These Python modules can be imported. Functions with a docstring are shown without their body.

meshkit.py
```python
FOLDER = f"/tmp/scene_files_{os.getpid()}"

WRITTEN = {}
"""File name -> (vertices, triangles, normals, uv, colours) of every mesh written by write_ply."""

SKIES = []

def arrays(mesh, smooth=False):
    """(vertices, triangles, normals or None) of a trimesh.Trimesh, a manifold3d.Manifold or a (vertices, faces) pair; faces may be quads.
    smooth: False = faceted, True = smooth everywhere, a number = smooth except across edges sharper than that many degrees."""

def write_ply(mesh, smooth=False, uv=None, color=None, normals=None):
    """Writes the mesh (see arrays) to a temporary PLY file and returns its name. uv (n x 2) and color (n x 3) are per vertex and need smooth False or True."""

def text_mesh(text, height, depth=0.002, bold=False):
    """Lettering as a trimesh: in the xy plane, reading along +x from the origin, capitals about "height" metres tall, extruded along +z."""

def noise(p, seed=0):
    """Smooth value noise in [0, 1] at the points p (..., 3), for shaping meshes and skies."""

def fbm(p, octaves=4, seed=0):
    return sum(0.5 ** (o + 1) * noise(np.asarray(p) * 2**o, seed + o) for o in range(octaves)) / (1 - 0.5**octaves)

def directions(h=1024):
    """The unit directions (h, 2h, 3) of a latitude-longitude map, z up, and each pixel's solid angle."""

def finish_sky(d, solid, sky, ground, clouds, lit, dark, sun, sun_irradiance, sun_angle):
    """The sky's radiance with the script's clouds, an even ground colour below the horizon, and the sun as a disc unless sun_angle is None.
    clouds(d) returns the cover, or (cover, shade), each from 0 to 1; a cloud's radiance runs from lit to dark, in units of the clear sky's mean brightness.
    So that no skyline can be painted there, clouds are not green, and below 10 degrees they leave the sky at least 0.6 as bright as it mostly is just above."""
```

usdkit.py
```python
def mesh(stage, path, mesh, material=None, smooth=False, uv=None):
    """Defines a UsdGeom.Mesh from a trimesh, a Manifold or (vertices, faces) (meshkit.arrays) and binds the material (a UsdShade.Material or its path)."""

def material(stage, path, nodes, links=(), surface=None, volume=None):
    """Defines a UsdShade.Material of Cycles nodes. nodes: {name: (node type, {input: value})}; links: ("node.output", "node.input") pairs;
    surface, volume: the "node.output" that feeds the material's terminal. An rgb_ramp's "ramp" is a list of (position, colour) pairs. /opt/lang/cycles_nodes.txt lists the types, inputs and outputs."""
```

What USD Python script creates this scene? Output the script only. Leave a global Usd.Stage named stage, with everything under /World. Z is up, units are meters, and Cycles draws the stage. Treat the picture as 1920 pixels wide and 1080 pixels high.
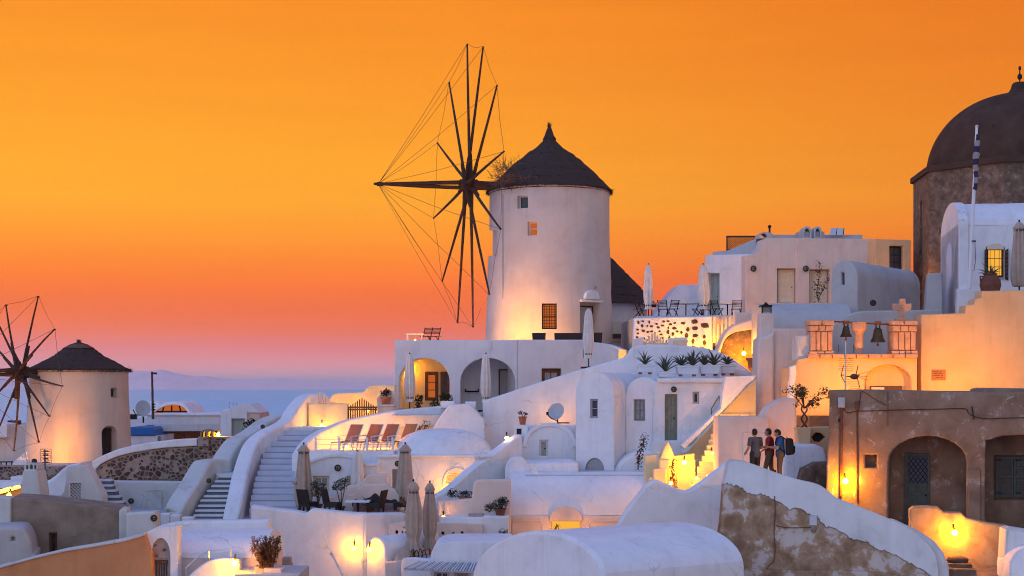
import math, random
import numpy as np, trimesh, usdkit, meshkit
import mapbox_earcut
from shapely.geometry import Polygon, Point, LineString, MultiPolygon, box as sbox
from shapely.geometry.polygon import orient
from shapely import affinity
from pxr import Usd, UsdGeom, UsdLux, UsdShade, Gf, Sdf

stage = Usd.Stage.CreateInMemory()
UsdGeom.SetStageUpAxis(stage, 'Z')
UsdGeom.Xform.Define(stage, '/World'); UsdGeom.Scope.Define(stage, '/World/Looks')

# ------------------------------------------------------------------ camera, sky, sun, exposure
F, CX, HY = 2640.0, 960.0, 720.0          # focal length in pixels of the 1920 px wide photograph, its centre column, its eye level row
cam = UsdGeom.Camera.Define(stage, '/World/camera')
cam.CreateHorizontalApertureAttr(36.0)
cam.CreateFocalLengthAttr(36.0 * F / 1920)
cam.CreateVerticalApertureAttr(20.25)
cam.CreateVerticalApertureOffsetAttr(36.0 * (HY - 540) / 1920)
cam.CreateClippingRangeAttr((0.5, 400000.0))
cam.CreateExposureAttr(0.0)
cam.AddRotateXOp().Set(90.0)

def s2l(r, g, b):
    return tuple((c / 255 / 12.92) if c / 255 <= .04045 else ((c / 255 + .055) / 1.055) ** 2.4 for c in (r, g, b))
def zof(y): return math.sin(math.atan((HY - y) / F))
SUN_EL, SUN_AZ = math.radians(1.5), math.radians(-20.0)
WEST = [(0.0, s2l(214, 170, 188)), (zof(706), s2l(230, 162, 168)), (zof(688), s2l(234, 150, 152)), (zof(655), s2l(230, 124, 122)), (zof(620), s2l(238, 112, 92)),
        (zof(585), s2l(240, 106, 58)), (zof(545), s2l(248, 112, 38)), (zof(505), s2l(252, 126, 28)), (zof(455), s2l(254, 146, 30)), (zof(380), s2l(255, 165, 38)), (zof(300), s2l(254, 162, 38)),
        (zof(150), s2l(250, 150, 36)), (zof(0), s2l(246, 140, 32)), (.36, s2l(226, 122, 52)), (.5, s2l(176, 112, 92)), (.65, s2l(128, 120, 150)), (.82, s2l(100, 124, 190)), (1.0, s2l(76, 122, 222))]
EAST_GAIN = 1.45
EAST = [(0.0, s2l(150, 140, 175)), (.06, s2l(200, 178, 188)), (.16, s2l(198, 200, 211)), (.3, s2l(192, 200, 220)), (.5, s2l(154, 182, 226)), (.75, s2l(110, 150, 222)), (1.0, s2l(76, 122, 222))]
HAZE_DENSITY = 1.8e-5
EAST = [(z, tuple((EAST_GAIN - .0 * max(0, min(1, (z - .3) / .6))) * v for v in c)) for z, c in EAST]
WEST = [(z, tuple((1.03 + .17 * max(0, min(1, (z - .4) / .6))) * v for v in c)) for z, c in WEST]
WEST = [(z, (c[0], c[1], c[2] * (.62 if zof(640) < z < .33 else 1.0))) for z, c in WEST]
SKY_STRENGTH = 0.1
usdkit.material(stage, '/World/Looks/sky_glow', {
    'geo': ('texture_coordinate', {}),
    'xyz': ('separate_xyz', {}),
    'west': ('rgb_ramp', {'ramp': WEST}), 'east': ('rgb_ramp', {'ramp': EAST}),
    'az': ('map_range', {'range_type': 'smoothstep', 'from_min': -.35, 'from_max': .75, 'to_min': 0.0, 'to_max': 1.0, 'clamp': True}),
    'two': ('mix_color', {'blend_type': 'mix'}),
    'side': ('map_range', {'from_min': -.45, 'from_max': .45, 'to_min': 0.0, 'to_max': 1.0, 'clamp': True}),
    'tint': ('rgb_ramp', {'ramp': [(0.0, (1.03, 1.1, 1.14)), (.45, (1.02, 1.02, 1.0)), (.72, (.92, .80, .72)), (1.0, (.82, .60, .45))]}),
    'tinted': ('mix_color', {'blend_type': 'multiply', 'fac': 1.0, 'use_clamp_result': False}),
    'mp': ('mapping', {'scale': (2.0, 2.0, 26.0)}),
    'wisp': ('noise_texture', {'scale': 2.2, 'detail': 3.0, 'roughness': .55}),
    'wispr': ('map_range', {'from_min': .3, 'from_max': .7, 'to_min': .97, 'to_max': 1.03}),
    'wispm': ('vector_math', {'math_type': 'scale'}),
    'up': ('vector_math', {'math_type': 'scale', 'scale': 1.0 / SKY_STRENGTH}),
    'phys': ('sky_texture', {'sky_type': 'single_scattering', 'sun_disc': False, 'sun_elevation': SUN_EL, 'sun_rotation': SUN_AZ, 'altitude': 100.0, 'air_density': 1.0, 'aerosol_density': 1.5, 'ozone_density': 1.0}),
    'both': ('mix_color', {'blend_type': 'mix', 'fac': .02, 'use_clamp_result': False}),
    'bg': ('background_shader', {'strength': SKY_STRENGTH})},
    [('geo.generated', 'xyz.vector'), ('xyz.z', 'west.fac'), ('xyz.z', 'east.fac'), ('xyz.y', 'az.value'), ('az.result', 'two.fac'), ('east.color', 'two.a'), ('west.color', 'two.b'),
     ('xyz.x', 'side.value'), ('side.result', 'tint.fac'), ('two.result', 'tinted.a'), ('tint.color', 'tinted.b'),
     ('geo.generated', 'mp.vector'), ('mp.vector', 'wisp.vector'), ('wisp.fac', 'wispr.value'), ('tinted.result', 'wispm.vector1'), ('wispr.result', 'wispm.scale'),
     ('wispm.vector', 'up.vector1'), ('up.vector', 'both.a'), ('phys.color', 'both.b'), ('both.result', 'bg.color')], surface='bg.background')
dome = UsdLux.DomeLight.Define(stage, '/World/sky')
dome.CreateIntensityAttr(1.0)
UsdShade.MaterialBindingAPI.Apply(dome.GetPrim()).Bind(UsdShade.Material.Get(stage, '/World/Looks/sky_glow'))
dome.GetPrim().SetCustomDataByKey('kind', 'structure')
sun = UsdLux.DistantLight.Define(stage, '/World/afterglow')
sun.CreateNormalizeAttr(True); sun.CreateIntensityAttr(0.05); sun.CreateAngleAttr(12.0); sun.CreateColorAttr(Gf.Vec3f(1.0, .55, .25))
sun.AddRotateZOp().Set(-math.degrees(SUN_AZ)); sun.AddRotateXOp().Set(-(90 - math.degrees(SUN_EL)))   # z axis to the sun: light comes from behind the mill, left
# ------------------------------------------------------------------ geometry helpers
rng = np.random.default_rng(7)
def P(px, py, Y): return np.array([(px - CX) / F * Y, Y, (HY - py) / F * Y])
class Pl:
    """A vertical plane through pixel column px at distance Y, turned by a degrees (positive: its right end is farther)."""
    def __init__(s, px, Y, a=0.0):
        a = math.radians(a)
        s.o = P(px, HY, Y); s.U = np.array([math.cos(a), math.sin(a), 0]); s.N = np.array([math.sin(a), -math.cos(a), 0])
    def hit(s, px, py):
        d = np.array([(px - CX) / F, 1.0, (HY - py) / F]); p = d * (s.o @ s.N) / (d @ s.N)
        return (p - s.o) @ s.U, p[2]
    def at(s, px, py, d=0.0):
        u, z = s.hit(px, py); return s.W(u, z, d)
    def W(s, u, z, d=0.0): return s.o + u * s.U - d * s.N + np.array([0, 0, z])
    def shift(s, d):
        q = Pl.__new__(Pl); q.o = s.o - d * s.N; q.U, q.N = s.U, s.N; return q
def arch(x0, x1, yt, yb, ys=None, n=12, left_open=False):
    ys = yt + (x1 - x0) / 2 if ys is None else ys
    c, r = (x0 + x1) / 2, (x1 - x0) / 2
    pts = [(c - r * math.cos(t), ys - (ys - yt) * math.sin(t)) for t in np.linspace(0, math.pi, n + 1)]
    return [(x0, yb)] + pts + [(x1, yb)] if yb > ys else pts
def rect(x0, y0, x1, y1): return [(x0, y0), (x1, y0), (x1, y1), (x0, y1)]
def curve(pts, n=6):
    """Catmull-Rom through the points (any dimension)."""
    p = np.array(pts, float); q = np.vstack([2 * p[0] - p[1], p, 2 * p[-1] - p[-2]]); out = []
    for i in range(1, len(q) - 2):
        for t in np.linspace(0, 1, n, endpoint=False):
            out.append(.5 * (2 * q[i] + (q[i + 1] - q[i - 1]) * t + (2 * q[i - 1] - 5 * q[i] + 4 * q[i + 1] - q[i + 2]) * t * t + (3 * q[i] - q[i - 1] - 3 * q[i + 1] + q[i + 2]) * t ** 3))
    return np.array(out + [p[-1]])
def ring_clean(r):
    r = np.asarray(r, float); keep = [i for i in range(len(r)) if np.linalg.norm(r[i] - r[i - 1]) > 1e-4]; return r[keep]
def densify(r, step):
    out = []
    for i in range(len(r)):
        a, b = r[i], r[(i + 1) % len(r)]; k = max(1, int(np.linalg.norm(b - a) / step))
        out += [a + (b - a) * j / k for j in range(k)]
    return np.array(out)
def inset(r, d):
    e = np.roll(r, -1, 0) - r; L = np.maximum(np.linalg.norm(e, axis=1, keepdims=True), 1e-9); n = np.stack([-e[:, 1], e[:, 0]], 1) / L
    m = n + np.roll(n, 1, 0); m /= np.maximum(np.linalg.norm(m, axis=1, keepdims=True), 1e-9)
    s = 1 / np.maximum((m * n).sum(1, keepdims=True), .5)
    return r + m * d * s
def extrude2d(poly, d0, d1, r=.0, back=True, wob=0.0, seed=0, step=.35):
    """(u, z, d) mesh of a shapely polygon from depth d0 (front, rounded by r) to d1."""
    poly = orient(poly, 1.0)
    rings = [ring_clean(np.array(x.coords)[:-1]) for x in [poly.exterior, *poly.interiors]]
    rings = [x for x in rings if len(x) > 2]
    if wob:
        rings = [densify(x, step) for x in rings]
        rings = [x + wob * 2 * np.stack([meshkit.noise(np.c_[x * 1.3, x[:, :1] * 0 + 3.1], seed) - .5, meshkit.noise(np.c_[x * 1.3, x[:, :1] * 0 + 9.7], seed + 5) - .5], 1) for x in rings]
    for _ in range(3):
        if r <= 0: break
        q = [inset(x, r) for x in rings]; g_ = Polygon(q[0], q[1:])
        if g_.is_valid: break
        r = r * .4 if _ < 2 else 0
    layers = [(r * (1 - math.sin(t)), d0 + r * (1 - math.cos(t))) for t in (0, math.pi / 4, math.pi / 2)] if r > 0 else [(0, d0)]
    layers.append((0, d1))
    n = sum(map(len, rings)); V, Fc = [], []
    for ins, d in layers:
        pts = np.vstack([inset(x, ins) if ins else x for x in rings]); V.append(np.c_[pts, np.full(n, d)])
    starts = np.cumsum([0] + [len(x) for x in rings])
    for k in range(len(layers) - 1):
        for a, b in zip(starts[:-1], starts[1:]):
            i = np.arange(a, b); j = np.r_[i[1:], a]
            Fc += [np.c_[i + k * n, j + (k + 1) * n, j + k * n], np.c_[i + k * n, i + (k + 1) * n, j + (k + 1) * n]]
    cap = np.array(mapbox_earcut.triangulate_float64(V[0][:, :2].copy(), starts[1:].astype(np.uint32))).reshape(-1, 3)
    c = V[0][cap]; flip = np.cross(c[:, 1, :2] - c[:, 0, :2], c[:, 2, :2] - c[:, 0, :2]) < 0; cap[flip] = cap[flip][:, ::-1]
    Fc.append(cap)
    if back: Fc.append(cap[:, ::-1] + (len(layers) - 1) * n)
    return np.vstack(V), np.vstack(Fc)
def tm(v, f): return trimesh.Trimesh(np.asarray(v, float), np.asarray(f, int), process=False)
def to_world(pl, vf):
    v, f = vf; return tm(pl.o + v[:, :1] * pl.U - v[:, 2:3] * pl.N + np.c_[np.zeros((len(v), 2)), v[:, 1]], f)
def poly(pl, pts, holes=()):
    g = Polygon([pl.hit(*p) for p in pts])
    if not g.is_valid: g = g.buffer(0)
    for h in holes: g = g.difference(Polygon([pl.hit(*p) for p in h]).buffer(0))
    if isinstance(g, MultiPolygon): g = max(g.geoms, key=lambda x: x.area)
    return g
def slab(pl, pts, depth, holes=(), r=.04, rec=.22, d0=0.0, wob=0.0):
    """A solid with the outline pts (pixels on the plane pl), depth metres thick; holes are recesses rec deep."""
    if holes:
        a = to_world(pl, extrude2d(poly(pl, pts, holes), d0, d0 + rec, r, back=False, wob=wob))
        b = to_world(pl, extrude2d(poly(pl, pts), d0 + rec, d0 + depth, 0, wob=wob))
        return cat(a, b)
    return to_world(pl, extrude2d(poly(pl, pts), d0, d0 + depth, r, wob=wob))
def through(pl, pts, depth, holes=(), r=.04, d0=0.0, wob=0.0):
    return to_world(pl, extrude2d(poly(pl, pts, holes), d0, d0 + depth, r, wob=wob))
def uzbox(pl, u0, u1, z0, z1, d0, d1, r=.0): return to_world(pl, extrude2d(sbox(u0, z0, u1, z1), d0, d1, r))
def rbox(pl, x0, y0, x1, y1, d0, d1, r=.0):
    (u0, z1), (u1, z0) = pl.hit(x0, y0), pl.hit(x1, y1); return uzbox(pl, u0, u1, z0, z1, d0, d1, r)
def cat(*ms):
    ms = [m for m in ms if m is not None]
    vs, fs, n = [], [], 0
    for m in ms: vs.append(np.asarray(m.vertices)); fs.append(np.asarray(m.faces) + n); n += len(m.vertices)
    return tm(np.vstack(vs), np.vstack(fs))
def box(c, s, rz=0.0):
    m = trimesh.creation.box(s); m.apply_transform(trimesh.transformations.rotation_matrix(rz, [0, 0, 1])); m.apply_translation(c); return tm(m.vertices, m.faces)
def cbox(c, s, rz=0.0, r=.02):
    """A box with its vertical outline rounded and a chamfered top."""
    g = sbox(-s[0] / 2 + r, -s[1] / 2 + r, s[0] / 2 - r, s[1] / 2 - r).buffer(r, quad_segs=3)
    v, f = extrude2d(g, 0, s[2], r)
    v = np.c_[v[:, 0], v[:, 1], s[2] / 2 - v[:, 2]]
    c_, s_ = math.cos(rz), math.sin(rz)
    v = np.c_[v[:, 0] * c_ - v[:, 1] * s_, v[:, 0] * s_ + v[:, 1] * c_, v[:, 2]] + np.asarray(c)
    return tm(v, f)
def tube(pts, r, n=6, cap=True):
    p = np.asarray(pts, float); k = len(p); r = np.broadcast_to(r, (k,))
    t = np.gradient(p, axis=0); t /= np.maximum(np.linalg.norm(t, axis=1, keepdims=True), 1e-9)
    ref = np.array([0, 0, 1.0]) if abs(t[0][2]) < .9 else np.array([1.0, 0, 0])
    V = []; a = np.cross(t[0], ref)
    for i in range(k):
        a = a - t[i] * (a @ t[i]); a /= np.linalg.norm(a); b = np.cross(t[i], a)
        th = np.linspace(0, 2 * math.pi, n, endpoint=False)
        V.append(p[i] + r[i] * (np.cos(th)[:, None] * a + np.sin(th)[:, None] * b))
    fs = []
    for i in range(k - 1):
        a = np.arange(n) + i * n; b = np.roll(np.arange(n), -1) + i * n
        fs += [np.c_[a, b, b + n], np.c_[a, b + n, a + n]]
    if cap:
        c = np.array([[0, j + 1, j] for j in range(1, n - 1)]); fs += [c, c[:, ::-1] + (k - 1) * n]
    m = tm(np.vstack(V), np.vstack(fs))
    return m
def lathe(profile, c, n=32, a0=0.0, a1=2 * math.pi, fold=None):
    """profile: (r, z) from bottom to top round the point c. fold(theta, i) multiplies the radius."""
    th = np.linspace(a0, a1, n, endpoint=False) if a1 - a0 > 6.28 else np.linspace(a0, a1, n)
    V = []
    for i, (r, z) in enumerate(profile):
        rr = r * (fold(th, i) if fold else 1.0)
        V.append(np.c_[c[0] + rr * np.cos(th), c[1] + rr * np.sin(th), np.full(n, c[2] + z)])
    fs = []
    for i in range(len(profile) - 1):
        a = np.arange(n) + i * n; b = np.roll(np.arange(n), -1) + i * n
        fs += [np.c_[a, b, b + n], np.c_[a, b + n, a + n]]
    V = np.vstack(V); k = len(profile)
    V = np.vstack([V, [c[0], c[1], c[2] + profile[0][1]], [c[0], c[1], c[2] + profile[-1][1]]])
    j = np.arange(n); jj = np.roll(j, -1); N0 = k * n
    fs += [np.c_[np.full(n, N0), jj, j], np.c_[np.full(n, N0 + 1), j + (k - 1) * n, jj + (k - 1) * n]]
    return tm(V, np.vstack(fs))
def ball(c, r, sub=1, s=(1, 1, 1)):
    m = trimesh.creation.icosphere(sub, r); return tm(np.asarray(m.vertices) * np.asarray(s) + np.asarray(c), m.faces)
def ribbon(st, t=.4, rr=.12, n=5, slope=None, flat=False):
    """A wall along a line of stations (px, py of its top, Y, py of its foot); rounded coping of radius rr, thickness t. The line is where the side towards the camera stands."""
    s = curve(np.array(st, float), n) if n > 1 else np.array(st, float)
    top = np.array([P(a[0], a[1], a[2]) for a in s]); zb = np.array([P(a[0], a[3], a[2])[2] for a in s])
    d = np.gradient(top[:, :2], axis=0); d /= np.maximum(np.linalg.norm(d, axis=1, keepdims=True), 1e-9)
    nrm = np.stack([-d[:, 1], d[:, 0]], 1)          # left of the way; the way goes left to right: away from the camera
    sec = [(0.0, None)] + [(rr * (1 - math.cos(q)), -rr * (1 - math.sin(q))) for q in np.linspace(0, math.pi / 2, 4)] + [(t - rr * (1 - math.cos(q)), -rr * (1 - math.sin(q))) for q in np.linspace(math.pi / 2, 0, 4)] + [(t, None)]
    k = len(sec); V = []
    for i in range(len(s)):
        for lat, dz in sec:
            V.append([*(top[i, :2] + nrm[i] * lat), zb[i] if dz is None else top[i, 2] + dz])
    V = np.array(V); fs = []
    for i in range(len(s) - 1):
        a = np.arange(k - 1) + i * k
        fs += [np.c_[a, a + k, a + k + 1], np.c_[a, a + k + 1, a + 1]]
    e = np.array([[0, j, j + 1] for j in range(1, k - 1)]); fs += [e, e[:, ::-1] + (len(s) - 1) * k]
    return tm(V, np.vstack(fs))
def leafcloud(n, clumps, size, seed=0, flat=.5):
    """Many small leaves: clumps is a list of (centre, radii)."""
    g = np.random.default_rng(seed); V, Fc = [], []
    ws = np.array([r[0] * r[1] * r[2] for _, r in clumps]) ** .66; ws = ws / ws.sum()
    which = g.choice(len(clumps), n, p=ws)
    d = g.normal(size=(n, 3)); d /= np.linalg.norm(d, axis=1, keepdims=True)
    d *= (g.random((n, 1)) ** .45)
    C = np.array([np.asarray(c, float) for c, _ in clumps])[which] + d * np.array([r for _, r in clumps])[which]
    a = g.normal(size=(n, 3)); a[:, 2] += .25; a /= np.linalg.norm(a, axis=1, keepdims=True)
    b = np.cross(a, g.normal(size=(n, 3))); b /= np.linalg.norm(b, axis=1, keepdims=True)
    L = size * (.6 + .8 * g.random((n, 1))); Wd = L * flat
    V = np.stack([C - a * L / 2, C + b * Wd / 2, C + a * L / 2, C - b * Wd / 2], 1).reshape(-1, 3)
    i = np.arange(n) * 4; Fc = np.vstack([np.c_[i, i + 1, i + 2], np.c_[i, i + 2, i + 3]])
    return tm(V, Fc)

# ------------------------------------------------------------------ things
USED = {}
def fresh(parent, name):
    k = USED.get((parent, name), -1) + 1; USED[(parent, name)] = k
    return f'{parent}/{name}' + (f'_{k:03d}' if k else '')
def custom(prim, **kw):
    for a, b in kw.items():
        if b: prim.SetCustomDataByKey(a, b)
class Thing:
    def __init__(s, name, label, category, group=None, kind=None):
        s.name, s.parts, s.kw = name, [], dict(label=label, category=category, group=group, kind=kind)
    def add(s, name, mesh, mat, parent=None, smooth=18, label=None, kind=None):
        s.parts.append((name, mesh, mat, parent, smooth, label, kind)); return len(s.parts) - 1
    def done(s, loc=None):
        if loc is None:
            lo = np.min([p[1].vertices.min(0) for p in s.parts], 0); hi = np.max([p[1].vertices.max(0) for p in s.parts], 0)
            loc = np.array([(lo[0] + hi[0]) / 2, (lo[1] + hi[1]) / 2, lo[2]])
        s.loc = np.asarray(loc, float); s.path = path = fresh('/World', s.name)
        def put(pth, p):
            m = usdkit.mesh(stage, pth, tm(p[1].vertices - s.loc, p[1].faces), MAT[p[2]], smooth=p[4]); custom(m.GetPrim(), label=p[5], kind=p[6]); return m
        if len(s.parts) == 1:
            prim = put(path, s.parts[0]); prim.AddTranslateOp().Set(Gf.Vec3d(*map(float, s.loc)))
        else:
            prim = UsdGeom.Xform.Define(stage, path); prim.AddTranslateOp().Set(Gf.Vec3d(*map(float, s.loc)))
            made = {}
            for i, p in enumerate(s.parts):
                pp = path if p[3] is None else made[p[3]]
                made[i] = fresh(pp, p[0]); put(made[i], p)
        custom(prim.GetPrim(), **s.kw); return s
    def copy(s, loc, rz=0.0, label=None, group=None, name=None, scale=None):
        path = fresh('/World', name or s.name); x = UsdGeom.Xform.Define(stage, path)
        x.GetPrim().GetReferences().AddInternalReference(s.path)
        x.ClearXformOpOrder(); 
        x.GetPrim().GetAttribute('xformOp:translate').Set(Gf.Vec3d(*map(float, loc)))
        t = UsdGeom.XformOp(x.GetPrim().GetAttribute('xformOp:translate')); ops = [t]
        if rz: r = x.AddRotateZOp(); r.Set(math.degrees(rz)); ops.append(r)
        if scale: q = x.AddScaleOp(); q.Set(Gf.Vec3f(*(scale if np.ndim(scale) else (scale,) * 3))); ops.append(q)
        x.SetXformOpOrder(ops)
        x.GetPrim().SetInstanceable(True)
        kw = dict(s.kw); kw['label'] = label or kw['label']; kw['group'] = group or kw['group']; custom(x.GetPrim(), **kw)
        return x
def single(name, mesh, mat, label, category, group=None, kind=None, smooth=18):
    t = Thing(name, label, category, group, kind); t.add(name, mesh, mat, smooth=smooth); return t.done()
def setting(name, mesh, mat, kind='structure', smooth=18, label=None, category=None):
    m = usdkit.mesh(stage, fresh('/World', name), mesh, MAT[mat], smooth=smooth); custom(m.GetPrim(), kind=kind, label=label, category=category); return m

# doors, windows, lamps that many houses share
def window(T, pl, x0, y0, x1, y1, rec=.22, frame='white_wood', pane='dark_pane', nx=2, ny=2, fw=.05, label=None, sill=False):
    (u0, z1), (u1, z0) = pl.hit(x0, y0), pl.hit(x1, y1); d = rec - .07
    g = sbox(u0, z0, u1, z1); cw, ch = (u1 - u0 - fw * 2) / nx, (z1 - z0 - fw * 2) / ny; b = min(.018, cw * .12)
    for i in range(nx):
        for j in range(ny):
            g = g.difference(sbox(u0 + fw + i * cw + b, z0 + fw + j * ch + b, u0 + fw + (i + 1) * cw - b, z0 + fw + (j + 1) * ch - b))
    w = T.add('window', to_world(pl, extrude2d(g, d, rec - .005, .006)), frame, label=label)
    T.add('pane', uzbox(pl, u0 + .01, u1 - .01, z0 + .01, z1 - .01, d + .035, d + .045), pane, w)
    if sill: T.add('sill', uzbox(pl, u0 - .05, u1 + .05, z0 - .07, z0 - .002, -.05, .1, .01), 'white', w)
    return w
def door(T, pl, x0, y0, x1, y1, rec=.22, mat='green_wood', frame=None, panels=3, label=None, name='door', leaf=.04):
    (u0, z1), (u1, z0) = pl.hit(x0, y0), pl.hit(x1, y1); fw = .06; d = rec - .08
    g = sbox(u0, z0, u1, z1).difference(sbox(u0 + fw, z0, u1 - fw, z1 - fw))
    w = T.add(name, uzbox(pl, u0 + fw, u1 - fw, z0, z1 - fw, d + .03, rec - .005), mat, label=label)
    T.add('frame', to_world(pl, extrude2d(g, d, rec - .006, .008)), frame or mat, w)
    ph = (z1 - z0 - fw) / panels
    for i in range(panels):
        for a, b in ((u0 + fw + .05, (u0 + u1) / 2 - .025), ((u0 + u1) / 2 + .025, u1 - fw - .05)):
            if b - a > .06: T.add('panel', uzbox(pl, a, b, z0 + .06 + i * ph, z0 + (i + 1) * ph - .04, d + .015, d + .031, .012), mat, w)
    T.add('handle', ball(pl.W(u1 - fw - .05, z0 + (z1 - z0) * .48, d), .03), 'iron', w)
    return w
def bulkhead(name, label, c, r=.16, mat='bronze', n=(0, -1, 0), group=None):
    """A round unlit wall lamp: back ring, glass and cage bars."""
    T = Thing(name, label, 'wall lamp', group); r *= .72
    n = np.array(n, float); n /= np.linalg.norm(n); a = np.cross(n, [0, 0, 1.0]); a /= np.linalg.norm(a); b = np.array([0, 0, 1.0])
    th = np.linspace(0, 2 * math.pi, 20)
    T.add('ring', tube([c + r * (math.cos(t) * a + math.sin(t) * b) + n * .05 for t in th], .028, 6), mat)
    T.add('glass', ball(c + n * .03, r * .8, 2, (1, .6, 1)), 'frosted')
    T.add('cage', cat(tube([c + n * .15 - a * r, c + n * .19, c + n * .15 + a * r], .015, 5), tube([c + n * .15 - b * r, c + n * .19, c + n * .15 + b * r], .015, 5)), mat)
    return T.done()
def spot(label, c, strength='lamp_mid', r=.05):
    T = Thing('floor_lamp', label, 'lamp'); c = np.asarray(c, float); T.add('bulb', ball(c, r, 2), strength); T.add('base', lathe([(r * 1.3, -r * 1.5), (r * 1.3, -r * 1.1), (r * .5, -r * .9)], c, 14), 'iron'); return T.done()
def lamp(label, c, strength='lamp_mid', r=.07, back=(0, 1, 0), name='lit_lamp', cat_='lamp'):
    """A lit bulb in an open wire holder on a short bracket."""
    T = Thing(name, label, cat_); c = np.asarray(c, float); back = np.array(back, float)
    T.add('bulb', ball(c, r, 2), strength)
    T.add('bracket', cat(tube([c + [0, 0, r], c + [0, 0, r + .05], c + [0, 0, r + .08] + back * .12], .014, 6), tube([c + back * .12 + [0, 0, -.03 + r], c + back * .12 + [0, 0, .1 + r + .05]], .03, 6)), 'iron')
    return T.done()
# ------------------------------------------------------------------ materials
MAT = {}
def plain(name, col, rough=.7, metal=0.0, spec=.3, var=.12, scale=6.0, bump=.0, bscale=40.0):
    n = {'g': ('geometry', {}), 'n': ('noise_texture', {'scale': scale, 'detail': 4.0, 'roughness': .6}),
         'r': ('rgb_ramp', {'ramp': [(.25, tuple(c * (1 - var) for c in col)), (.75, tuple(min(1, c * (1 + var)) for c in col))]}),
         'p': ('principled_bsdf', {'roughness': rough, 'metallic': metal, 'specular_ior_level': spec})}
    l = [('g.position', 'n.vector'), ('n.fac', 'r.fac'), ('r.color', 'p.base_color')]
    if bump:
        n['bn'] = ('noise_texture', {'scale': bscale, 'detail': 5.0, 'roughness': .65}); n['b'] = ('bump', {'strength': bump, 'distance': .02})
        l += [('g.position', 'bn.vector'), ('bn.fac', 'b.height'), ('b.normal', 'p.normal')]
    MAT[name] = usdkit.material(stage, '/World/Looks/' + name, n, l, surface='p.BSDF')
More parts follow.
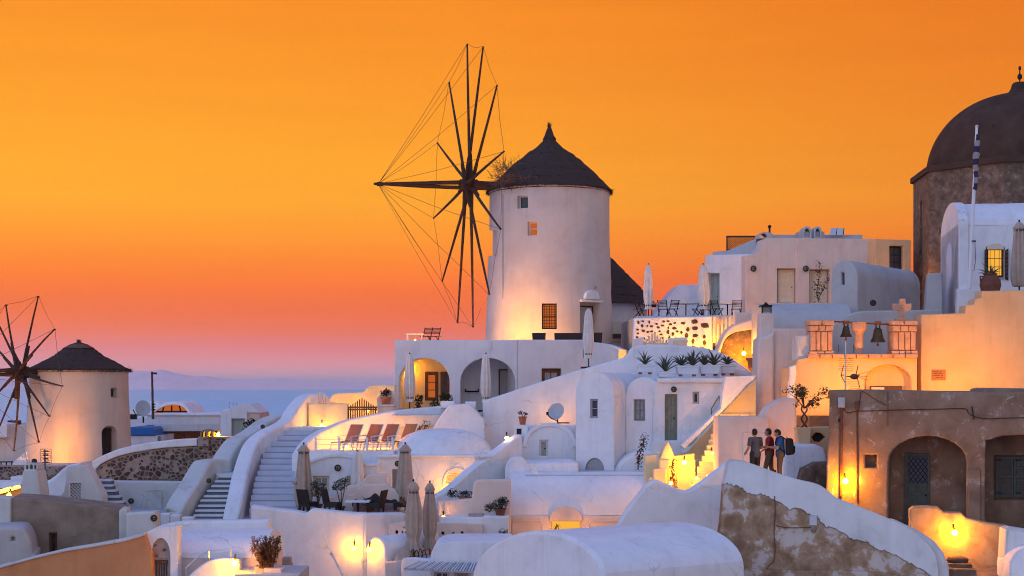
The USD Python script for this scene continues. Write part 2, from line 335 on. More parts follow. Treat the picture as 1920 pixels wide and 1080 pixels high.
def plaster(name, stops, scale=.9, rough=.92, bump=.35, streak=True, dist=.03, stain=None, fine=14.0, cracks=.0):
    """Limewash or render: broad tone patches, rain streaks, hand trowelled relief."""
    n = {'g': ('geometry', {}), 'n': ('noise_texture', {'scale': scale, 'detail': 6.0, 'roughness': .6, 'distortion': .3}),
         'r': ('rgb_ramp', {'ramp': stops}), 'p': ('principled_bsdf', {'roughness': rough, 'specular_ior_level': .2}),
         'm': ('mapping', {'scale': (3.0, 3.0, .22)}), 's': ('noise_texture', {'scale': 1.6, 'detail': 5.0, 'roughness': .65}),
         'sr': ('rgb_ramp', {'ramp': [(.28, (.91, .905, .90)), (.5, (1, 1, 1)), (.8, (1.0, 1.0, 1.0))]}),
         'x': ('mix_color', {'blend_type': 'multiply', 'fac': .9 if streak else .2}),
         'b1': ('noise_texture', {'scale': 1.7, 'detail': 3.0, 'roughness': .5}), 'b2': ('noise_texture', {'scale': fine, 'detail': 6.0, 'roughness': .7}),
         'ba': ('math', {'math_type': 'multiply_add', 'value2': .22}), 'bu': ('bump', {'strength': bump, 'distance': dist})}
    l = [('g.position', 'n.vector'), ('n.fac', 'r.fac'), ('g.position', 'm.vector'), ('m.vector', 's.vector'), ('s.fac', 'sr.fac'), ('r.color', 'x.a'), ('sr.color', 'x.b'),
         ('g.position', 'b1.vector'), ('g.position', 'b2.vector'), ('b2.fac', 'ba.value1'), ('b1.fac', 'ba.value3'), ('ba.value', 'bu.height'), ('bu.normal', 'p.normal')]
    out = 'x.result'
    if stain:
        n['sn'] = ('noise_texture', {'scale': stain[1], 'detail': 8.0, 'roughness': .7, 'distortion': .6}); n['st'] = ('map_range', {'from_min': stain[2], 'from_max': stain[2] + .05, 'clamp': True})
        n['sm'] = ('mix_color', {'b': stain[0]})
        l += [('g.position', 'sn.vector'), ('sn.fac', 'st.value'), ('st.result', 'sm.fac'), (out, 'sm.a')]; out = 'sm.result'
    if cracks:
        n |= {'cn': ('noise_texture', {'scale': 2.5, 'detail': 4.0}), 'cd': ('vector_math', {'math_type': 'scale', 'scale': .5}), 'ca': ('vector_math', {'math_type': 'add'}), 'cv': ('voronoi_texture', {'feature': 'distance_to_edge', 'scale': .55}),
              'cr': ('map_range', {'from_min': .0, 'from_max': .012, 'to_min': 1.0, 'to_max': 0.0, 'clamp': True}), 'cm': ('noise_texture', {'scale': .6, 'detail': 2.0}), 'ck': ('map_range', {'from_min': .5, 'from_max': .62, 'to_min': 0.0, 'to_max': cracks, 'clamp': True}),
              'cx': ('math', {'math_type': 'multiply'}), 'cc': ('mix_color', {'b': tuple(.45 * v for v in stops[-1][1])})}
        l += [('g.position', 'cn.vector'), ('cn.color', 'cd.vector1'), ('g.position', 'ca.vector1'), ('cd.vector', 'ca.vector2'), ('ca.vector', 'cv.vector'), ('cv.distance', 'cr.value'), ('g.position', 'cm.vector'), ('cm.fac', 'ck.value'), ('cr.result', 'cx.value1'), ('ck.result', 'cx.value2'), ('cx.value', 'cc.fac'), (out, 'cc.a')]; out = 'cc.result'
    l.append((out, 'p.base_color'))
    MAT[name] = usdkit.material(stage, '/World/Looks/' + name, n, l, surface='p.BSDF')
def glow(name, col, strength):
    MAT[name] = usdkit.material(stage, '/World/Looks/' + name, {'e': ('emission', {'color': col, 'strength': strength})}, [], surface='e.emission')
def leafy(name, a, b, trans=.35):
    MAT[name] = usdkit.material(stage, '/World/Looks/' + name, {'g': ('geometry', {}), 'r': ('rgb_ramp', {'ramp': [(0, a), (1, b)]}), 'd': ('principled_bsdf', {'roughness': .6}), 't': ('translucent_bsdf', {}), 'm': ('mix_closure', {'fac': trans})},
        [('g.random_per_island', 'r.fac'), ('r.color', 'd.base_color'), ('r.color', 't.color'), ('d.BSDF', 'm.closure1'), ('t.BSDF', 'm.closure2')], surface='m.closure')

plaster('white', [(.28, (.66, .65, .65)), (.42, (.76, .75, .755)), (.55, (.80, .79, .795)), (.75, (.83, .825, .83))], scale=1.3, bump=.9, fine=11.0, cracks=.55)
plaster('white_old', [(.25, (.46, .45, .41)), (.45, (.58, .575, .54)), (.7, (.66, .655, .62))], bump=.8, cracks=.8, stain=((.40, .38, .33), 2.3, .66))
plaster('grey_wash', [(.25, (.42, .40, .38)), (.5, (.50, .48, .46)), (.8, (.56, .54, .52))], bump=.5)
plaster('peach', [(.25, (.68, .52, .43)), (.5, (.75, .60, .51)), (.8, (.79, .66, .57))], scale=1.3, bump=.7, fine=11.0)
plaster('lamplit_peach', [(.25, (.62, .46, .35)), (.5, (.70, .53, .41)), (.8, (.74, .58, .46))], bump=.6)  # orange lamplight on the small mill is put into this wall colour
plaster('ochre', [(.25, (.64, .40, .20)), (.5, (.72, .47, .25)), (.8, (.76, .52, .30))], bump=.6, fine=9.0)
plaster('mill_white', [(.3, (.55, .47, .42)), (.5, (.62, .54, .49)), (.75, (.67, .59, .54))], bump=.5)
plaster('cool_white', [(.3, (.62, .63, .66)), (.5, (.70, .71, .74)), (.75, (.74, .75, .77))])
plaster('lamplit_lime', [(.25, (.72, .58, .34)), (.5, (.78, .64, .39)), (.8, (.80, .68, .44))])  # whitewash with the yellow of the lamp glow put into its colour
plaster('salmon', [(.25, (.52, .20, .08)), (.5, (.63, .26, .11)), (.8, (.69, .32, .15))], bump=.5, stain=((.44, .17, .08), 3.0, .62))
plaster('concrete', [(.25, (.17, .13, .095)), (.5, (.27, .21, .155)), (.75, (.36, .29, .23))], scale=1.6, bump=.9, stain=((.13, .11, .09), 4.0, .62))
plaster('brown_render', [(.3, (.18, .11, .07)), (.48, (.27, .165, .105)), (.58, (.30, .19, .125)), (.72, (.35, .24, .17))], scale=1.3, bump=.9, stain=((.40, .31, .26), 2.6, .575))
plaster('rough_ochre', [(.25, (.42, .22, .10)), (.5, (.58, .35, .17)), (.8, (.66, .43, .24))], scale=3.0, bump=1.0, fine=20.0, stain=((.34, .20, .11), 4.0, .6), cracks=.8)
plaster('ruin', [(.3, (.10, .066, .046)), (.5, (.18, .115, .078)), (.7, (.28, .19, .135))], scale=3.0, bump=1.0, stain=((.36, .29, .24), 5.0, .60), fine=24.0)
plaster('peel', [(.34, (.19, .115, .065)), (.47, (.31, .20, .12)), (.535, (.37, .255, .17)), (.55, (.46, .385, .335)), (.75, (.52, .455, .415))], scale=2.0, bump=1.0, cracks=.9, stain=((.17, .12, .09), 7.0, .68), fine=20.0)
plaster('old_cap', [(.25, (.44, .43, .42)), (.45, (.58, .57, .56)), (.7, (.66, .65, .64))], bump=.9, stain=((.40, .38, .36), 5.0, .66), fine=20.0)
plaster('domebrown', [(.3, (.06, .032, .021)), (.55, (.09, .048, .032)), (.8, (.12, .066, .045))], scale=1.0, bump=.6)
plaster('earth', [(.3, (.16, .11, .08)), (.7, (.28, .2, .15))], scale=2.0, bump=.9)
plaster('paving', [(.3, (.44, .43, .42)), (.6, (.56, .55, .54))], scale=1.2, bump=.4)
plaster('mortar', [(.3, (.30, .225, .19)), (.6, (.40, .31, .265))], scale=5.0, bump=1.0)
plaster('belfry', [(.3, (.50, .26, .15)), (.5, (.62, .35, .22)), (.75, (.68, .42, .28))], scale=4.0, bump=.9, stain=((.09, .06, .05), 9.0, .66), fine=24.0)
plain('stone', (.085, .055, .045), .9, var=.5, scale=3.0, bump=.8, bscale=18)
plain('stone_pale', (.17, .12, .095), .9, var=.35, scale=3.0, bump=.8, bscale=18)
plain('step_dark', (.13, .14, .155), .85, var=.2, bump=.3)
plain('step_edge', (.62, .62, .62), .85, var=.1, bump=.3)
plain('step_blue', (.52, .53, .60), .85, var=.08, scale=2.0, bump=.25)
plain('thatch', (.07, .042, .031), .95, var=.45, scale=14.0, bump=1.0, bscale=60)
plain('thatch_pale', (.16, .085, .06), .95, var=.35, scale=14.0, bump=1.0, bscale=60)
plain('straw', (.20, .12, .06), .9, var=.3)
plain('spar', (.075, .034, .022), .8, var=.35, scale=4.0, bump=.4, bscale=30)
plain('rope', (.20, .085, .04), .9)
plain('brown_wood', (.11, .05, .03), .6, var=.3, bump=.2)
plain('dark_wood', (.035, .025, .022), .6, var=.3)
plain('white_wood', (.68, .67, .66), .55, var=.06)
plain('grey_wood', (.36, .35, .34), .6, var=.1)
plain('green_wood', (.19, .20, .15), .6, var=.15, bump=.15)
plain('pale_green_wood', (.36, .42, .38), .6, var=.1)
plain('shutter_green', (.09, .105, .09), .65, var=.2, bump=.2)
plain('cream_wood', (.72, .62, .46), .6, var=.08)
plain('iron', (.03, .026, .025), .55, metal=.6)
plain('steel', (.55, .55, .56), .35, metal=.9)
plain('rust', (.16, .06, .03), .8, var=.3)
plain('bronze', (.07, .055, .03), .45, metal=.7, var=.3)
plain('white_paint', (.74, .74, .75), .5, var=.05)
plain('blue_paint', (.03, .16, .42), .6, var=.1)
plain('flag_blue', (.03, .028, .07), .8)
plain('flag_white', (.30, .26, .26), .8)
plain('canvas', (.43, .335, .265), .9, var=.14, scale=5.0, bump=.15, bscale=80)
plain('canvas_white', (.68, .64, .60), .9, var=.1, scale=5.0)
plain('wicker', (.032, .022, .02), .75, var=.4, scale=60, bump=.6, bscale=120)
plain('cushion', (.34, .19, .17), .9, var=.1)
plain('terracotta', (.40, .13, .06), .8, var=.15, bump=.3)
plain('clay_dark', (.17, .065, .04), .8, var=.2, bump=.3)
plain('dark_pane', (.03, .035, .045), .15, spec=.5)
plain('curtain_pane', (.30, .31, .34), .25, spec=.5, var=.25, scale=9)
plain('dim_pane', (.36, .34, .30), .3, var=.3, scale=9)
plain('frosted', (.30, .27, .22), .3)
plain('plaque', (.42, .17, .08), .7)
plain('lettering', (.10, .05, .03), .7)
plain('red_sign', (.55, .10, .05), .6)
plain('shade_canvas', (.60, .58, .57), .8)
plain('reed', (.50, .50, .52), .8, var=.25, scale=12)
plain('plastic_grey', (.45, .45, .45), .5)
plain('cable', (.03, .025, .022), .7)
plain('skin', (.40, .22, .14), .6)
plain('hair', (.02, .014, .012), .6)
plain('grey_cloth', (.08, .09, .10), .9); plain('dark_cloth', (.03, .028, .03), .9); plain('red_cloth', (.26, .025, .02), .9); plain('orange_cloth', (.5, .12, .05), .9)
plain('blue_cloth', (.015, .08, .25), .9); plain('khaki_cloth', (.13, .085, .05), .9); plain('black_bag', (.015, .013, .013), .8); plain('shoe', (.04, .03, .03), .7)
plain('hazed_hill', (.74, .60, .64), .95, var=.05, scale=.001)  # distance haze is put into the pale pink island colour
plain('gravel', (.5, .42, .36), .9)
leafy('leaf_dark', (.025, .032, .014), (.06, .075, .03)); leafy('leaf_olive', (.07, .07, .035), (.13, .13, .075)); leafy('leaf_brown', (.085, .04, .018), (.17, .08, .035)); leafy('leaf_agave', (.09, .095, .055), (.19, .18, .11), .1)
leafy('mesh_fabric', (.44, .25, .15), (.5, .29, .18), .5); leafy('flower_red', (.30, .02, .04), (.42, .05, .08)); leafy('flower_dark', (.10, .015, .03), (.22, .03, .06))
LC = (1.0, .37, .003)
glow('lamp_flood', LC, 3600.0); glow('lamp_floodlight', LC, 11000.0); glow('lamp_tiny', (1.0, .55, .15), 40.0); glow('lamp_low', LC, 90.0); glow('lamp_mid', LC, 230.0); glow('lamp_high', LC, 420.0); glow('lamp_huge', LC, 760.0)
glow('lit_pane', (1.0, .48, .06), .95); glow('lit_pane_red', (1.0, .22, .04), .5); glow('lit_fan', (1.0, .55, .12), .9)
MAT['sea'] = usdkit.material(stage, '/World/Looks/sea', {'g': ('geometry', {}), 'm': ('mapping', {'scale': (.002, .0007, .002)}), 'n': ('noise_texture', {'scale': 1.0, 'detail': 3.0}),
    'r': ('rgb_ramp', {'ramp': [(.3, (.15, .54, .74)), (.7, (.22, .60, .79))]}), 'p': ('principled_bsdf', {'roughness': .55, 'specular_ior_level': .12})},  # bright blue base colour carries the reflected sky
    [('g.position', 'm.vector'), ('m.vector', 'n.vector'), ('n.fac', 'r.fac'), ('r.color', 'p.base_color')], surface='p.BSDF')
MAT['haze'] = usdkit.material(stage, '/World/Looks/haze', {'v': ('principled_volume', {'color': (.85, .87, .95), 'density': HAZE_DENSITY})}, [], volume='v.volume')
# ------------------------------------------------------------------ sea, far islands, hillside, haze
SEA_Z, FAR = -100.0, 120000.0
setting('sea', tm([[-FAR, -500, SEA_Z], [FAR, -500, SEA_Z], [FAR, FAR, SEA_Z], [-FAR, FAR, SEA_Z]], [[0, 1, 2], [0, 2, 3]]), 'sea', smooth=False)
def island(prof, Y, depth, seed):
    """A ridge: prof is (px, py) of its skyline at distance Y."""
    xs = np.linspace(prof[0][0], prof[-1][0], 160); ys = np.interp(xs, *np.array(prof, float).T)
    ys = ys + 2.2 * (meshkit.fbm(np.c_[xs / 22, xs * 0, xs * 0 + seed], 4, seed) - .5) * np.clip((HY - ys) / 12, 0, 1)
    rows = []
    for k, t in enumerate(np.linspace(-1, 1, 13)):
        y = Y + t * depth; h = (1 - abs(t)) ** .8
        X = (xs - CX) / F * Y; ztop = np.maximum((HY - ys) / F * Y, SEA_Z)
        nz = meshkit.fbm(np.c_[X / 900, X * 0 + y / 900, X * 0], 4, seed) - .5
        rows.append(np.c_[X, np.full(len(X), y) + 300 * nz, SEA_Z - 4 + (ztop - SEA_Z + 4) * np.clip(h + nz * .35 * (abs(t) < .99) * (k != 6), 0, 1)])
    V = np.vstack(rows); n = 160; a = (np.arange(n - 1)[None] + n * np.arange(12)[:, None]).ravel()
    return tm(V, np.vstack([np.c_[a, a + 1, a + n + 1], np.c_[a, a + n + 1, a + n]]))
setting('far_island', island([(-60, 712), (40, 706), (120, 700), (200, 697), (250, 695), (275, 696), (303, 693), (330, 699), (368, 706), (385, 705), (420, 710), (450, 712), (480, 712), (505, 709.5), (530, 709), (560, 711.5), (600, 712), (640, 715), (700, 717), (780, 719), (860, 722)], 27000, 2500, 3), 'hazed_hill')
CTRL = [(-18, 30, -8), (0, 30, -9), (16, 30, -6.5), (-20, 44, -7), (-6, 44, -7.5), (4, 44, -6), (14, 40, -4.6), (20, 40, -5), (-22, 56, -7), (-10, 56, -6), (0, 55, -4), (8, 55, -3.3), (16, 52, -.6), (21, 52, -.6),
        (-24, 72, -5.2), (-12, 66, -4.2), (-5, 66, -1.6), (2, 68, .8), (10, 66, .8), (16, 66, 2.2), (22, 64, 3.0), (-30, 84, -9), (-10, 84, -9), (10, 86, -2), (24, 84, 0), (-20, 130, -38), (0, 140, -40), (30, 140, -38), (-60, 60, -14), (60, 60, 0), (-40, 10, -16), (0, 8, -14), (40, 10, -12), (0, 240, -104), (-90, 240, -106), (90, 240, -104), (-110, 60, -50), (120, 60, -30), (-100, 0, -60), (100, 0, -40)]
from scipy.interpolate import RBFInterpolator
gx, gy = np.meshgrid(np.linspace(-140, 140, 141), np.linspace(-20, 270, 146)); gp = np.c_[gx.ravel(), gy.ravel()]
gz = RBFInterpolator(np.array([c[:2] for c in CTRL], float), np.array([c[2] for c in CTRL], float) - .5, kernel='linear')(gp)
gz += .3 * (meshkit.fbm(np.c_[gp / 3, gz * 0], 4, 2) - .5)
a = (np.arange(140)[None] + 141 * np.arange(145)[:, None]).ravel()
setting('hillside', tm(np.c_[gp, gz], np.vstack([np.c_[a, a + 1, a + 142], np.c_[a, a + 142, a + 141]])), 'earth')
def haze_box():
    m = trimesh.creation.box([2 * FAR + 200, FAR + 1400, 520]); m.apply_translation([0, FAR / 2 - 100, SEA_Z - 1 + 260])
    setting('haze', m, 'haze', kind='stuff', smooth=False, label='pale evening haze over the sea and the far islands', category='haze')
# ------------------------------------------------------------------ the two windmills
def cut(m, cutters):
    r = trimesh.boolean.difference([m] + cutters, engine='manifold'); return tm(r.vertices, r.faces)
class Round:
    """A round tower: centre, radii and heights; gives the tangent plane at a pixel column."""
    def __init__(s, px, Y, r0, r1, z0, z1): s.c = np.array([(px - CX) / F * Y, Y]); s.r0, s.r1, s.z0, s.z1 = r0, r1, z0, z1
    def plane(s, px, py):
        z = (HY - py) / F * s.c[1]; r = s.r0 + (s.r1 - s.r0) * (z - s.z0) / (s.z1 - s.z0); Y = s.c[1] - r
        for _ in range(6):
            dx = np.clip((px - CX) / F * Y - s.c[0], -r * .999, r * .999); Y = s.c[1] - math.sqrt(r * r - dx * dx)
        q = Pl(px, Y, math.degrees(math.asin(dx / r))); q.r = r; return q
def thatch_roof(c, prof, seed, tiers=7, n=84):
    """prof: (radius, z) from apex down; returns a tiered roof with a ragged eave."""
    p = np.array(prof, float); L = np.r_[0, np.cumsum(np.linalg.norm(np.diff(p, axis=0), axis=1))]; V = []
    g = np.random.default_rng(seed); th = np.linspace(0, 2 * math.pi, n, endpoint=False)
    t = np.linspace(0, L[-1], tiers * 4 + 1); rr = np.interp(t, L, p[:, 0]); zz = np.interp(t, L, p[:, 1]); rows = []
    for k in range(tiers):
        for j in range(4):
            i = k * 4 + j; rows.append((rr[i] * (1 + .0) + .035 * j / 4 * (k > 0) + .0, zz[i] - (.0)))
        rows.append((rr[k * 4 + 4] + .05, zz[k * 4 + 4] - .02))
    rows.append((rows[-1][0] - .14, rows[-1][1] - .03)); rows.append((rows[-1][0] - .4, rows[-1][1] + .1))
    for i, (r, z) in enumerate(rows):
        nz = meshkit.fbm(np.c_[np.cos(th) * 7, np.sin(th) * 7, th * 0 + z * 3], 4, seed) - .5
        rag = g.normal(size=n) * .022 * min(1, r)
        V.append(np.c_[c[0] + (r + nz * .10 * min(1, r) + rag) * np.cos(th), c[1] + (r + nz * .10 * min(1, r) + rag) * np.sin(th), c[2] + z + nz * .06 - abs(g.normal(size=n)) * .03 * (i % 5 == 4)])
    k = len(V); V = np.vstack(V); fs = []
    for i in range(k - 1):
        a = np.arange(n) + i * n; b = np.roll(np.arange(n), -1) + i * n; fs += [np.c_[a, b + n, b], np.c_[a, a + n, b + n]]
    return tm(V, np.vstack(fs))
def straw(base_fn, n, L, seed, lean=(0, 0, 1), w=.012):
    g = np.random.default_rng(seed); V, Fc = [], []
    for i in range(n):
        b = base_fn(g); d = np.array(lean) + g.normal(size=3) * .55; d /= np.linalg.norm(d); l = L * (.4 + g.random()); s = np.cross(d, [0.2, 1, .1]); s = s / np.linalg.norm(s) * w
        m = b + d * l * .6; e = b + d * l + np.array([0, 0, -.25 * l * g.random()]) + g.normal(size=3) * .05
        k = len(V); V += [b - s, b + s, m + s * .7, m - s * .7, e]; Fc += [[k, k + 1, k + 2], [k, k + 2, k + 3], [k + 3, k + 2, k + 4]]
    return tm(V, Fc)
def windmill(label, R_, wallmat, roof_prof, roof_base, tips, beta, hub_px, bow_px, holes, wins, seed, roofmat, streak=False, spar_r=.066):
    T = Thing('windmill', label, 'windmill')
    prof = [(R_.r0 + .02, R_.z0 - .6), (R_.r0, R_.z0)] + [(R_.r0 + (R_.r1 - R_.r0) * t + .02 * math.sin(7 * t), R_.z0 + (R_.z1 - R_.z0) * t) for t in np.linspace(.08, 1, 12)]
    tower = lathe(prof, [*R_.c, 0], 96)
    nz = meshkit.fbm(np.asarray(tower.vertices) * [.9, .9, .7], 3, seed) - .5; tower = tm(tower.vertices + np.c_[(tower.vertices[:, :2] - R_.c) / R_.r0 * nz[:, None] * .11, np.zeros(len(nz))], tower.faces)
    tower = cut(tower, [to_world(q, extrude2d(Polygon([q.hit(*p) for p in pts]), -.6, rec)) for q, pts, rec in holes])
    tower = tower; tw = T.add('tower', tower, wallmat, smooth=35)
    band = T.add('eave_band', lathe([(R_.r1 + .03, R_.z1 + .005), (R_.r1 + .05, R_.z1 + .03), (R_.r1 + .01, R_.z1 + .10), (R_.r1 - .5, R_.z1 + .14)], [*R_.c, 0], 96), wallmat)
    T.add('string_course', lathe([(R_.r1 + .0, R_.z1 - .05), (R_.r1 + .03, R_.z1 - .025), (R_.r1 + .0, R_.z1)], [*R_.c, 0], 96), 'dark_wood')
    rf = T.add('thatched_roof', thatch_roof([*R_.c, roof_base], roof_prof, seed), roofmat, smooth=60)
    rad, zb = roof_prof[-1]
    T.add('thatch_fringe', straw(lambda g: (lambda t: np.array([R_.c[0] + rad * math.cos(t), R_.c[1] + rad * math.sin(t), roof_base + zb + .02]))(g.random() * 6.283), 900, .16, seed, (0, 0, -.8), .014), roofmat, rf, smooth=False, kind='stuff')
    T.add('straw_knot', straw(lambda g: np.array([R_.c[0], R_.c[1], roof_base - .05]) + g.normal(size=3) * .03, 60, .22, seed + 3, (0, 0, 1.6), .012), roofmat, rf, smooth=False, kind='stuff')
    n = np.array([-math.cos(beta), -math.sin(beta), 0]); c3 = np.array([*R_.c, 0.0])
    def along(px):
        k = (px - CX) / F; return (c3[0] - k * c3[1]) / (-n[0] + k * n[1])
    Lh, Lb = along(hub_px[0]), along(bow_px[0]); H = c3 + n * Lh; H[2] = (HY - hub_px[1]) / F * H[1]; B = c3 + n * Lb; B[2] = (HY - bow_px[1]) / F * B[1]
    C0 = c3 + n * (R_.r1 * .6) + [0, 0, H[2]]
    ax = T.add('axle', cat(tube([C0, H - n * .2], [.24, .22], 8), tube([H - n * .45, H + n * .42], [.3, .27], 8)), 'spar')
    side = np.cross(n, [0, 0, 1.0])
    bow = T.add('bowsprit', cat(tube([H + n * .3 + [0, 0, .12], (H + B) / 2 + [0, 0, .07], B + n * .2], [.11, .09, .06], 8), tube([H + [0, 0, -.14], (H + B) / 2 + [0, 0, -.09], B], [.10, .09, .06], 7), tube([B - n * .25, B + n * .05], [.1, .1], 8)), 'spar')
    tips3, g = [], np.random.default_rng(seed)
    for i, (px, py) in enumerate(tips):
        d = np.array([(px - CX) / F, 1.0, (HY - py) / F]); t = d * (H @ n) / (d @ n); v = t - H; v /= np.linalg.norm(v); tips3.append(t)
        root = H - v * .55 + n * (.11 if i % 2 else -.11); bend = np.cross(v, n) * g.normal() * .07
        sp = T.add('sail_spar', tube([root, root * .62 + t * .38 + bend, root * .25 + t * .75 + bend * .7, t], [spar_r * 1.25, spar_r * 1.1, spar_r * .85, spar_r * .6], 7), 'spar')
        T.add('stub', tube([H - v * .3 + n * (.2 if i % 2 else -.2), H + v * (1.35 + .25 * g.random()) + n * (.12 if i % 2 else -.12)], [.085, .075], 7), 'spar', sp)
        T.add('tip_cleat', tube([t - v * .05 + side * .1, t - v * .05 - side * .1], .035, 5), 'spar', sp)
    for i, t in enumerate(tips3):
        u = tips3[(i + 1) % len(tips3)]
        T.add('rope', cat(tube([t, (t + B) / 2 + [0, 0, -.07], B], .010, 4), tube([t, (t + u) / 2 + (H - (t + u) / 2) * .02, u], .010, 4)), 'rope', ax)
    for f in wins: f(T)
    return T, H, n
# the large mill
M = Round(1030, 70, 3.14, 2.96, 1.95, (HY - 364) / F * 70)
tl = lambda *r: (M.plane((r[0] + r[2]) / 2, (r[1] + r[3]) / 2), r)
w1, w2, w3, w4, wd = tl(970, 367, 990, 391), tl(989, 415, 1007, 442), tl(1016, 569, 1044, 617), tl(912, 432, 921, 480), tl(1089, 566, 1126, 660)
ppm = F / 70
prof = [(r / ppm, -(y - 237) / ppm) for r, y in ((2, 237), (6, 246), (9, 256), (13, 266), (22, 276), (42, 290), (66, 309), (94, 336), (116.5, 360))]
def bars(T, q, r):
    w = window(T, q, *r, rec=.24, frame='dark_wood', pane='lit_pane_red', nx=2, ny=2, label='barred window glowing dull orange')
    (u0, z1), (u1, z0) = q.hit(r[0], r[1]), q.hit(r[2], r[3])
    T.add('grille', cat(*[tube([q.W(u0 + (u1 - u0) * k / 6, z0, .02), q.W(u0 + (u1 - u0) * k / 6, z1, .02)], .014, 4) for k in range(7)], *[tube([q.W(u0, z0 + (z1 - z0) * k / 9, .015), q.W(u1, z0 + (z1 - z0) * k / 9, .015)], .012, 4) for k in range(10)]), 'iron', w)
def mill_door(T):
    q, r = wd; door(T, q, 1094, 572, 1123, 658, rec=.5, mat='grey_wood', frame='dark_wood')
    T.add('fanlight_hood', cat(to_world(q, extrude2d(Polygon([q.hit(*p) for p in arch(1095, 1121, 543, 562, 558)]), -.14, .2, .03)), rbox(q, 1089, 562, 1128, 567.5, -.12, .2, .02)), 'white')
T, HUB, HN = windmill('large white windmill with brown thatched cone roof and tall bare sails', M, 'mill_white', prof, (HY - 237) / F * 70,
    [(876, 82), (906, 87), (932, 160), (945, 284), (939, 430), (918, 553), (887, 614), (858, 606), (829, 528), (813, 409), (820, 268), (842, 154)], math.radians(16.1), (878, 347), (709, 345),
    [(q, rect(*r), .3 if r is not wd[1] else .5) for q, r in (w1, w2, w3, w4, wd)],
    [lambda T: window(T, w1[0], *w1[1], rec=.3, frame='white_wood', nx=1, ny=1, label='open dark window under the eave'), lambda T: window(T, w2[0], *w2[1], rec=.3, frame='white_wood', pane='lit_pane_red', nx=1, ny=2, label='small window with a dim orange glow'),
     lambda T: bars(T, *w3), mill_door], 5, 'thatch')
ppm = 1
T.add('straw_tuft', straw(lambda g: M_tuft + g.normal(size=3) * [.25, .4, .12], 90, 1.0, 11, (-.1, -.2, .75), .012), 'straw', None, smooth=False, kind='stuff') if False else None
M_tuft = P(950, 318, 69.3)
T.add('straw_tuft', straw(lambda g: M_tuft + g.normal(size=3) * [.3, .5, .12], 90, .75, 11, (-.25, -.1, .6), .010), 'straw', 3, smooth=False, kind='stuff')
T.add('loose_thatch', straw(lambda g: P(925 + 80 * g.random(), 330 + 14 * g.random(), 67.6) + g.normal(size=3) * [.1, .3, .05], 260, .55, 12, (-.3, -.5, -.2), .012), 'thatch_pale', 3, smooth=False, kind='stuff')
T.add('cable', tube([P(943, y, 67.35 + .02 * (y > 400)) for y in (364, 420, 500, 560)], .012, 4), 'cable')
T.add('door_bulb', ball(wd[0].at(1110, 540, -.2), .09, 2), 'frosted')
T.done()
# the small mill on the left
L = Round(148, 73, 2.66, 2.46, (HY - 878) / F * 73, (HY - 696) / F * 73)
ll = lambda *r: (L.plane((r[0] + r[2]) / 2, (r[1] + r[3]) / 2), r)
v1, vd = ll(209, 727, 221, 746), ll(192, 798, 222, 874)
ppm = F / 73
prof = [(r / ppm, -(y - 642) / ppm) for r, y in ((3, 642), (12, 645), (26, 653), (44, 667), (70, 681), (93, 693))]
def left_door(T): door(T, vd[0], 196, 803, 219, 872, rec=.5, mat='dark_wood', frame='brown_wood', panels=2)
T, HUB2, HN2 = windmill('small pale windmill at the left edge with low thatched roof', L, 'lamplit_peach', prof, (HY - 642) / F * 73,
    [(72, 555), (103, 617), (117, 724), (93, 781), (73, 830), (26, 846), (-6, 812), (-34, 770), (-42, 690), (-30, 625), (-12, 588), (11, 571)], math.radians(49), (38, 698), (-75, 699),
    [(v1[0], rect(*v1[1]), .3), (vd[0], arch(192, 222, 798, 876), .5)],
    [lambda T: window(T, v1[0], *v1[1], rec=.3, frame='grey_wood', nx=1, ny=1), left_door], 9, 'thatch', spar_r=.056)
T.add('weathered_crown', lathe([(r + .075, z) for r, z in prof[2:0:-1]], [*L.c, (HY - 642) / F * 73 - .0], 40, fold=lambda th, i: 1 + .01 * np.sin(th * 17)), 'thatch_pale', 3)
T.done()
# the thatched cone behind the large mill
c = P(1120, 572, 78)
T = Thing('thatched_hut', 'thatched cone roof on a low wall right behind the large windmill', 'hut')
T.add('wall', lathe([(2.75, -2.6), (2.75, .2)], c, 64), 'white'); k = F / 78
T.add('thatched_roof', thatch_roof([c[0], c[1], c[2] + 112 / k], [(.1, 0), (.3, -9 / k), (1.1, -36 / k), (2.2, -74 / k), (3.25, -113 / k)], 21), 'thatch', smooth=60)
T.add('shutter', rbox(Pl(1165, 75.2), 1147, 603, 1184, 640, 0, .05, .01), 'cream_wood'); T.add('ledge', rbox(Pl(1165, 75.1), 1146, 626, 1186, 633, -.1, .3, .02), 'brown_wood')
T.done()
# ------------------------------------------------------------------ the terrace house below the large mill
D = Pl(855, 62); D2 = Pl(970, 62, 12); D3 = Pl(1094, 62.6, -14)
DB = D.shift(2.2)
T = Thing('terrace_house', 'white flat roofed house with two arches below the large windmill', 'house')
T.add('wall', cat(slab(D, [(740, 637.5), (969.5, 637.5), (969.5, 800), (740, 800)], 14, [arch(747, 844, 671, 792, 716), arch(862, 969, 671, 792, 716)] if False else [arch(748, 843, 671, 792, 716), arch(863, 966, 671, 792, 716)], rec=2.2, r=.03)), 'cool_white')
T.add('side_wall', slab(D2, [(970.3, 637), (1094, 637), (1094, 760), (970.3, 760)], 9, [rect(1016, 691, 1053, 722)], rec=.25), 'cool_white')
T.add('porch_back', cat(rbox(DB, 744, 668, 858, 792, -.012, .0)), 'lamplit_lime', label='inner wall of the left arch with lamp yellow put into its colour'); T.add('ramp_wall', slab(D3, [(1094.5, 640), (1128, 643), (1160, 655), (1160, 740), (1094.5, 740)], 3), 'cool_white')
window(T, D2, 1016, 691, 1053, 722, rec=.25, frame='brown_wood', pane='curtain_pane', nx=2, ny=1, fw=.16, label='window with a thick brown frame and pale curtains')
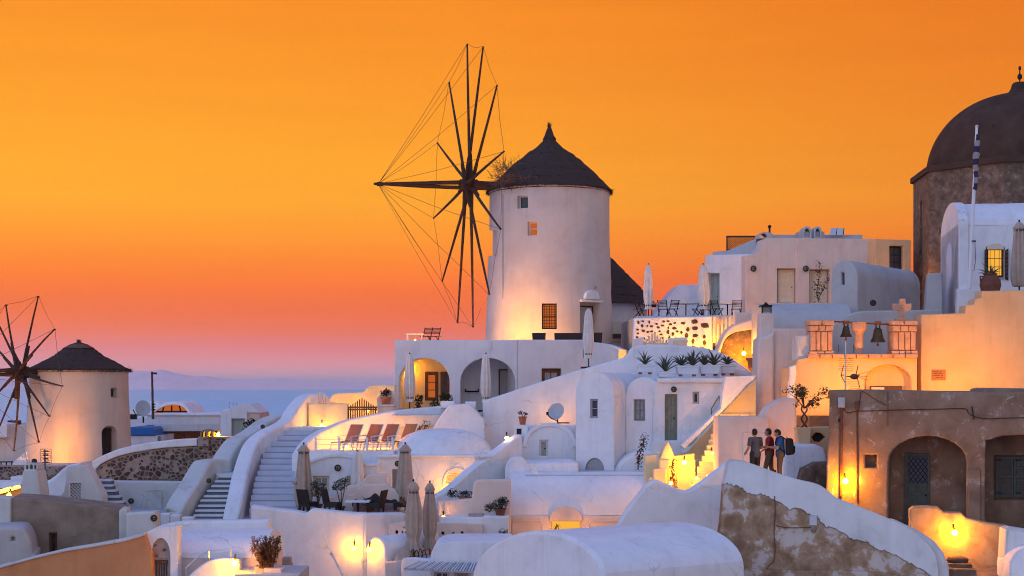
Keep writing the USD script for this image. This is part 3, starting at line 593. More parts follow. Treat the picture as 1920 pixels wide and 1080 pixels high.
f = window(T, DB, 797, 697, 822, 751, rec=.0, frame='brown_wood', pane='lit_pane_red', nx=1, ny=3, fw=.13, label='glazed brown door glowing orange')
window(T, DB, 826, 697, 843.5, 748, rec=.0, frame='brown_wood', pane='dark_pane', nx=1, ny=2, fw=.1, label='brown window half behind the arch')
door(T, DB, 935, 692, 968, 762, rec=.0, mat='grey_wood', frame='brown_wood', label='grey door in a brown frame')
T.add('gutter_spout', tube([D.at(920, 641, -.03), D.at(920, 656, -.03)], .03, 6), 'cool_white')
T.done()
bulkhead('wall_lamp', 'round unlit wall lamp above the door in the dark right arch', DB.at(952, 680, -.05), .14)
T = Thing('wall_rack', 'low dark wall rack inside the dim right arch', 'rack')
T.add('rail', tube([DB.at(873, 734, -.2), DB.at(897, 734, -.2)], .035, 6), 'iron')
for x in (873, 897): T.add('bracket', tube([DB.at(x, 730, 0), DB.at(x, 734, -.2)], .03, 6), 'iron')
T.done()
lamp('lit lamp on the inner wall of the yellow left arch', D.at(756, 690, 1.9), 'lamp_high', back=(-1, 0, 0)); 
setting('terrace', slab(Pl(855, 56.2), [(735, 778), (903, 778), (903, 800), (735, 800)], 5.8), 'paving')
spot('small floor lamp at the foot of the large windmill by the roof edge', [(938 - CX) / F * 65, 65, 1.985], 'lamp_floodlight', .043)
spot('floor lamp on the roof beside the wicker sofas', [(1062 - CX) / F * 65.6, 65.6, 1.99], 'lamp_high', .045)
# closed parasols: one of each kind, then copies
def parasol(name, label, c, h, prof, mat, group=None, skirt=True, seed=0, nf=8, polebot=0.0):
    """h: height of the finial above the foot; prof: (radius, height) of the folded canopy from top to bottom."""
    T = Thing(name, label, 'parasol', group); g = np.random.default_rng(seed)
    T.add('pole', tube([[0, 0, polebot], [0, 0, h - .02]], .028, 8), 'brown_wood')
    T.add('base', cbox([0, 0, polebot + .04], [.5, .5, .08]), 'iron')
    p = np.array(prof, float); q = curve(p, 4); ph = g.random(3) * 6
    can = lathe([(r, z) for r, z in q[::-1]], [0, 0, 0], 64, fold=lambda th, i: 1 + (.24 * np.sin(nf * th + ph[0] + .02 * i) * (.4 + .6 * np.sin(th * 1.5 + ph[1]) ** 2) + .07 * np.sin(3 * th + ph[2] + i * .05)) * min(1, (len(q) - 1 - i) / 3 + .15))
    T.add('canopy', can, mat, smooth=60)
    if skirt:
        T.add('vent_cap', lathe([(.02, h - .02), (.10, h - .06), (.17, h - .2), (.19, h - .27), (.165, h - .25)][::-1], [0, 0, 0], 48, fold=lambda th, i: 1 + .14 * np.sin(nf * th) * (i < 3)), mat, smooth=60)
    zt = p[np.argmin(p[2:-1, 0]) + 2] if len(p) > 4 else p[-1]
    T.add('tie', lathe([(zt[0] * 1.12, zt[1] - .03), (zt[0] * 1.14, zt[1] + .03)], [0, 0, 0], 24), 'grey_cloth')
    T.add('finial', ball([0, 0, h + .015], .036, 1, (1, 1, 1.3)), 'dark_wood')
    return T
def put(T, c): T.done(loc=np.zeros(3)); stage.GetPrimAtPath(T.path).GetAttribute('xformOp:translate').Set(Gf.Vec3d(*map(float, c))); return T
SKIRTED = [(.05, 2.55), (.17, 2.38), (.15, 2.25), (.24, 1.6), (.23, .95), (.17, .72), (.24, .5), (.31, .38)]
SLIM = [(.03, 2.5), (.13, 2.3), (.17, 1.8), (.2, 1.3), (.19, .85), (.13, .6), (.17, .42)]
PS = put(parasol('closed_parasol', 'nearest closed beige parasol with a dark tie and flared skirt', None, 2.62, SKIRTED, 'canvas', seed=1), P(775, 1052, 46))
TIER = [(.05, 2.6), (.2, 2.38), (.17, 2.3), (.24, 1.5), (.29, .8), (.24, .42), (.2, .35)]
PW = put(parasol('closed_parasol', 'closed white parasol leaning against nothing inside the yellow arch'.replace('leaning against nothing', 'standing'), None, 2.5, SLIM, 'canvas_white', seed=3, skirt=False), P(768, 772, 60.8))
PW.copy(P(911, 772, 60.8), 1.0, 'closed white parasol standing before the dark right arch')
PW.copy(P(1103.5, 691, 58.5), 2.0, 'closed white parasol at the foot of the large windmill door')
PS.copy(P(806, 1048, 46.6), 1.1, 'closed beige parasol just right of the nearest one', scale=(.85, .85, .97))
PT = put(parasol('closed_parasol', 'closed beige parasol beside the foot of the wide white steps', None, 2.62, TIER, 'canvas', seed=4), P(569.5, 968, 51))
PT.copy(P(760, 966, 50.5), .7, 'tall closed beige parasol before the door of the house with the fan window', scale=(1, 1, .98))
PW.copy(P(670.5, 946, 51.68), 2.6, 'closed pale parasol behind the scalloped sofa wall', scale=(1.1, 1.1, .78))
# roof furniture beside the large mill
T = Thing('wooden_table', 'small orange lit wooden table on the roof edge of the arched house', 'table'); ztop = P(778, 625, 64)[2]
T.add('tabletop', box(P(778, 627, 64), [.82, .7, .06]), 'cream_wood')
for x, y in ((764, 63.7), (791, 63.7), (766, 64.3), (790, 64.3)): T.add('leg', box(P(x, 632.5, y) , [.06, .06, .24]), 'cream_wood')
T.done()
spot('lamp on the roof floor behind the small wooden table', P(779, 637.2, 63.2) - [0, 0, .03], 'lamp_high', .035)
def slat_chair(label, loc, rz, group=None, mat='iron'):
    T = Thing('folding_chair', label, 'chair', group)
    T.add('frame', cat(*[tube([[x, -.22, 0], [x, .02, .42], [x, .2, .86]], .022, 5) for x in (-.21, .21)], *[tube([[x, .24, 0], [x, -.02, .28], [x, -.22, .46]], .022, 5) for x in (-.19, .19)]), mat)
    T.add('seat', cat(*[box([0, -.2 + .08 * k, .45], [.44, .05, .02]) for k in range(6)]), mat)
    for k in range(5): T.add('slat', tube([[-.21, .09 + .026 * k, .58 + .062 * k], [.21, .09 + .026 * k, .58 + .062 * k]], .016, 5), mat)
    T.done(loc=np.zeros(3)); x = stage.GetPrimAtPath(T.path); x.GetAttribute('xformOp:translate').Set(Gf.Vec3d(*map(float, loc)))
    r = UsdGeom.Xformable(x).AddRotateZOp(); r.Set(math.degrees(rz)); return T
zr = 1.95
def ground(px, Y, z): p = P(px, HY, Y); p[2] = z; return p
CH = slat_chair('left one of two dark folding chairs on the roof by the orange table', ground(800, 64.2, 1.72), -.5)
CH.copy(ground(815, 64.4, 1.72), -.45, 'right one of two dark folding chairs on the roof by the orange table')
def sofa(label, px0, px1, Y, z, h=.62):
    T = Thing('wicker_sofa', label, 'sofa'); a, b = ground(px0, Y, z), ground(px1, Y, z); w = b[0] - a[0]; m = (a + b) / 2
    g = Polygon([(-w / 2, 0), (w / 2, 0), (w / 2 + .04, h), (-w / 2 - .04, h)]); v, f = extrude2d(g, 0, .14, .03); 
    T.add('back', tm(np.c_[v[:, 0], v[:, 2], v[:, 1]] + m, f), 'wicker'); T.add('seat', cbox(m + [0, .5, .2], [w, .75, .38]), 'wicker')
    for s in (-1, 1): T.add('arm', cbox(m + [s * (w / 2 - .07), .5, .3], [.13, .8, .58]), 'wicker')
    return T.done()
sofa('dark wicker armchair by the barred window of the large windmill', 999, 1022, 64.5, 1.72); sofa('long dark wicker sofa before the large windmill', 1041, 1090, 64.6, 1.72); sofa('dark wicker armchair beside the large windmill door', 1098, 1128, 64.8, 1.75)
# ------------------------------------------------------------------ the long sloping wall and the twin vaulted houses
SW = Pl(1000, 57)
T = Thing('sloping_wall', 'long white wall sloping up from the arches to the agave planters', 'wall')
top = [(905, 752), (990, 724), (1075, 697), (1150, 676), (1175, 667), (1184, 653), (1205, 647), (1240, 646), (1290, 649), (1335, 655), (1372, 671), (1400, 690), (1418, 704)]
T.add('wall', slab(SW, [tuple(p) for p in curve(top, 4)] + [(1418, 800), (1080, 870), (905, 860)], .55, r=.08), 'white'); T.done()
V1, V2, V3 = Pl(1115, 53, -26), Pl(1207, 53.4, -26), Pl(1290, 53.1, 0)
T = Thing('vaulted_house', 'white house with two rounded vault fronts and a green door', 'house')
T.add('wall', slab(V1, arch(1080, 1151, 698, 900, 736), 4.2, [rect(1106, 748, 1121, 784), arch(1097, 1133, 859, 900, 881)], rec=.14, r=.05, wob=.012), 'white', label='left vault with a small window')
T.add('wall', slab(V2, arch(1173, 1240, 707, 880, 742), 4.2, [rect(1188, 749, 1208, 789)], rec=.14, r=.05, wob=.012), 'white', label='right vault with a window')
T.add('wall', slab(V3, [(1226, 716), (1356, 718), (1356, 850), (1226, 850)], 4, [rect(1247, 739, 1270, 826), rect(1299, 735, 1311, 757)], rec=.14, r=.04), 'white', label='flat front with the green door')
T.add('valley_roof', cat(slab(V2, [(1140, 724), (1178, 724), (1178, 742), (1140, 742)], 3.5, d0=.5), slab(V1, [(1148, 735), (1164, 735), (1164, 900), (1148, 900)], 3.0, d0=1.3)), 'white')
(u0, z1), (u1, z0) = V3.hit(1232, 706), V3.hit(1357, 719)
T.add('coping', uzbox(V3, u0, u1, z0 + .02, z0 + .2, -.12, .6, .05), 'white')
window(T, V1, 1106, 748, 1121, 784, rec=.14, frame='grey_wood', pane='dark_pane', nx=1, ny=2, fw=.05)
window(T, V2, 1188, 749, 1208, 789, rec=.14, frame='green_wood', pane='curtain_pane', nx=2, ny=2, fw=.05)
window(T, V3, 1299, 735, 1311, 757, rec=.14, frame='grey_wood', nx=1, ny=1)
door(T, V3, 1247, 739, 1270, 826, rec=.14, mat='green_wood', panels=4)
T.add('niche_shutter', to_world(V1, extrude2d(poly(V1, arch(1098, 1132, 860, 900, 882)), .07, .13)), 'grey_wood')
T.add('drainpipe', tube([V2.at(1222, y, -.02) for y in (748, 770, 800, 830)] + [V2.at(1232, 846, -.1)], .035, 6), 'white')
T.done()
bulkhead('wall_lamp', 'round unlit lamp over the green door of the vaulted house', V3.at(1263, 730, -.05), .12)
T = Thing('handrail', 'thin green metal handrail beside the flat front of the vaulted house', 'handrail'); q = V3.shift(-.4)
T.add('rail', tube([q.at(1334, 793), q.at(1334, 766), q.at(1349, 742)], .025, 6), 'green_wood'); T.add('post', tube([q.at(1349, 742), q.at(1349, 792)], .022, 6), 'green_wood'); T.done()
# planters with agaves on the roof of the vaulted house
def agave(T, c, n, L, seed, mat='leaf_agave', up=.9):
    g = np.random.default_rng(seed)
    for i in range(n):
        a = i * 2.4 + g.random() * .5; el = up * (.35 + .65 * (i / n)) + g.normal() * .08; l = L * (.75 + .4 * g.random()); w = .034 * L / .5
        d = np.array([math.cos(a) * math.cos(el), math.sin(a) * math.cos(el), math.sin(el)]); s = np.cross(d, [0, 0, 1.0]); s /= np.linalg.norm(s); nn = np.cross(s, d)
        V = []
        for t, ww in ((0, .6), (.3, 1.0), (.65, .75), (1.0, .04)):
            p = c + d * l * t + nn * (-.12 * l * (t - .5) ** 2 + .06 * l * math.sin(t * 3)); V += [p - s * w * ww + nn * .018 * ww, p, p + s * w * ww + nn * .018 * ww, p - nn * .02 * ww]
        f = []
        for k in range(3):
            b = 4 * k
            for x, y in ((0, 1), (1, 2), (2, 3), (3, 0)): f += [[b + x, b + y, b + 4 + y], [b + x, b + 4 + y, b + 4 + x]]
        T.add('leaf', tm(V, f), mat)
def planter(label, x0, x1, yt, yb, Y, n, L, seed, plants=1, feet=True):
    T = Thing('agave_planter', label, 'planter', None); q = Pl((x0 + x1) / 2, Y)
    (u0, z1), (u1, z0) = q.hit(x0, yt), q.hit(x1, yb); k = .06
    g = Polygon([(u0 + k, z0), (u1 - k, z0), (u1, z1), (u0, z1)])
    T.add('box', cat(to_world(q, extrude2d(g, 0, .5, .02)), uzbox(q, u0 - .02, u1 + .02, z1 - .06, z1 + .01, -.03, .52, .015)), 'white_paint')
    T.add('soil', uzbox(q, u0 + .05, u1 - .05, z1 - .1, z1 + .02, .04, .46), 'earth')
    if feet:
        for t in (.2, .8): T.add('foot', uzbox(q, u0 + (u1 - u0) * t - .06, u0 + (u1 - u0) * t + .06, z0 - .08, z0, .1, .4), 'terracotta')
    for j in range(plants): agave(T, q.W(u0 + (u1 - u0) * (j + .5) / plants, z1 + .02, .25), n + 2, L * (.9 + .22 * ((seed * 7 + j * 3) % 5) / 4), seed + j, up=1.15 + .1 * ((seed + j) % 3))
    return T.done()
zp = 704
planter('small white planter with a few agave blades at the left end of the row', 1195, 1226, 684, 698, 54.9, 9, .55, 1, 1)
planter('low white planter half sunk behind the coping with tall agave', 1234, 1264, 697, 707, 54.4, 15, .62, 2, 1, False)
planter('left of the three large white agave planters on the roof', 1269, 1311, 686, 702, 54.6, 16, .58, 3, 2)
planter('middle of the three large white agave planters on the roof', 1312, 1351, 685, 701, 54.8, 16, .60, 5, 2)
planter('right of the three large white agave planters on the roof', 1352, 1380, 684, 700, 55.2, 17, .46, 8, 1)
# satellite dish, red pot, ledge, terraces under the sloping wall
Q = Pl(1045, 55.6)
T = Thing('satellite_dish', 'round white satellite dish against the glowing sloping wall', 'satellite dish'); c = Q.at(1044, 773)
m = trimesh.creation.revolve(np.array([(.001, 0), (.12, .008), (.24, .035), (.35, .08), (.355, .095), (.345, .098), (.24, .055), (.12, .028), (.001, .02)]), sections=36); M4 = trimesh.transformations.rotation_matrix(math.radians(68), [1, 0, 0]); M5 = trimesh.transformations.rotation_matrix(math.radians(-28), [0, 0, 1]); m.apply_transform(M5 @ M4); m.apply_translation(c)
T.add('dish', tm(m.vertices, m.faces), 'plastic_grey'); T.add('feed_arm', tube([c + [.0, .05, -.34], c + [-.25, -.4, -.22], c + [-.38, -.42, -.08]], .02, 5), 'iron'); T.add('feed', box(c + [-.38, -.42, -.04], [.1, .14, .12]), 'iron'); T.add('mast', tube([c + [0, .12, 0], c + [.05, .14, -.5]], .03, 6), 'iron'); T.add('foot', box(c + [.25, .1, -.42], [.5, .1, .05]), 'brown_wood'); T.done()
lamp('hidden lamp at the foot of the wall behind the satellite dish', Q.at(1046, 782, .5), 'lamp_mid', .06)
T = Thing('ledge_house', 'low white house front with a shallow arch outline and shuttered window', 'house'); E = Pl(1030, 54.2)
E2 = E.shift(.9)
T.add('parapet', slab(E2, [(978, 797), (1082, 797), (1082, 830), (978, 830)], .5, r=.04), 'white')
T.add('wall', slab(E, [(974, 815)] + arch(982, 1079, 795, 900, 834)[1:-1] + [(1080, 905), (974, 905)], 1.6, [rect(1012, 826, 1027, 855)], rec=.2, r=.05), 'white')
T.add('arch_band', to_world(E, extrude2d(poly(E, arch(980, 1081, 792, 838, 834)).difference(poly(E, arch(987, 1074, 799, 838, 836))).buffer(0), -.06, .1, .02)) if isinstance(poly(E, arch(980, 1081, 792, 838, 834)).difference(poly(E, arch(987, 1074, 799, 838, 836))), Polygon) else None, 'white')
door(T, E, 1012, 826, 1027, 855, rec=.2, mat='dim_pane', frame='white_wood', name='window_shutter', panels=2); T.done()
def potted(label, c, pot_r, pot_h, clumps, n, leaf, leafmat, seed, potmat='terracotta', name='potted_plant', flower=None, stem=True, square=False):
    T = Thing(name, label, 'plant'); c = np.asarray(c, float)
    pot = cbox(c + [0, 0, pot_h / 2], [pot_r * 2, pot_r * 2, pot_h]) if square else lathe([(pot_r * .7, 0), (pot_r * .95, pot_h * .85), (pot_r * 1.1, pot_h * .86), (pot_r * 1.1, pot_h), (pot_r * .9, pot_h), (pot_r * .85, pot_h * .9)], c, 24)
    T.add('pot', pot, potmat)
    cl = [(c + np.array(a), np.array(b)) for a, b in clumps]
    if stem:
        for a, b in cl: T.add('stem', tube([c + [0, 0, pot_h * .8], (c + [0, 0, pot_h * .8]) * .4 + a * .6 + [.02, .01, 0], a], [.022, .018, .008], 5), 'brown_wood')
    T.add('foliage', leafcloud(n, cl, leaf, seed), leafmat, smooth=False, kind='stuff')
    if flower: T.add('flowers', leafcloud(n // 6, [(a, b * 1.05) for a, b in cl], leaf * .8, seed + 1, .9), flower, smooth=False, kind='stuff')
    return T.done()
potted('terracotta pot with sparse red flowers left of the satellite dish', E2.at(980, 796.5, .25), .16, .32, [((-.08, 0, .48), (.1, .1, .1)), ((.1, 0, .42), (.12, .1, .06))], 60, .07, 'leaf_dark', 3, flower='flower_red')
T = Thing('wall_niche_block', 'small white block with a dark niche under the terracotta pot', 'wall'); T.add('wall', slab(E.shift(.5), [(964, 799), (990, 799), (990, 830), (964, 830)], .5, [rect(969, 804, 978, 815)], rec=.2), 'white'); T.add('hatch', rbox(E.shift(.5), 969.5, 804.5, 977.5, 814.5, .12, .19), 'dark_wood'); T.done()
single('garden_wall', ribbon([(808, 938, 50.2, 975), (850, 913, 50.8, 970), (890, 878, 51.6, 960), (940, 842, 52.6, 930), (978, 815, 53.4, 930)], .45, .06), 'white', 'long white diagonal wall below the ledge house beside the fan window', 'wall')
lamp('tiny orange lamp on the wall top left of the ledge house', P(950, 821, 53.3), 'lamp_tiny', .07)
T = Thing('bench_house', 'low white vaulted annex with a rounded end wall below the ledge house', 'house'); B = Pl(1000, 51.3)
T.add('wall', cat(slab(B, [(985, 868), (1075, 866), (1085, 870), (1085, 920), (985, 920)], 2.2, r=.14), slab(B.shift(-.2), arch(947, 993, 857, 930, 884), 1.2, r=.05), slab(B.shift(-.23), arch(953, 987, 863, 930, 886), .1, r=.03)), 'white'); T.done()
single('chimney_pot', cat(lathe([(.12, 0), (.12, .18), (.05, .3), (.05, .42)], P(1003, 891, 50.6), 16)), 'white', 'small white bottle shaped chimney pot beside the rounded end wall', 'chimney')
T = Thing('curved_buttress', 'rounded white mass below the green door with a pink flowering climber', 'wall'); BT = Pl(1200, 52.6)
T.add('wall', slab(BT, [tuple(p) for p in curve([(1146, 900), (1160, 868), (1185, 850), (1210, 845), (1235, 850), (1262, 866)], 4)] + [(1262, 900)], .9, r=.15), 'white')
T.add('parapet', slab(BT.shift(.15), [(1222, 830), (1262, 826), (1300, 826), (1300, 860), (1222, 860)], .5, r=.06), 'white'); T.done()
T = Thing('lattice_wall', 'short white wall with a diamond lattice opening beside the green door terrace', 'wall'); LW = Pl(1300, 52.4)
T.add('wall', through(LW, [(1279, 814), (1315, 813), (1315, 850), (1279, 850)], .25, [rect(1289, 820, 1308, 836)], r=.03), 'white')
(u0, z1), (u1, z0) = LW.hit(1289, 820), LW.hit(1308, 836)
T.add('lattice', cat(*[tube([LW.W(u0 + (u1 - u0) * a, z0, .1), LW.W(u0 + (u1 - u0) * b, z1, .1)], .02, 4) for a, b in ((0, .4), (.2, .6), (.4, .8), (.6, 1), (.4, 0), (.6, .2), (.8, .4), (1, .6))]), 'white_wood'); T.done()
def climber(label, pts, n, seed, leafmat='leaf_dark', flower='flower_red', spread=.14, leaf=.08, name='climbing_plant'):
    T = Thing(name, label, 'plant'); p = curve(np.array(pts), 5)
    T.add('stem', tube(p, np.linspace(.025, .01, len(p)), 5), 'brown_wood'); cl = [(q, (spread, spread, spread * 1.3)) for q in p[2:]]
    T.add('foliage', leafcloud(n, cl, leaf, seed), leafmat, smooth=False, kind='stuff')
    if flower: T.add('flowers', leafcloud(n // 2, cl, leaf * .8, seed + 1, .9), flower, smooth=False, kind='stuff')
    return T.done()
climber('slim dark red flowering climber on a post below the vaulted house', [P(1196, 880, 51.5), P(1198, 860, 51.5), P(1203, 840, 51.5), P(1209, 820, 51.5)], 190, 4, flower='flower_dark', spread=.16)
setting('roof_terrace', slab(Pl(1090, 50.2), [(985, 890.5), (1228, 890.5), (1228, 900), (985, 900)], 3.5), 'paving')
single('pebbles', leafcloud(260, [(P(1020 + 36 * k, 889.6, 50.8 + .3 * (k % 3)), (.5, .4, .03)) for k in range(6)], .09, 5, .9), 'gravel', 'pale pebbles strewn along the roof terrace edge behind the long vault', 'pebbles', kind='stuff', smooth=False)
# long vault with the lit window
def vaultx(pl, x0, x1, ytop, yeave, ybot, depth, r=.0, n=14, over=0.0):
    (u0, zt), (u1, ze), (_, zb) = pl.hit(x0, ytop), pl.hit(x1, yeave), pl.hit(x0, ybot)
    pr = [(0, zb), (0, ze), (-over, ze)] if over else [(0, zb), (0, ze)]
    pr += [(depth / 2 - (depth / 2 + over) * math.cos(t), ze + (zt - ze) * math.sin(t)) for t in np.linspace(0, math.pi, n)][1 if over else 1:] + [(depth, zb)]
    k = len(pr); ns = 7; V = []
    for i, u in enumerate(np.linspace(u0, u1, ns)):
        V += [pl.W(u, z + .012 * math.sin(i * 1.9 + 3 * d), d) for d, z in pr]
    f = []
    for s in range(ns - 1):
        for i in range(k - 1): a = s * k + i; f += [[a, a + k, a + k + 1], [a, a + k + 1, a + 1]]
    g = np.array(mapbox_earcut.triangulate_float64(np.array(pr, float), np.array([k], np.uint32))).reshape(-1, 3); f += [*map(list, g), *map(list, g[:, ::-1] + (ns - 1) * k)]
    return tm(V, f)
LV = Pl(1085, 49.3)
T = Thing('long_vault_house', 'long white barrel vaulted house with a bright yellow window under a dormer arch', 'house')
T.add('roof', vaultx(LV, 955, 1226, 889, 966, 967, 3.0), 'white')
T.add('wall', slab(LV, [(952, 966), (1226, 968), (1226, 1040), (952, 1040)], 3.1, [rect(1033, 975.5, 1090, 1000)], rec=.3, r=.03, d0=-.06), 'peach')
T.add('dormer', slab(LV, arch(1030, 1092, 949, 976, 974), 1.5, d0=-.12, r=.04), 'peach')
window(T, LV, 1033, 975.5, 1090, 1000, rec=.25, frame='cream_wood', pane='lit_pane', nx=1, ny=1, fw=.035, label='bright yellow window with a leafy motif')
mo = [tube([LV.at(x0, 999, .08), LV.at(x0 + dx, 984, .08)], .012, 4) for x0, dx in ((1040, 5), (1049, -4))]
T.add('leaf_motif', cat(*mo, leafcloud(34, [(LV.at(1042, 990, .08), (.06, .004, .16)), (LV.at(1048, 990, .08), (.06, .004, .16))], .07, 3)), 'brown_wood', smooth=False)
pan = poly(LV, [(966, 977), (1013, 977), (1017, 983), (1017, 1010), (962, 1010), (962, 983)])
T.add('moulding', to_world(LV, extrude2d(pan.buffer(.04).difference(pan.buffer(-.02)), -.09, -.05, .01)), 'peach')
pan = poly(LV, [(1108, 977), (1160, 977), (1164, 983), (1164, 1010), (1103, 1010), (1103, 983)])
T.add('moulding', to_world(LV, extrude2d(pan.buffer(.04).difference(pan.buffer(-.02)), -.09, -.05, .01)), 'peach')
T.add('end_post', slab(LV, [(1218, 895), (1225, 895), (1225, 915), (1218, 915)], .3, d0=-.02), 'cream_wood')
T.done()
lamp('hidden lamp in the courtyard before the yellow window', LV.at(1062, 1010, -1.0), 'lamp_high', .06)
# ------------------------------------------------------------------ yellow lit stairway and the walls round it
def step_run(T, a, b, n, mat='step_blue', edge=None, name='step', body=.45, edgeh=.06):
    """Steps between two front edges a, b = (x left, x right, py, Y)."""
    A0, A1, B0, B1 = P(a[0], a[2], a[3]), P(a[1], a[2], a[3]), P(b[0], b[2], b[3]), P(b[1], b[2], b[3])
    rise = (B0[2] - A0[2]) / n
    for i in range(n + 1):
        t = i / n; l, r = A0 + (B0 - A0) * t, A1 + (B1 - A1) * t; s = (B0 - A0)[1] / n + .06
        q = [l, r, r + [0, max(s, .3), 0], l + [0, max(s, .3), 0]]
        def pris(z0, z1, grow=0.0):
            V = [p * [1, 1, 0] + [0, -grow if k < 2 else 0, p[2] + z1] for k, p in enumerate(q)] + [p * [1, 1, 0] + [0, -grow if k < 2 else 0, p[2] + z0] for k, p in enumerate(q)]
            return tm(V, [[0, 1, 2], [0, 2, 3], [4, 6, 5], [4, 7, 6], [0, 5, 1], [0, 4, 5], [1, 6, 2], [1, 5, 6], [2, 7, 3], [2, 6, 7], [3, 4, 0], [3, 7, 4]])
        k = T.add(name, pris(-rise - body, -edgeh if edge else 0), mat, smooth=False)
        if edge: T.add('nosing', pris(-edgeh, 0, .03), edge, k, smooth=False)
Wd = Pl(1340, 51.0, 0)
single('stair_parapet', slab(Pl(1345, 51.2), [tuple(p) for p in curve([(1284, 842), (1305, 820), (1340, 785), (1368, 757), (1386, 738), (1400, 722), (1413, 712)], 4)] + [(1418, 704), (1360, 706), (1354, 740), (1352, 765), (1318, 798), (1276, 836)], .5, r=.06), 'white', 'white curved stair parapet rising right of the flat front of the vaulted house', 'wall')
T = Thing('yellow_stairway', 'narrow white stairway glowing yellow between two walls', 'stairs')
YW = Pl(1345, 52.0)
T.add('side_wall', slab(YW, [(1286, 850), (1345, 785), (1390, 736), (1418, 712), (1418, 905), (1270, 905)], .4, r=.03), 'lamplit_lime')
step_run(T, (1296, 1345, 908, 48.6), (1350, 1405, 776, 51.8), 13, 'lamplit_lime'); T.done()
lamp('bright lamp with long glow low in the yellow stairway', P(1306, 897, 48.2), 'lamp_mid', .06)
lamp('hidden lamp behind the block at the top of the yellow stairway', P(1388, 790, 50.6), 'lamp_high', .06)
lamp('hidden lamp halfway up the yellow stairway behind the post', P(1335, 850, 49.6), 'lamp_mid', .06)
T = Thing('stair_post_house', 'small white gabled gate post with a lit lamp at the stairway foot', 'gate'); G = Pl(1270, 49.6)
T.add('wall', cat(slab(G, [(1236, 862), (1244, 842), (1252, 826), (1259, 842), (1268, 862), (1268, 925), (1236, 925)], .5, r=.04), slab(G.shift(-.3), [(1236, 862), (1256, 862), (1256, 908), (1236, 908)], .4, r=.04), slab(G.shift(-.45), [(1225, 880), (1250, 878), (1250, 940), (1225, 940)], .5, r=.05), slab(G.shift(.1), [(1209, 854), (1238, 852), (1238, 920), (1209, 920)], .5, r=.05)), 'lamplit_lime')
T.add('pier', cat(slab(G.shift(.12), [(1268, 863), (1304, 863), (1304, 935), (1268, 935)], .5, r=.04), slab(G.shift(1.2), [(1215, 862), (1345, 862), (1345, 940), (1215, 940)], .3)), 'lamplit_lime'); T.add('gate_head', slab(G.shift(.1), [(1256, 856), (1302, 850), (1302, 864), (1256, 864)], .3, r=.03), 'ochre')  # lamp yellow is in the colour of pier and gate head
T.done()
lamp('bright lamp hanging from the beam at the stairway gate', P(1283.5, 867, 49.2), 'lamp_high', .08)
lamp('lit lamp among red flowers at the stairway gate', P(1258, 906, 48.2), 'lamp_high', .06)
climber('red flowering vine hanging on the stairway gate post', [P(1268, 925, 48.6), P(1264, 905, 48.6), P(1260, 885, 48.6), P(1262, 862, 48.7)], 150, 14, flower='flower_red', spread=.1, leaf=.07)
# block behind the three people
K = Pl(1400, 47.5)
T = Thing('corner_block', 'pale flat walled block with a panel behind the three people', 'wall')
T.add('wall', slab(K, [(1347, 781), (1428, 781), (1440, 781), (1440, 930), (1347, 930)], 1.2, r=.03), 'peach')
T.add('rounded_wall', slab(K.shift(.3), [(1426, 800)] + [tuple(p) for p in curve([(1428, 781), (1440, 762), (1460, 750), (1478, 746), (1494, 748)], 4)] + [(1494, 930), (1426, 930)], .7, r=.06), 'peach')
T.add('panel', rbox(K, 1393, 811, 1446, 900, -.05, .02, .02), 'peach')
T.done()
T = Thing('pillar_wall', 'tall cream wall with a chimney lantern left of the bell tower', 'wall'); TP = Pl(1440, 52.6)
T.add('wall', cat(slab(TP, [(1421, 652), (1422, 636), (1428, 631), (1440, 629), (1452, 622), (1452, 800), (1419, 800)], 1.2, r=.1, wob=.02), slab(TP.shift(.15), [(1448, 616), (1520, 616), (1520, 800), (1448, 800)], 1.5, r=.05)), 'peach')
T.add('chimney', slab(TP.shift(.4), [(1425, 588), (1452, 588), (1452, 640), (1424, 640)], .6, r=.06), 'peach')
T.done()
T = Thing('chimney_lantern', 'small square lantern cap on the chimney left of the bell tower', 'lantern'); q = TP.shift(.45)
T.add('cap', cat(rbox(q, 1427, 572, 1448, 575, -.05, .5, .01), slab(q, [(1432, 572), (1437, 566), (1442, 572)], .3)), 'iron'); T.add('glass', rbox(q, 1431, 575.5, 1445, 585, .08, .38), 'frosted')
for x in (1429.5, 1446): T.add('post', rbox(q, x - 1, 575, x + 1, 587, 0, .06), 'iron')
T.done()
# ------------------------------------------------------------------ upper right: terrace with set stones, upper house, vaults, domed church, chapel
def voronoi_stones(g, n, gap, seed, minr=.0, relax=1):
    """Irregular stone outlines filling the polygon g with joints gap wide."""
    from scipy.spatial import Voronoi
    rg = np.random.default_rng(seed); x0, y0, x1, y1 = g.bounds; pts = []
    while len(pts) < n:
        p = (x0 + (x1 - x0) * rg.random(), y0 + (y1 - y0) * rg.random())
        if g.contains(Point(p)): pts.append(p)
    pts = np.array(pts)
    for k in range(relax + 1):
        far = 4 * max(x1 - x0, y1 - y0); allp = np.vstack([pts, [[x0 - far, y0 - far], [x1 + far, y0 - far], [x0 - far, y1 + far], [x1 + far, y1 + far]]])
        v = Voronoi(allp); cells = [Polygon(v.vertices[v.regions[v.point_region[i]]]).intersection(g) for i in range(len(pts))]
        if k < relax: pts = np.array([.5 * np.array(c.centroid.coords[0]) + .5 * p for c, p in zip(cells, pts)])
    out = []
    for c in cells:
        if isinstance(c, MultiPolygon): c = max(c.geoms, key=lambda q: q.area)
        c = c.buffer(-gap).buffer(-.02).buffer(.02, quad_segs=2).simplify(.015)
        if isinstance(c, Polygon) and c.area > .004: out.append(c)
    return out
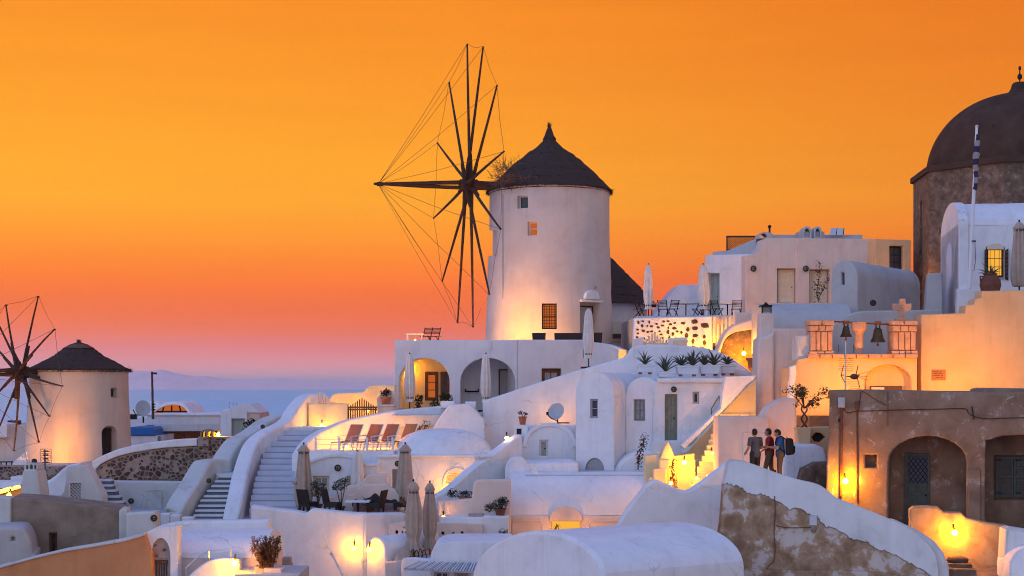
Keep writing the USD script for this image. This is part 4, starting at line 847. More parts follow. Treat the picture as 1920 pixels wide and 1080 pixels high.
def picket_gate(label, pl, x0, x1, top_fn, yb, n, mat, rails=(.25, .75), w=.6, name='picket_gate', cat_='gate'):
    T = Thing(name, label, cat_)
    dx = (x1 - x0) / n
    for i in range(n):
        xa = x0 + i * dx; yt = top_fn((i + .5) / n)
        (u0, z1), (u1, z0) = pl.hit(xa, yt), pl.hit(xa + dx * w, yb)
        T.add('picket', to_world(pl, extrude2d(Polygon([(u0, z0), (u1, z0), (u1, z1 - .05), ((u0 + u1) / 2, z1), (u0, z1 - .05)]), 0, .03, .005)), mat)
    ym = top_fn(.02)
    for r in rails:
        y = ym + (yb - ym) * r; T.add('rail', rbox(pl, x0 - 1, y - 1.4, x1, y + 1.4, .032, .07), mat)
    return T.done()
DW = Pl(1260, 64, 0)
T = Thing('stone_set_wall', 'white terrace wall studded with dark stones below the cafe chairs', 'wall')
out = [(1188, 597), (1195, 596), (1262, 594.5), (1336, 593), (1337, 668), (1186, 668)]
T.add('wall', slab(DW, out, .5, r=.05), 'white')
g = poly(DW, [(1193, 600), (1331, 597), (1332, 660), (1190, 660)]); rg = np.random.default_rng(31)
(ua, zt), (ub, zb) = DW.hit(1190, 597), DW.hit(1334, 662); got = []
for k in range(900):
    t = rg.random(); R = (.05 + .05 * rg.random()) * (.8 + 1.1 * t ** 2) * (1 + 1.3 * (rg.random() > .9)); p = (ua + (ub - ua) * t, zb + (zt - zb) * rg.random())
    if len(got) < 105 and g.buffer(-R).contains(Point(p)) and all(math.hypot(p[0] - q[0], p[1] - q[1]) > R + q[2] + .045 for q in got): got.append((*p, R))
for u, z, R in got:
    th = np.sort(rg.random(8) * .5 + np.arange(8) * .785); rr = R * (.75 + .45 * rg.random(8)); sx, sy = (1.25, .85) if rg.random() > .4 else (.8, 1.2)
    T.add('stone', to_world(DW, extrude2d(Polygon(np.c_[u + sx * rr * np.cos(th), z + sy * rr * np.sin(th)]), -.03, .05, .02, back=False)), 'stone', 0, smooth=False)
T.done()
picket_gate('cream picket gate with a red notice beside the stone studded wall', Pl(1355, 63.7), 1337, 1381, lambda t: 594 - 1.5 * math.sin(t * 9), 643, 6, 'cream_wood')
q = Pl(1350, 63.6); T = Thing('notice', 'small red lettered notice on the cream picket gate', 'sign'); T.add('board', rbox(q, 1341, 598, 1356, 607, 0, .02), 'cream_wood'); T.add('lettering', cat(*[rbox(q, 1342.5, y, 1342.5 + w, y + .9, -.004, 0) for y, w in ((599.2, 12), (601.2, 11), (603.4, 12), (605.2, 8))]), 'red_sign'); T.done()
yq = Pl(1240, 61.5)
picket_gate('bright yellow lit pointed picket gate below the stone studded wall', yq, 1205, 1252, lambda t: 641 - 19 * (1 - abs(2 * t - .95)), 648, 9, 'cream_wood', rails=(.6,), w=.72)
T = Thing('gate_wall', 'low yellow lit wall with a wooden panel beside the pointed gate', 'wall'); T.add('wall', cat(slab(yq, [(1187, 636), (1207, 631), (1207, 665), (1185, 665)], .3, r=.05), slab(yq, [(1252, 634), (1288, 632), (1290, 660), (1252, 660)], .3, r=.04)), 'white'); T.add('panel', rbox(yq, 1262, 638, 1284, 648, -.03, .0), 'cream_wood'); T.done()
lamp('hidden lamp between the pointed gate and the stone studded wall', P(1225, 655, 62.6), 'lamp_high', .06)
lamp('hidden lamp at the bottom right of the stone studded wall', P(1318, 664, 62.7), 'lamp_flood', .06)
setting('cafe_terrace', slab(Pl(1260, 64.4), [(1193, 592.5), (1390, 590.5), (1390, 650), (1193, 650)], 9), 'paving')
zc = lambda Y: (HY - 594) / F * 64 - .02
c0 = slat_chair('dark metal cafe chair at the left end of the terrace beside the hut', ground(1199, 65.5, zc(0)), 1.9)
for i, (x, Y, r, lab) in enumerate([(1243, 65.6, 2.8, 'left of two dark metal chairs at the left cafe table'), (1262, 65.4, 3.6, 'right of two dark metal chairs at the left cafe table'), (1309, 65.5, -2.2, 'dark metal chair tilted by the parasol pole'), (1324, 66.2, 3.1, 'dark metal chair behind the cafe parasol pole'), (1344, 65.2, .6, 'dark metal chair turned away right of the cafe parasol'), (1381, 65.5, 3.2, 'rightmost dark metal cafe chair near the picket gate')]):
    c0.copy(ground(x, Y, zc(0)), r, lab)
def cafe_table(label, px, Y, r=.55):
    T = Thing('cafe_table', label, 'table'); b = ground(px, Y, zc(0)); T.add('tabletop', lathe([(r, .70), (r, .73), (r - .02, .735)], b, 28), 'cream_wood'); T.add('column', tube([b, b + [0, 0, .7]], .03, 6), 'iron'); T.add('foot', lathe([(.25, 0), (.22, .03), (.03, .06)], b, 16), 'iron'); return T.done()
cafe_table('round wooden cafe table between the metal chairs', 1286, 65.8); cafe_table('round cafe table beside the rightmost metal chair', 1364, 65.9, .45); cafe_table('small cafe table by the slim white parasol', 1222, 65.6, .4)
PW.copy(ground(1216, 65.2, zc(0)), .3, 'slim closed white parasol standing against the sky beside the hut', scale=(1, 1, 1.0)); PX = PW.copy(ground(1318.5, 65.2, zc(0)), 1.4, 'closed cream parasol at the left wall of the upper house', scale=(1.2, 1.2, 1.0))
# upper house
U0, U1 = Pl(1380, 69, -16), Pl(1420, 68.2, 4); 
T = Thing('upper_house', 'long flat roofed white house with two pale doors on the skyline', 'house')
T.add('wall', slab(U0, [(1322, 478), (1420, 476), (1420, 600), (1322, 600)], 4, [rect(1327, 512, 1349, 592)], rec=.5, r=.04), 'white', label='bluish left part with a narrow door')
T.add('wall', slab(U1, [(1397, 479), (1412, 477), (1424, 470), (1431, 459), (1436, 446.5), (1495, 446), (1495.5, 600), (1397, 600)], 5, [rect(1457, 503, 1493, 568)], rec=.4, r=.03), 'peach', label='stepped front with a pale door')
U2 = U1.shift(-.12)
T.add('wall', slab(U2, [(1496, 446), (1640, 448), (1640, 600), (1496, 600)], 5, [rect(1518, 505, 1556, 568)], rec=.4, r=.03), 'peach', label='right front with a door behind a climber')
U3 = Pl(1641, 67.6, 10)
T.add('wall', slab(U3, [(1641, 448), (1708, 450), (1708, 600), (1641, 600)], 5, [rect(1668, 461, 1694, 520)], rec=.3, r=.03), 'ochre', label='right end with a dark shuttered window')
T.add('roof_slope', slab(U0.shift(1.2), [(1335, 478), (1336, 472), (1363, 470), (1418, 447), (1418, 480), (1335, 480)], 3, r=.03), 'grey_wash')
door(T, U0, 1331, 514, 1347, 592, rec=.5, mat='pale_green_wood', panels=4); door(T, U1, 1462, 505, 1492, 568, rec=.4, mat='cream_wood', panels=2); door(T, U2, 1522, 507, 1554, 568, rec=.4, mat='cream_wood', panels=2)
window(T, U3, 1668, 461, 1694, 520, rec=.3, frame='dark_wood', pane='dark_pane', nx=2, ny=4)
def arch_chimney(px0, px1, yt, yb, Y, holes):
    q = Pl((px0 + px1) / 2, Y); return through(q, arch(px0, px1, yt, yb, yt + (yb - yt) * .5), .9, [arch(a, b, c, yb - 2, c + (yb - c) * .6) for a, b, c in holes], r=.04)
T.add('chimney', arch_chimney(1421, 1450, 435, 447, 69.5, [(1426, 1438, 437.5)]), 'grey_wash'); T.add('chimney', cat(arch_chimney(1505, 1522, 424, 446, 69.5, [(1508, 1519, 428)]), arch_chimney(1526, 1541, 424, 446, 69.5, [(1529, 1538, 428)]), rbox(Pl(1520, 69.5), 1500, 433, 1548, 446, .2, 1.2, .03)), 'grey_wash')
T.add('vent_pipe', cat(tube([P(1443, 440, 69.6), P(1443, 427, 69.6)], .05, 6), ball(P(1443, 425, 69.6), .09)), 'iron')
T.add('roof_block', rbox(Pl(1450, 70.5), 1450, 440, 1617, 449, 0, 2, .03), 'grey_wash')
T.done()
def lattice(label, pl, x0, y0, x1, y1, nx, ny, mat='dark_wood'):
    T = Thing('lattice_screen', label, 'screen'); (u0, z1), (u1, z0) = pl.hit(x0, y0), pl.hit(x1, y1); w = .03
    T.add('frame', to_world(pl, extrude2d(sbox(u0, z0, u1, z1).difference(sbox(u0 + .07, z0 + .07, u1 - .07, z1 - .07)), 0, .06)), mat)
    H, W = z1 - z0, u1 - u0; bars = []
    for s in (1, -1):
        for k in np.arange(-H, W, H / ny):
            a, b = (k, 0 if s > 0 else H), (k + H, H if s > 0 else 0); (ax, ay), (bx, by) = a, b
            if ax < 0: ay += s * (-ax); ax = 0
            if bx > W: by -= s * (bx - W); bx = W
            if bx - ax > .05: bars.append(tube([pl.W(u0 + ax, z0 + ay, .02 + .012 * (s > 0)), pl.W(u0 + bx, z0 + by, .02 + .012 * (s > 0))], .017, 4))
    T.add('slats', cat(*bars), mat, kind='stuff'); return T.done()
lattice('dark diamond lattice screen on the roof of the upper house', Pl(1392, 71), 1362, 442, 1424, 470, 12, 6)
T = Thing('solar_panels', 'two tilted solar panels with a dark tank on the upper house roof', 'solar panel')
for x in (1556, 1569):
    a, b, c_, d = P(x, 441, 70.2), P(x + 11, 441, 70.2), P(x + 13, 428, 70.9), P(x + 2, 428, 70.9); n_ = np.array([0, .04, .02])
    T.add('panel', tm([a, b, c_, d, a + n_, b + n_, c_ + n_, d + n_], [[0, 1, 2], [0, 2, 3], [4, 6, 5], [4, 7, 6], [0, 5, 1], [0, 4, 5], [1, 6, 2], [1, 5, 6], [2, 7, 3], [2, 6, 7], [3, 4, 0], [3, 7, 4]]), 'canvas_white')
    T.add('strut', tube([c_, c_ + [0, .2, -.45]], .03, 5), 'iron')
T.done()
for i, (x, y, q) in enumerate(((1412, 504, U1), (1510, 504, U2))): bulkhead('wall_lamp', ['round unlit lamp left of the pale door on the upper house', 'round unlit lamp between the two pale doors on the upper house'][i], q.at(x, y, -.05), .17)
climber('leafy climber with bare twigs before the right pale door', [P(1535, 566, 67.4), P(1532, 548, 67.4), P(1535, 525, 67.4), P(1537, 498, 67.4)], 130, 6, leafmat='leaf_brown', flower=None, spread=.26, leaf=.11)
climber('second thin climber curling toward the right door edge', [P(1533, 562, 67.3), P(1545, 540, 67.3), P(1548, 528, 67.3), P(1556, 515, 67.3)], 70, 7, leafmat='leaf_brown', flower=None, spread=.2, leaf=.1)
single('blue_gable', slab(Pl(1270, 71.5), [(1224, 594), (1240, 572), (1258, 550), (1272, 534), (1325, 533), (1325, 605), (1224, 605)], 3.5, r=.05), 'white', 'bluish white sloping gable wall behind the cafe chairs', 'wall')
lamp('lamp at the foot of the right end wall of the upper house', U3.at(1690, 480, -1.6) + [0, 0, -1.2], 'lamp_high', .05)
PW.copy(P(1726, 509, 66.4), .4, 'grey closed parasol squeezed between the upper house and the domed church', scale=(1.0, 1.0, .5)) if False else None
# grey vaulted chapel with its low side vault
GV = Pl(1582, 58, -38)
T = Thing('grey_vault', 'plain grey barrel vault with a slit window left of the domed church', 'house')
T.add('wall', slab(GV, arch(1558, 1608, 487, 600, 520), 6.6, [rect(1578, 511, 1583, 534)], rec=.3, r=.05, wob=.015), 'grey_wash'); T.add('slit', rbox(GV, 1578.3, 511.5, 1582.7, 533.5, .2, .28), 'dark_wood')
GS = Pl(1638, 57.2, 0)
T.done()
T = Thing('buttress', 'slanted grey pillar between the grey vault and the chapel', 'wall'); T.add('wall', slab(Pl(1750, 57.5, -12), [(1733, 600), (1740, 513), (1766, 511), (1768, 600)], 1.0, r=.05), 'grey_wash'); T.done()
T = Thing('side_vault', 'low grey vault with a sweeping parapet behind the bells', 'house'); SV = Pl(1500, 55.6)
T.add('roof', vaultx(SV, 1432, 1600, 565, 620, 660, 3.2), 'grey_wash')
T.add('parapet', slab(SV.shift(-.4), [tuple(p) for p in curve([(1540, 640), (1560, 612), (1580, 596), (1600, 587), (1620, 583), (1680, 582), (1760, 580)], 4)] + [(1760, 680), (1540, 680)], .4, r=.06), 'grey_wash'); T.done()
single('vent_hole', tube([P(1637, 568, 56.2), P(1637, 568, 56.0)], .13, 10), 'dark_wood', 'dark round vent on the flank of the grey vault', 'vent')
# domed church
DC = np.array([(1912 - CX) / F * 68, 68.0]); k = F / 68
T = Thing('domed_church', 'dark brown domed church with an octagonal stone drum at the right edge', 'church')
zt, Rr = (HY - 326) / k, 196 / k
oc = [(DC[0] + Rr * math.cos(math.radians(22.5 + 45 * i - 5)), DC[1] + Rr * math.sin(math.radians(22.5 + 45 * i - 5))) for i in range(8)]
v, f = extrude2d(Polygon(oc), 0, 8.0); drum = tm(np.c_[v[:, :2], zt - v[:, 2]], f)
# the slit window is cut into the left face
e0, e1 = sorted(oc, key=lambda p: p[0])[:2]; e0, e1 = (e0, e1) if e0[0] < e1[0] else (e1, e0)
a_, b_ = (np.array(x) for x in sorted(oc, key=lambda p: (p[1]))[:4][0:2])
fr = [(oc[i], oc[(i + 1) % 8]) for i in range(8)]
def face_plane(i):
    A, B = np.array(oc[i]), np.array(oc[(i + 1) % 8]); d = (B - A) / np.linalg.norm(B - A); q = Pl.__new__(Pl); q.o = np.array([*A, 0.0]); q.U = np.array([*d, 0]); q.N = np.array([d[1], -d[0], 0]); return q
cand = [i for i in range(8) if (face_plane(i).N @ (-np.array([*np.mean(fr[i], 0), 0]))) > 0]
fi = min(cand, key=lambda i: np.mean(fr[i], 0)[0]); fq = face_plane(fi); um = np.linalg.norm(np.subtract(*fr[fi])) / 2
xs = [CX + F * p[0] / p[1] for p in fr[fi]]
slot = lambda gr: Polygon([(um - .28 - gr, zt - 6.2), (um + .28 + gr, zt - 6.2), (um + .28 + gr, zt - 1.5)] + [(um + (.28 + gr) * math.cos(t), zt - 1.5 + (.28 + gr) * math.sin(t)) for t in np.linspace(0, math.pi, 8)] + [(um - .28 - gr, zt - 1.5)])
T.add('drum', cut(drum, [to_world(fq, extrude2d(slot(0), -.5, .5))]), 'ruin', smooth=20)
T.add('slit_window', to_world(fq, extrude2d(slot(-.01), .38, .48)), 'dark_wood')
v, f = extrude2d(Polygon(oc).buffer(.14, join_style=2), 0, .28, .05); T.add('cornice', tm(np.c_[v[:, :2], zt + .14 - v[:, 2]], f), 'domebrown')
Rd = 169 / k; hd = (326 - 176) / k
dp = [(Rd * math.cos(t) ** .92, zt + hd * math.sin(t)) for t in np.linspace(0, math.pi / 2 * .985, 26)]
T.add('dome', lathe(dp, [*DC, 0], 96), 'domebrown', smooth=60)
lp = [(26, 176), (20, 172), (16, 166), (14, 158), (11, 155), (5, 154)]
ln = T.add('lantern', lathe([(r / k, (HY - y) / k) for r, y in lp], [*DC, 0], 24), 'domebrown')
T.add('finial', cat(tube([[*DC, (HY - 155) / k], [*DC, (HY - 124) / k]], .03, 6), ball([*DC, (HY - 144) / k], .12, 1, (1, 1, 1.3)), ball([*DC, (HY - 128) / k], .07, 1, (1, .5, 1.6))), 'iron', ln)
T.add('vent', tube([P(1862, 236, 64.65), P(1862, 236, 64.3)], .07, 8), 'dark_wood')
T.done()
# white chapel with the lit window
C1 = Pl(1780, 56.5, -48); C2 = Pl(1800, 56, -10)
T = Thing('white_chapel', 'white barrel vaulted chapel with a lit arched window below the dome', 'chapel')
c2 = [(1797, 420), (1990, 424), (1990, 620), (1797, 620)]
T.add('wall', slab(C2, c2, 5.4, [arch(1849, 1884, 457, 526, 466)], rec=.25, r=.03), 'white')
T.add('roof', vaultx(C2, 1797.5, 1990, 370, 421, 422, 5.2), 'white')
(u0, zE) = C2.hit(1797, 421); (_, zT) = C2.hit(1797, 370)
SP = Pl.__new__(Pl); A, B = C2.W(u0, 0, 5.6), C2.W(u0, 0, -.15); SP.o = A; SP.U = (B - A) / np.linalg.norm(B - A); SP.N = np.array([SP.U[1], -SP.U[0], 0])
W_ = np.linalg.norm(B - A)
ga = Polygon([(0, -2), (W_, -2), (W_, zE)] + [(W_ / 2 + W_ / 2 * math.cos(t), zE + (zT - zE + .08) * math.sin(t)) for t in np.linspace(0, math.pi, 18)] + [(0, zE)])
ni = Polygon([(W_ * .35, zE - 2.3), (W_ * .62, zE - 2.3), (W_ * .62, zE - .95)] + [(W_ * .485 + W_ * .135 * math.cos(t), zE - .95 + .45 * math.sin(t)) for t in np.linspace(0, math.pi, 10)] + [(W_ * .35, zE - .95)])
T.add('gable', cat(to_world(SP, extrude2d(ga.difference(ni), 0, .18, .03, back=False)), to_world(SP, extrude2d(ga, .18, .35))), 'grey_wash' if False else 'white')
w = T.add('window', to_world(C2, extrude2d(poly(C2, rect(1851, 466, 1881, 519)).difference(poly(C2, rect(1853.5, 468.5, 1878.5, 516))), .05, .2, .01)), 'dark_wood', label='window glowing warm yellow')
T.add('pane', rbox(C2, 1853, 468, 1879, 517, .15, .17), 'lit_pane', w)
T.add('glazing_bar', cat(*[rbox(C2, x - .35, 468, x + .35, 517, .12, .15) for x in (1857.5, 1866, 1874.5)], *[rbox(C2, 1853, y - .35, 1879, y + .35, .11, .14) for y in (484, 500)]), 'dark_wood', w)
for a, b in ((1845.5, 1850), (1884, 1890)):
    s = T.add('shutter', slab(C2, [(a, 470), (b, 466), (b, 526), (a, 524)], .05, d0=-.1, r=.01), 'dark_wood')
    for k_ in range(7): T.add('louvre', rbox(C2, a + .6, 471 + k_ * 7.5, b - .6, 475 + k_ * 7.5, -.115, -.1), 'brown_wood', s)
T.add('hood', slab(C2, arch(1851, 1882, 456, 468, 463), .12, d0=-.05, r=.02), 'cream_wood', w)
T.add('corner_pier', cat(slab(C2.shift(-.5), [(1795, 588), (1796, 541), (1815, 540), (1830, 545), (1834, 560), (1834, 590)], .6, r=.05)), 'white')
T.done()
T = Thing('flagpole', 'tall white flagpole with a furled blue and white flag in front of the dome', 'flagpole'); b, t_ = P(1818, 541, 54.9), P(1831.5, 237, 54.9)
T.add('pole', tube([b, t_], [.085, .05], 10), 'white_paint'); T.add('finial', ball(t_, .07, 1), 'steel')
T.add('halyard', tube([P(1828, 452, 54.8), P(1829, 490, 54.8), P(1826, 508, 54.8)], .012, 4), 'cable'); T.add('cleat', box(P(1826, 452, 54.8), [.14, .08, .05]), 'iron')
for i in range(9):
    y = 252 + i * 11.5; h = 11.5; f0, f1 = .055 + .012 * i, .055 + .012 * (i + 1)
    p = [(1830.6 - (yy - 252) * .045 + 2.2 + 1.1 * math.sin(i * .9 + k), yy) for k, yy in enumerate(np.linspace(y, y + h, 4))]
    T.add('flag_fold', tube([P(x, yy, 54.85) for x, yy in p], [.06 + .03 * math.sin((i + j / 3) * .6) + .045 * min(1, i / 3) for j in range(4)], 8), 'flag_blue' if i % 2 == 0 else 'flag_white')
T.done()
OW = Pl(1820, 51, 0)
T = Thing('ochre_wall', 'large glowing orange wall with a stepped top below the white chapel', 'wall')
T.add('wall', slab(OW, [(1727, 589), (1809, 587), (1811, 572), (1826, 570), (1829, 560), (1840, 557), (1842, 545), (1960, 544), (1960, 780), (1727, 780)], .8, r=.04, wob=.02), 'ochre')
T.done()
q = OW.shift(-.001); T = Thing('wall_plaque', 'small reddish lettered plaque on the large orange wall', 'plaque'); T.add('board', rbox(q, 1747, 693, 1773, 713, -.03, 0, .005), 'plaque')
T.add('lettering', cat(*[rbox(q, 1750 + o, y, 1750 + o + w, y + 1.2, -.036, -.03) for y, r in ((696.5, ((0, 9), (11, 5))), (700, ((1, 6), (9, 8))), (703.5, ((0, 12), (14, 4))), (707.5, ((3, 7), (12, 5)))) for o, w in r]), 'lettering'); T.done()
T = Thing('clay_jar', 'large dark clay jar planted with agave before the lit chapel window', 'jar'); b = P(1857, 556, 52.6)
T.add('jar', lathe([(.2, 0), (.33, .18), (.385, .42), (.36, .62), (.24, .76), (.22, .8), (.27, .84), (.25, .86), (.19, .82)], b, 36), 'clay_dark'); T.add('handle', tube([b + [-.24, -.05, .74], b + [-.4, -.06, .74], b + [-.38, -.06, .55]], .035, 6), 'clay_dark'); agave(T, b + [0, 0, .8], 10, .55, 17); T.done()
PS2 = PT.copy(P(1911, 556, 53), .9, 'closed cream parasol at the right edge before the chapel', scale=(1.05, 1.05, 1.08))
# bell wall
BW = Pl(1610, 50.6)
T = Thing('bell_wall', 'plastered church front with a shallow arch and curved shoulder below the bells', 'church')
sh = [(1480, 780), (1480, 690), (1484, 688), (1491, 686), (1494, 676), (1497, 673), (1510, 671), (1519, 668), (1720, 668), (1720, 780)]
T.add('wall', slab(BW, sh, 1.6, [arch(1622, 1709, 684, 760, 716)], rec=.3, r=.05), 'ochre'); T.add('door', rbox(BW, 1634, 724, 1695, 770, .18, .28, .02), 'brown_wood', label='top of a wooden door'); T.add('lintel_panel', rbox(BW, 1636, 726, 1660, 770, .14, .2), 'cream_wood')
T.add('white_edge', slab(BW.shift(-.02), [(1478, 788), (1481, 688), (1492, 684), (1494, 700), (1490, 730), (1488, 788)], .3, r=.04), 'white')
T.add('shoulder', slab(BW.shift(.15), [(1494, 690), (1495, 629), (1521, 627), (1521, 690)], .9, r=.08), 'white_old')
T.done()
T = Thing('bell_tower', 'crumbling stone belfry with two pillars and a middle column', 'belfry')
def courses(x0, x1, y0, y1, rows, seed, d=-.02, dep=.75):
    rg = np.random.default_rng(seed); y = y0
    for i, (h, n) in enumerate(rows):
        xs = np.r_[x0, x0 + (x1 - x0) * (np.arange(1, n) + .25 * (rg.random(n - 1) - .5)) / n, x1]
        ext = 3 if i in (0, len(rows) - 1) else 1.5 if i == 1 else 0
        for j in range(n):
            a, b = xs[j] + .6 - ext * (j == 0), xs[j + 1] - .6 + ext * (j == n - 1)
            T.add('block', rbox(BW, a, y + .55, b, y + h - .55, d - .06 * rg.random() - .05 * (ext > 0), dep, .025), 'belfry', smooth=False)
        y += h
courses(1519, 1561, 600, 671, [(10, 2), (11, 3), (37, 4), (13, 3)], 1); courses(1674, 1717, 601, 671, [(9, 2), (12, 3), (35, 4), (14, 4)], 2)
T.add('core', cat(rbox(BW, 1521, 602, 1559, 664, .05, .7), rbox(BW, 1676, 603, 1715, 664, .05, .7)), 'mortar')
for i in range(9): T.add('block', rbox(BW, 1513 + 22.8 * i + .7, 664, 1513 + 22.8 * (i + 1) - .7, 671.5, -.12 - .03 * (i % 3), .8, .02), 'belfry', smooth=False)
cc = BW.at(1614, 664, .3); kk = F / 50.9
T.add('column', lathe([(8 / kk, 0), (8 / kk, 36 / kk), (9 / kk, 40 / kk), (13 / kk, 46 / kk), (14 / kk, 50 / kk), (14 / kk, 60 / kk)], cc, 28), 'belfry')
T.add('beam', tube([BW.at(1560, 602, .3), BW.at(1676, 608, .3)], .035, 6), 'rust'); T.done()
def bell(label, px, yt, yb, r):
    T = Thing('bell', label, 'bell'); b = BW.at(px, yb, .3); h = (yb - yt) / kk; r = r / kk
    T.add('body', lathe([(r * .9, .02), (r, 0), (r * .98, h * .06), (r * .74, h * .22), (r * .6, h * .45), (r * .54, h * .62), (r * .45, h * .70), (r * .15, h * .74)], b, 32), 'bronze', smooth=50)
    T.add('crown', cat(tube([b + [-.06, 0, h * .72], b + [-.07, 0, h * .88], b + [0, 0, h]], .03, 6), tube([b + [.06, 0, h * .72], b + [.07, 0, h * .88], b + [0, 0, h]], .03, 6)), 'bronze'); T.add('yoke', box(b + [0, 0, h * 1.0], [.2, .14, .12]), 'rust')
    T.add('clapper', cat(tube([b + [0, 0, h * .5], b + [0, 0, -.14]], .025, 6), ball(b + [0, 0, -.1], .045)), 'rust'); return T.done()
bell('smaller greenish bronze bell left of the middle column', 1590, 604, 631, 11); bell('larger dark bronze bell right of the middle column', 1650, 605, 641, 14)
T = Thing('stone_cross', 'pale carved stone cross standing behind the right belfry pillar', 'cross'); q = BW.shift(.9)
cr = poly(q, [(1688, 604), (1688, 582), (1677, 580), (1676, 570), (1688, 571), (1689, 561), (1697, 561), (1698, 571), (1709, 570), (1708, 580), (1697, 582), (1697, 604)])
T.add('cross', to_world(q, extrude2d(cr.buffer(.02, quad_segs=2), 0, .16, .03)), 'belfry'); T.add('base', rbox(q, 1681, 596, 1704, 603, -.05, .3, .04), 'belfry'); T.add('boss', ball(q.at(1692.5, 576, -.01), .07), 'belfry'); T.done()
T = Thing('tv_antenna', 'rusty television antennas on a mast above the brown house', 'antenna'); A = lambda x, y, d=0: P(x, y, 43.5 + d)
T.add('mast', tube([A(1585, 733), A(1586, 640)], .022, 6), 'steel')
T.add('grid', cat(*[tube([A(1572, y), A(1600, y)], .007, 3) for y in np.linspace(672, 694, 7)], tube([A(1572, 646), A(1572, 660)], .01, 4), tube([A(1600, 646), A(1600, 662)], .01, 4)), 'rust')
T.add('boom', cat(tube([A(1584, 707), A(1612, 703)], .016, 5), ball(A(1602, 706), .1, 1, (1.4, .7, .9)), *[tube([A(1609, y), A(1628, y2)], .007, 3) for y, y2 in ((702, 697), (705, 706), (707, 713))], *[tube([A(x, 703), A(x + dx, 703 + dy)], .013, 4) for x, dx, dy in ((1583, -6, 1), (1577, 5, -18), (1605, 4, -18), (1606, 6, 24), (1577, 8, 16))], *[tube([A(1580 + k, 712 + k), A(1608 + k * .5, 712 + k)], .006, 3) for k in range(0, 20, 4)]), 'rust'); T.done()
spot('floor lamp behind the brown house roof edge below the bell wall', P(1600, 735.2, 48.7), 'lamp_flood', .045)
spot('floor lamp behind the brown house roof edge below the large orange wall', P(1835, 738.5, 48.4), 'lamp_flood', .06)

RK = Pl(1390, 58.5)
T = Thing('rock_garden_wall', 'reddish rough rock wall under a pale curved coping by the picket gate', 'wall')
T.add('rock', slab(RK, [(1345, 720), (1350, 655), (1360, 636), (1375, 624), (1400, 619), (1430, 616), (1430, 720)], .8, r=.05, wob=.05), 'ruin')
T.add('coping', slab(RK.shift(-.1), [tuple(p) for p in curve([(1344, 662), (1352, 640), (1362, 622), (1376, 610), (1400, 601), (1430, 594)], 4)] + [tuple(p) for p in curve([(1430, 616), (1400, 619), (1376, 624), (1362, 634), (1356, 645), (1350, 664)], 4)], 1.0, r=.06), 'peach')
T.add('back_wall', slab(RK.shift(1.5), [(1378, 586), (1430, 586), (1430, 640), (1378, 640)], .5, r=.04), 'peach'); T.done()
lamp('bright lamp before the reddish rock wall by the tall cream wall', P(1395, 663, 57.8), 'lamp_huge', .085)
T = Thing('lit_gate_wall', 'low lit white wall with a pointed gate below the reddish rock', 'wall'); q = Pl(1385, 56.2)
T.add('wall', slab(q, [(1352, 700), (1368, 694), (1380, 690), (1418, 700), (1418, 740), (1352, 740)], .4, r=.05), 'white'); T.add('gate', slab(q.shift(-.1), [(1371, 716), (1371, 702), (1379, 696), (1387, 702), (1387, 716)], .06), 'cream_wood'); T.add('post', cat(*[rbox(q.shift(-.1), x, 706, x + 2, 716, 0, .06) for x in (1390, 1394, 1398)]), 'cream_wood'); T.done()
T = Thing('clay_pot', 'large terracotta pot in the corner beside the tall cream wall', 'pot'); b = P(1411, 690, 56.8); T.add('pot', lathe([(.16, 0), (.22, .3), (.27, .34), (.27, .4), (.22, .4), (.2, .36)], b, 24), 'terracotta'); T.add('soil', lathe([(.2, .34), (.2, .36)], b, 16), 'earth'); T.done()

spot('unseen added floor lamp on the cafe terrace behind the reddish rock wall', P(1402, 592.5, 64.6), 'lamp_huge', .07)  # added lamp, out of sight, to warm the upper house front
# ------------------------------------------------------------------ brown house, peeling parapet, three people
H = Pl(1560, 42, -18); HB = H.shift(1.3); h2 = [(1847, 1010), (1847, 826), (1856, 824), (1866, 820), (1880, 817), (1962, 815), (1962, 1010)]
T = Thing('brown_house', 'weathered brown plastered house with a wide arched porch and green shutters', 'house')
T.add('wall', slab(H, [(1555, 731.5), (1680, 733), (1830, 736), (1970, 737), (1970, 1020), (1545, 1020), (1550, 900)], 6.5, [arch(1665, 1812, 818, 1012, 868), h2, rect(1622, 853, 1643, 877)], rec=1.3, r=.05, wob=.025), 'brown_render')
T.add('pilaster', rbox(H, 1815, 880, 1838, 1010, -.06, .02, .02), 'brown_render', label='peeling strip beside the arch')
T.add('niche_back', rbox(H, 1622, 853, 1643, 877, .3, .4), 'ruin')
dz = door(T, HB, 1697, 849, 1743, 1000, rec=.0, mat='shutter_green', panels=2, label='old green door with a patterned glass pane')
(u0, z1), (u1, z0) = HB.hit(1704, 858), HB.hit(1743, 905)
T.add('door_glass', uzbox(HB, u0, u1 - .06, z0, z1, -.085, -.05), 'dark_pane', dz)
T.add('door_grille', cat(*[tube([HB.W(u0 + (u1 - u0 - .06) * a, z0 + (z1 - z0) * b, -.1), HB.W(u0 + (u1 - u0 - .06) * c, z0 + (z1 - z0) * d, -.1)], .009, 4) for k in range(4) for a, b, c, d in (((k) / 4, 0, (k + 1) / 4, .25), ((k + 1) / 4, 0, k / 4, .25), (k / 4, .25, (k + 1) / 4, .5), ((k + 1) / 4, .25, k / 4, .5), (k / 4, .5, (k + 1) / 4, .75), ((k + 1) / 4, .5, k / 4, .75), (k / 4, .75, (k + 1) / 4, 1), ((k + 1) / 4, .75, k / 4, 1))]), 'iron', dz)
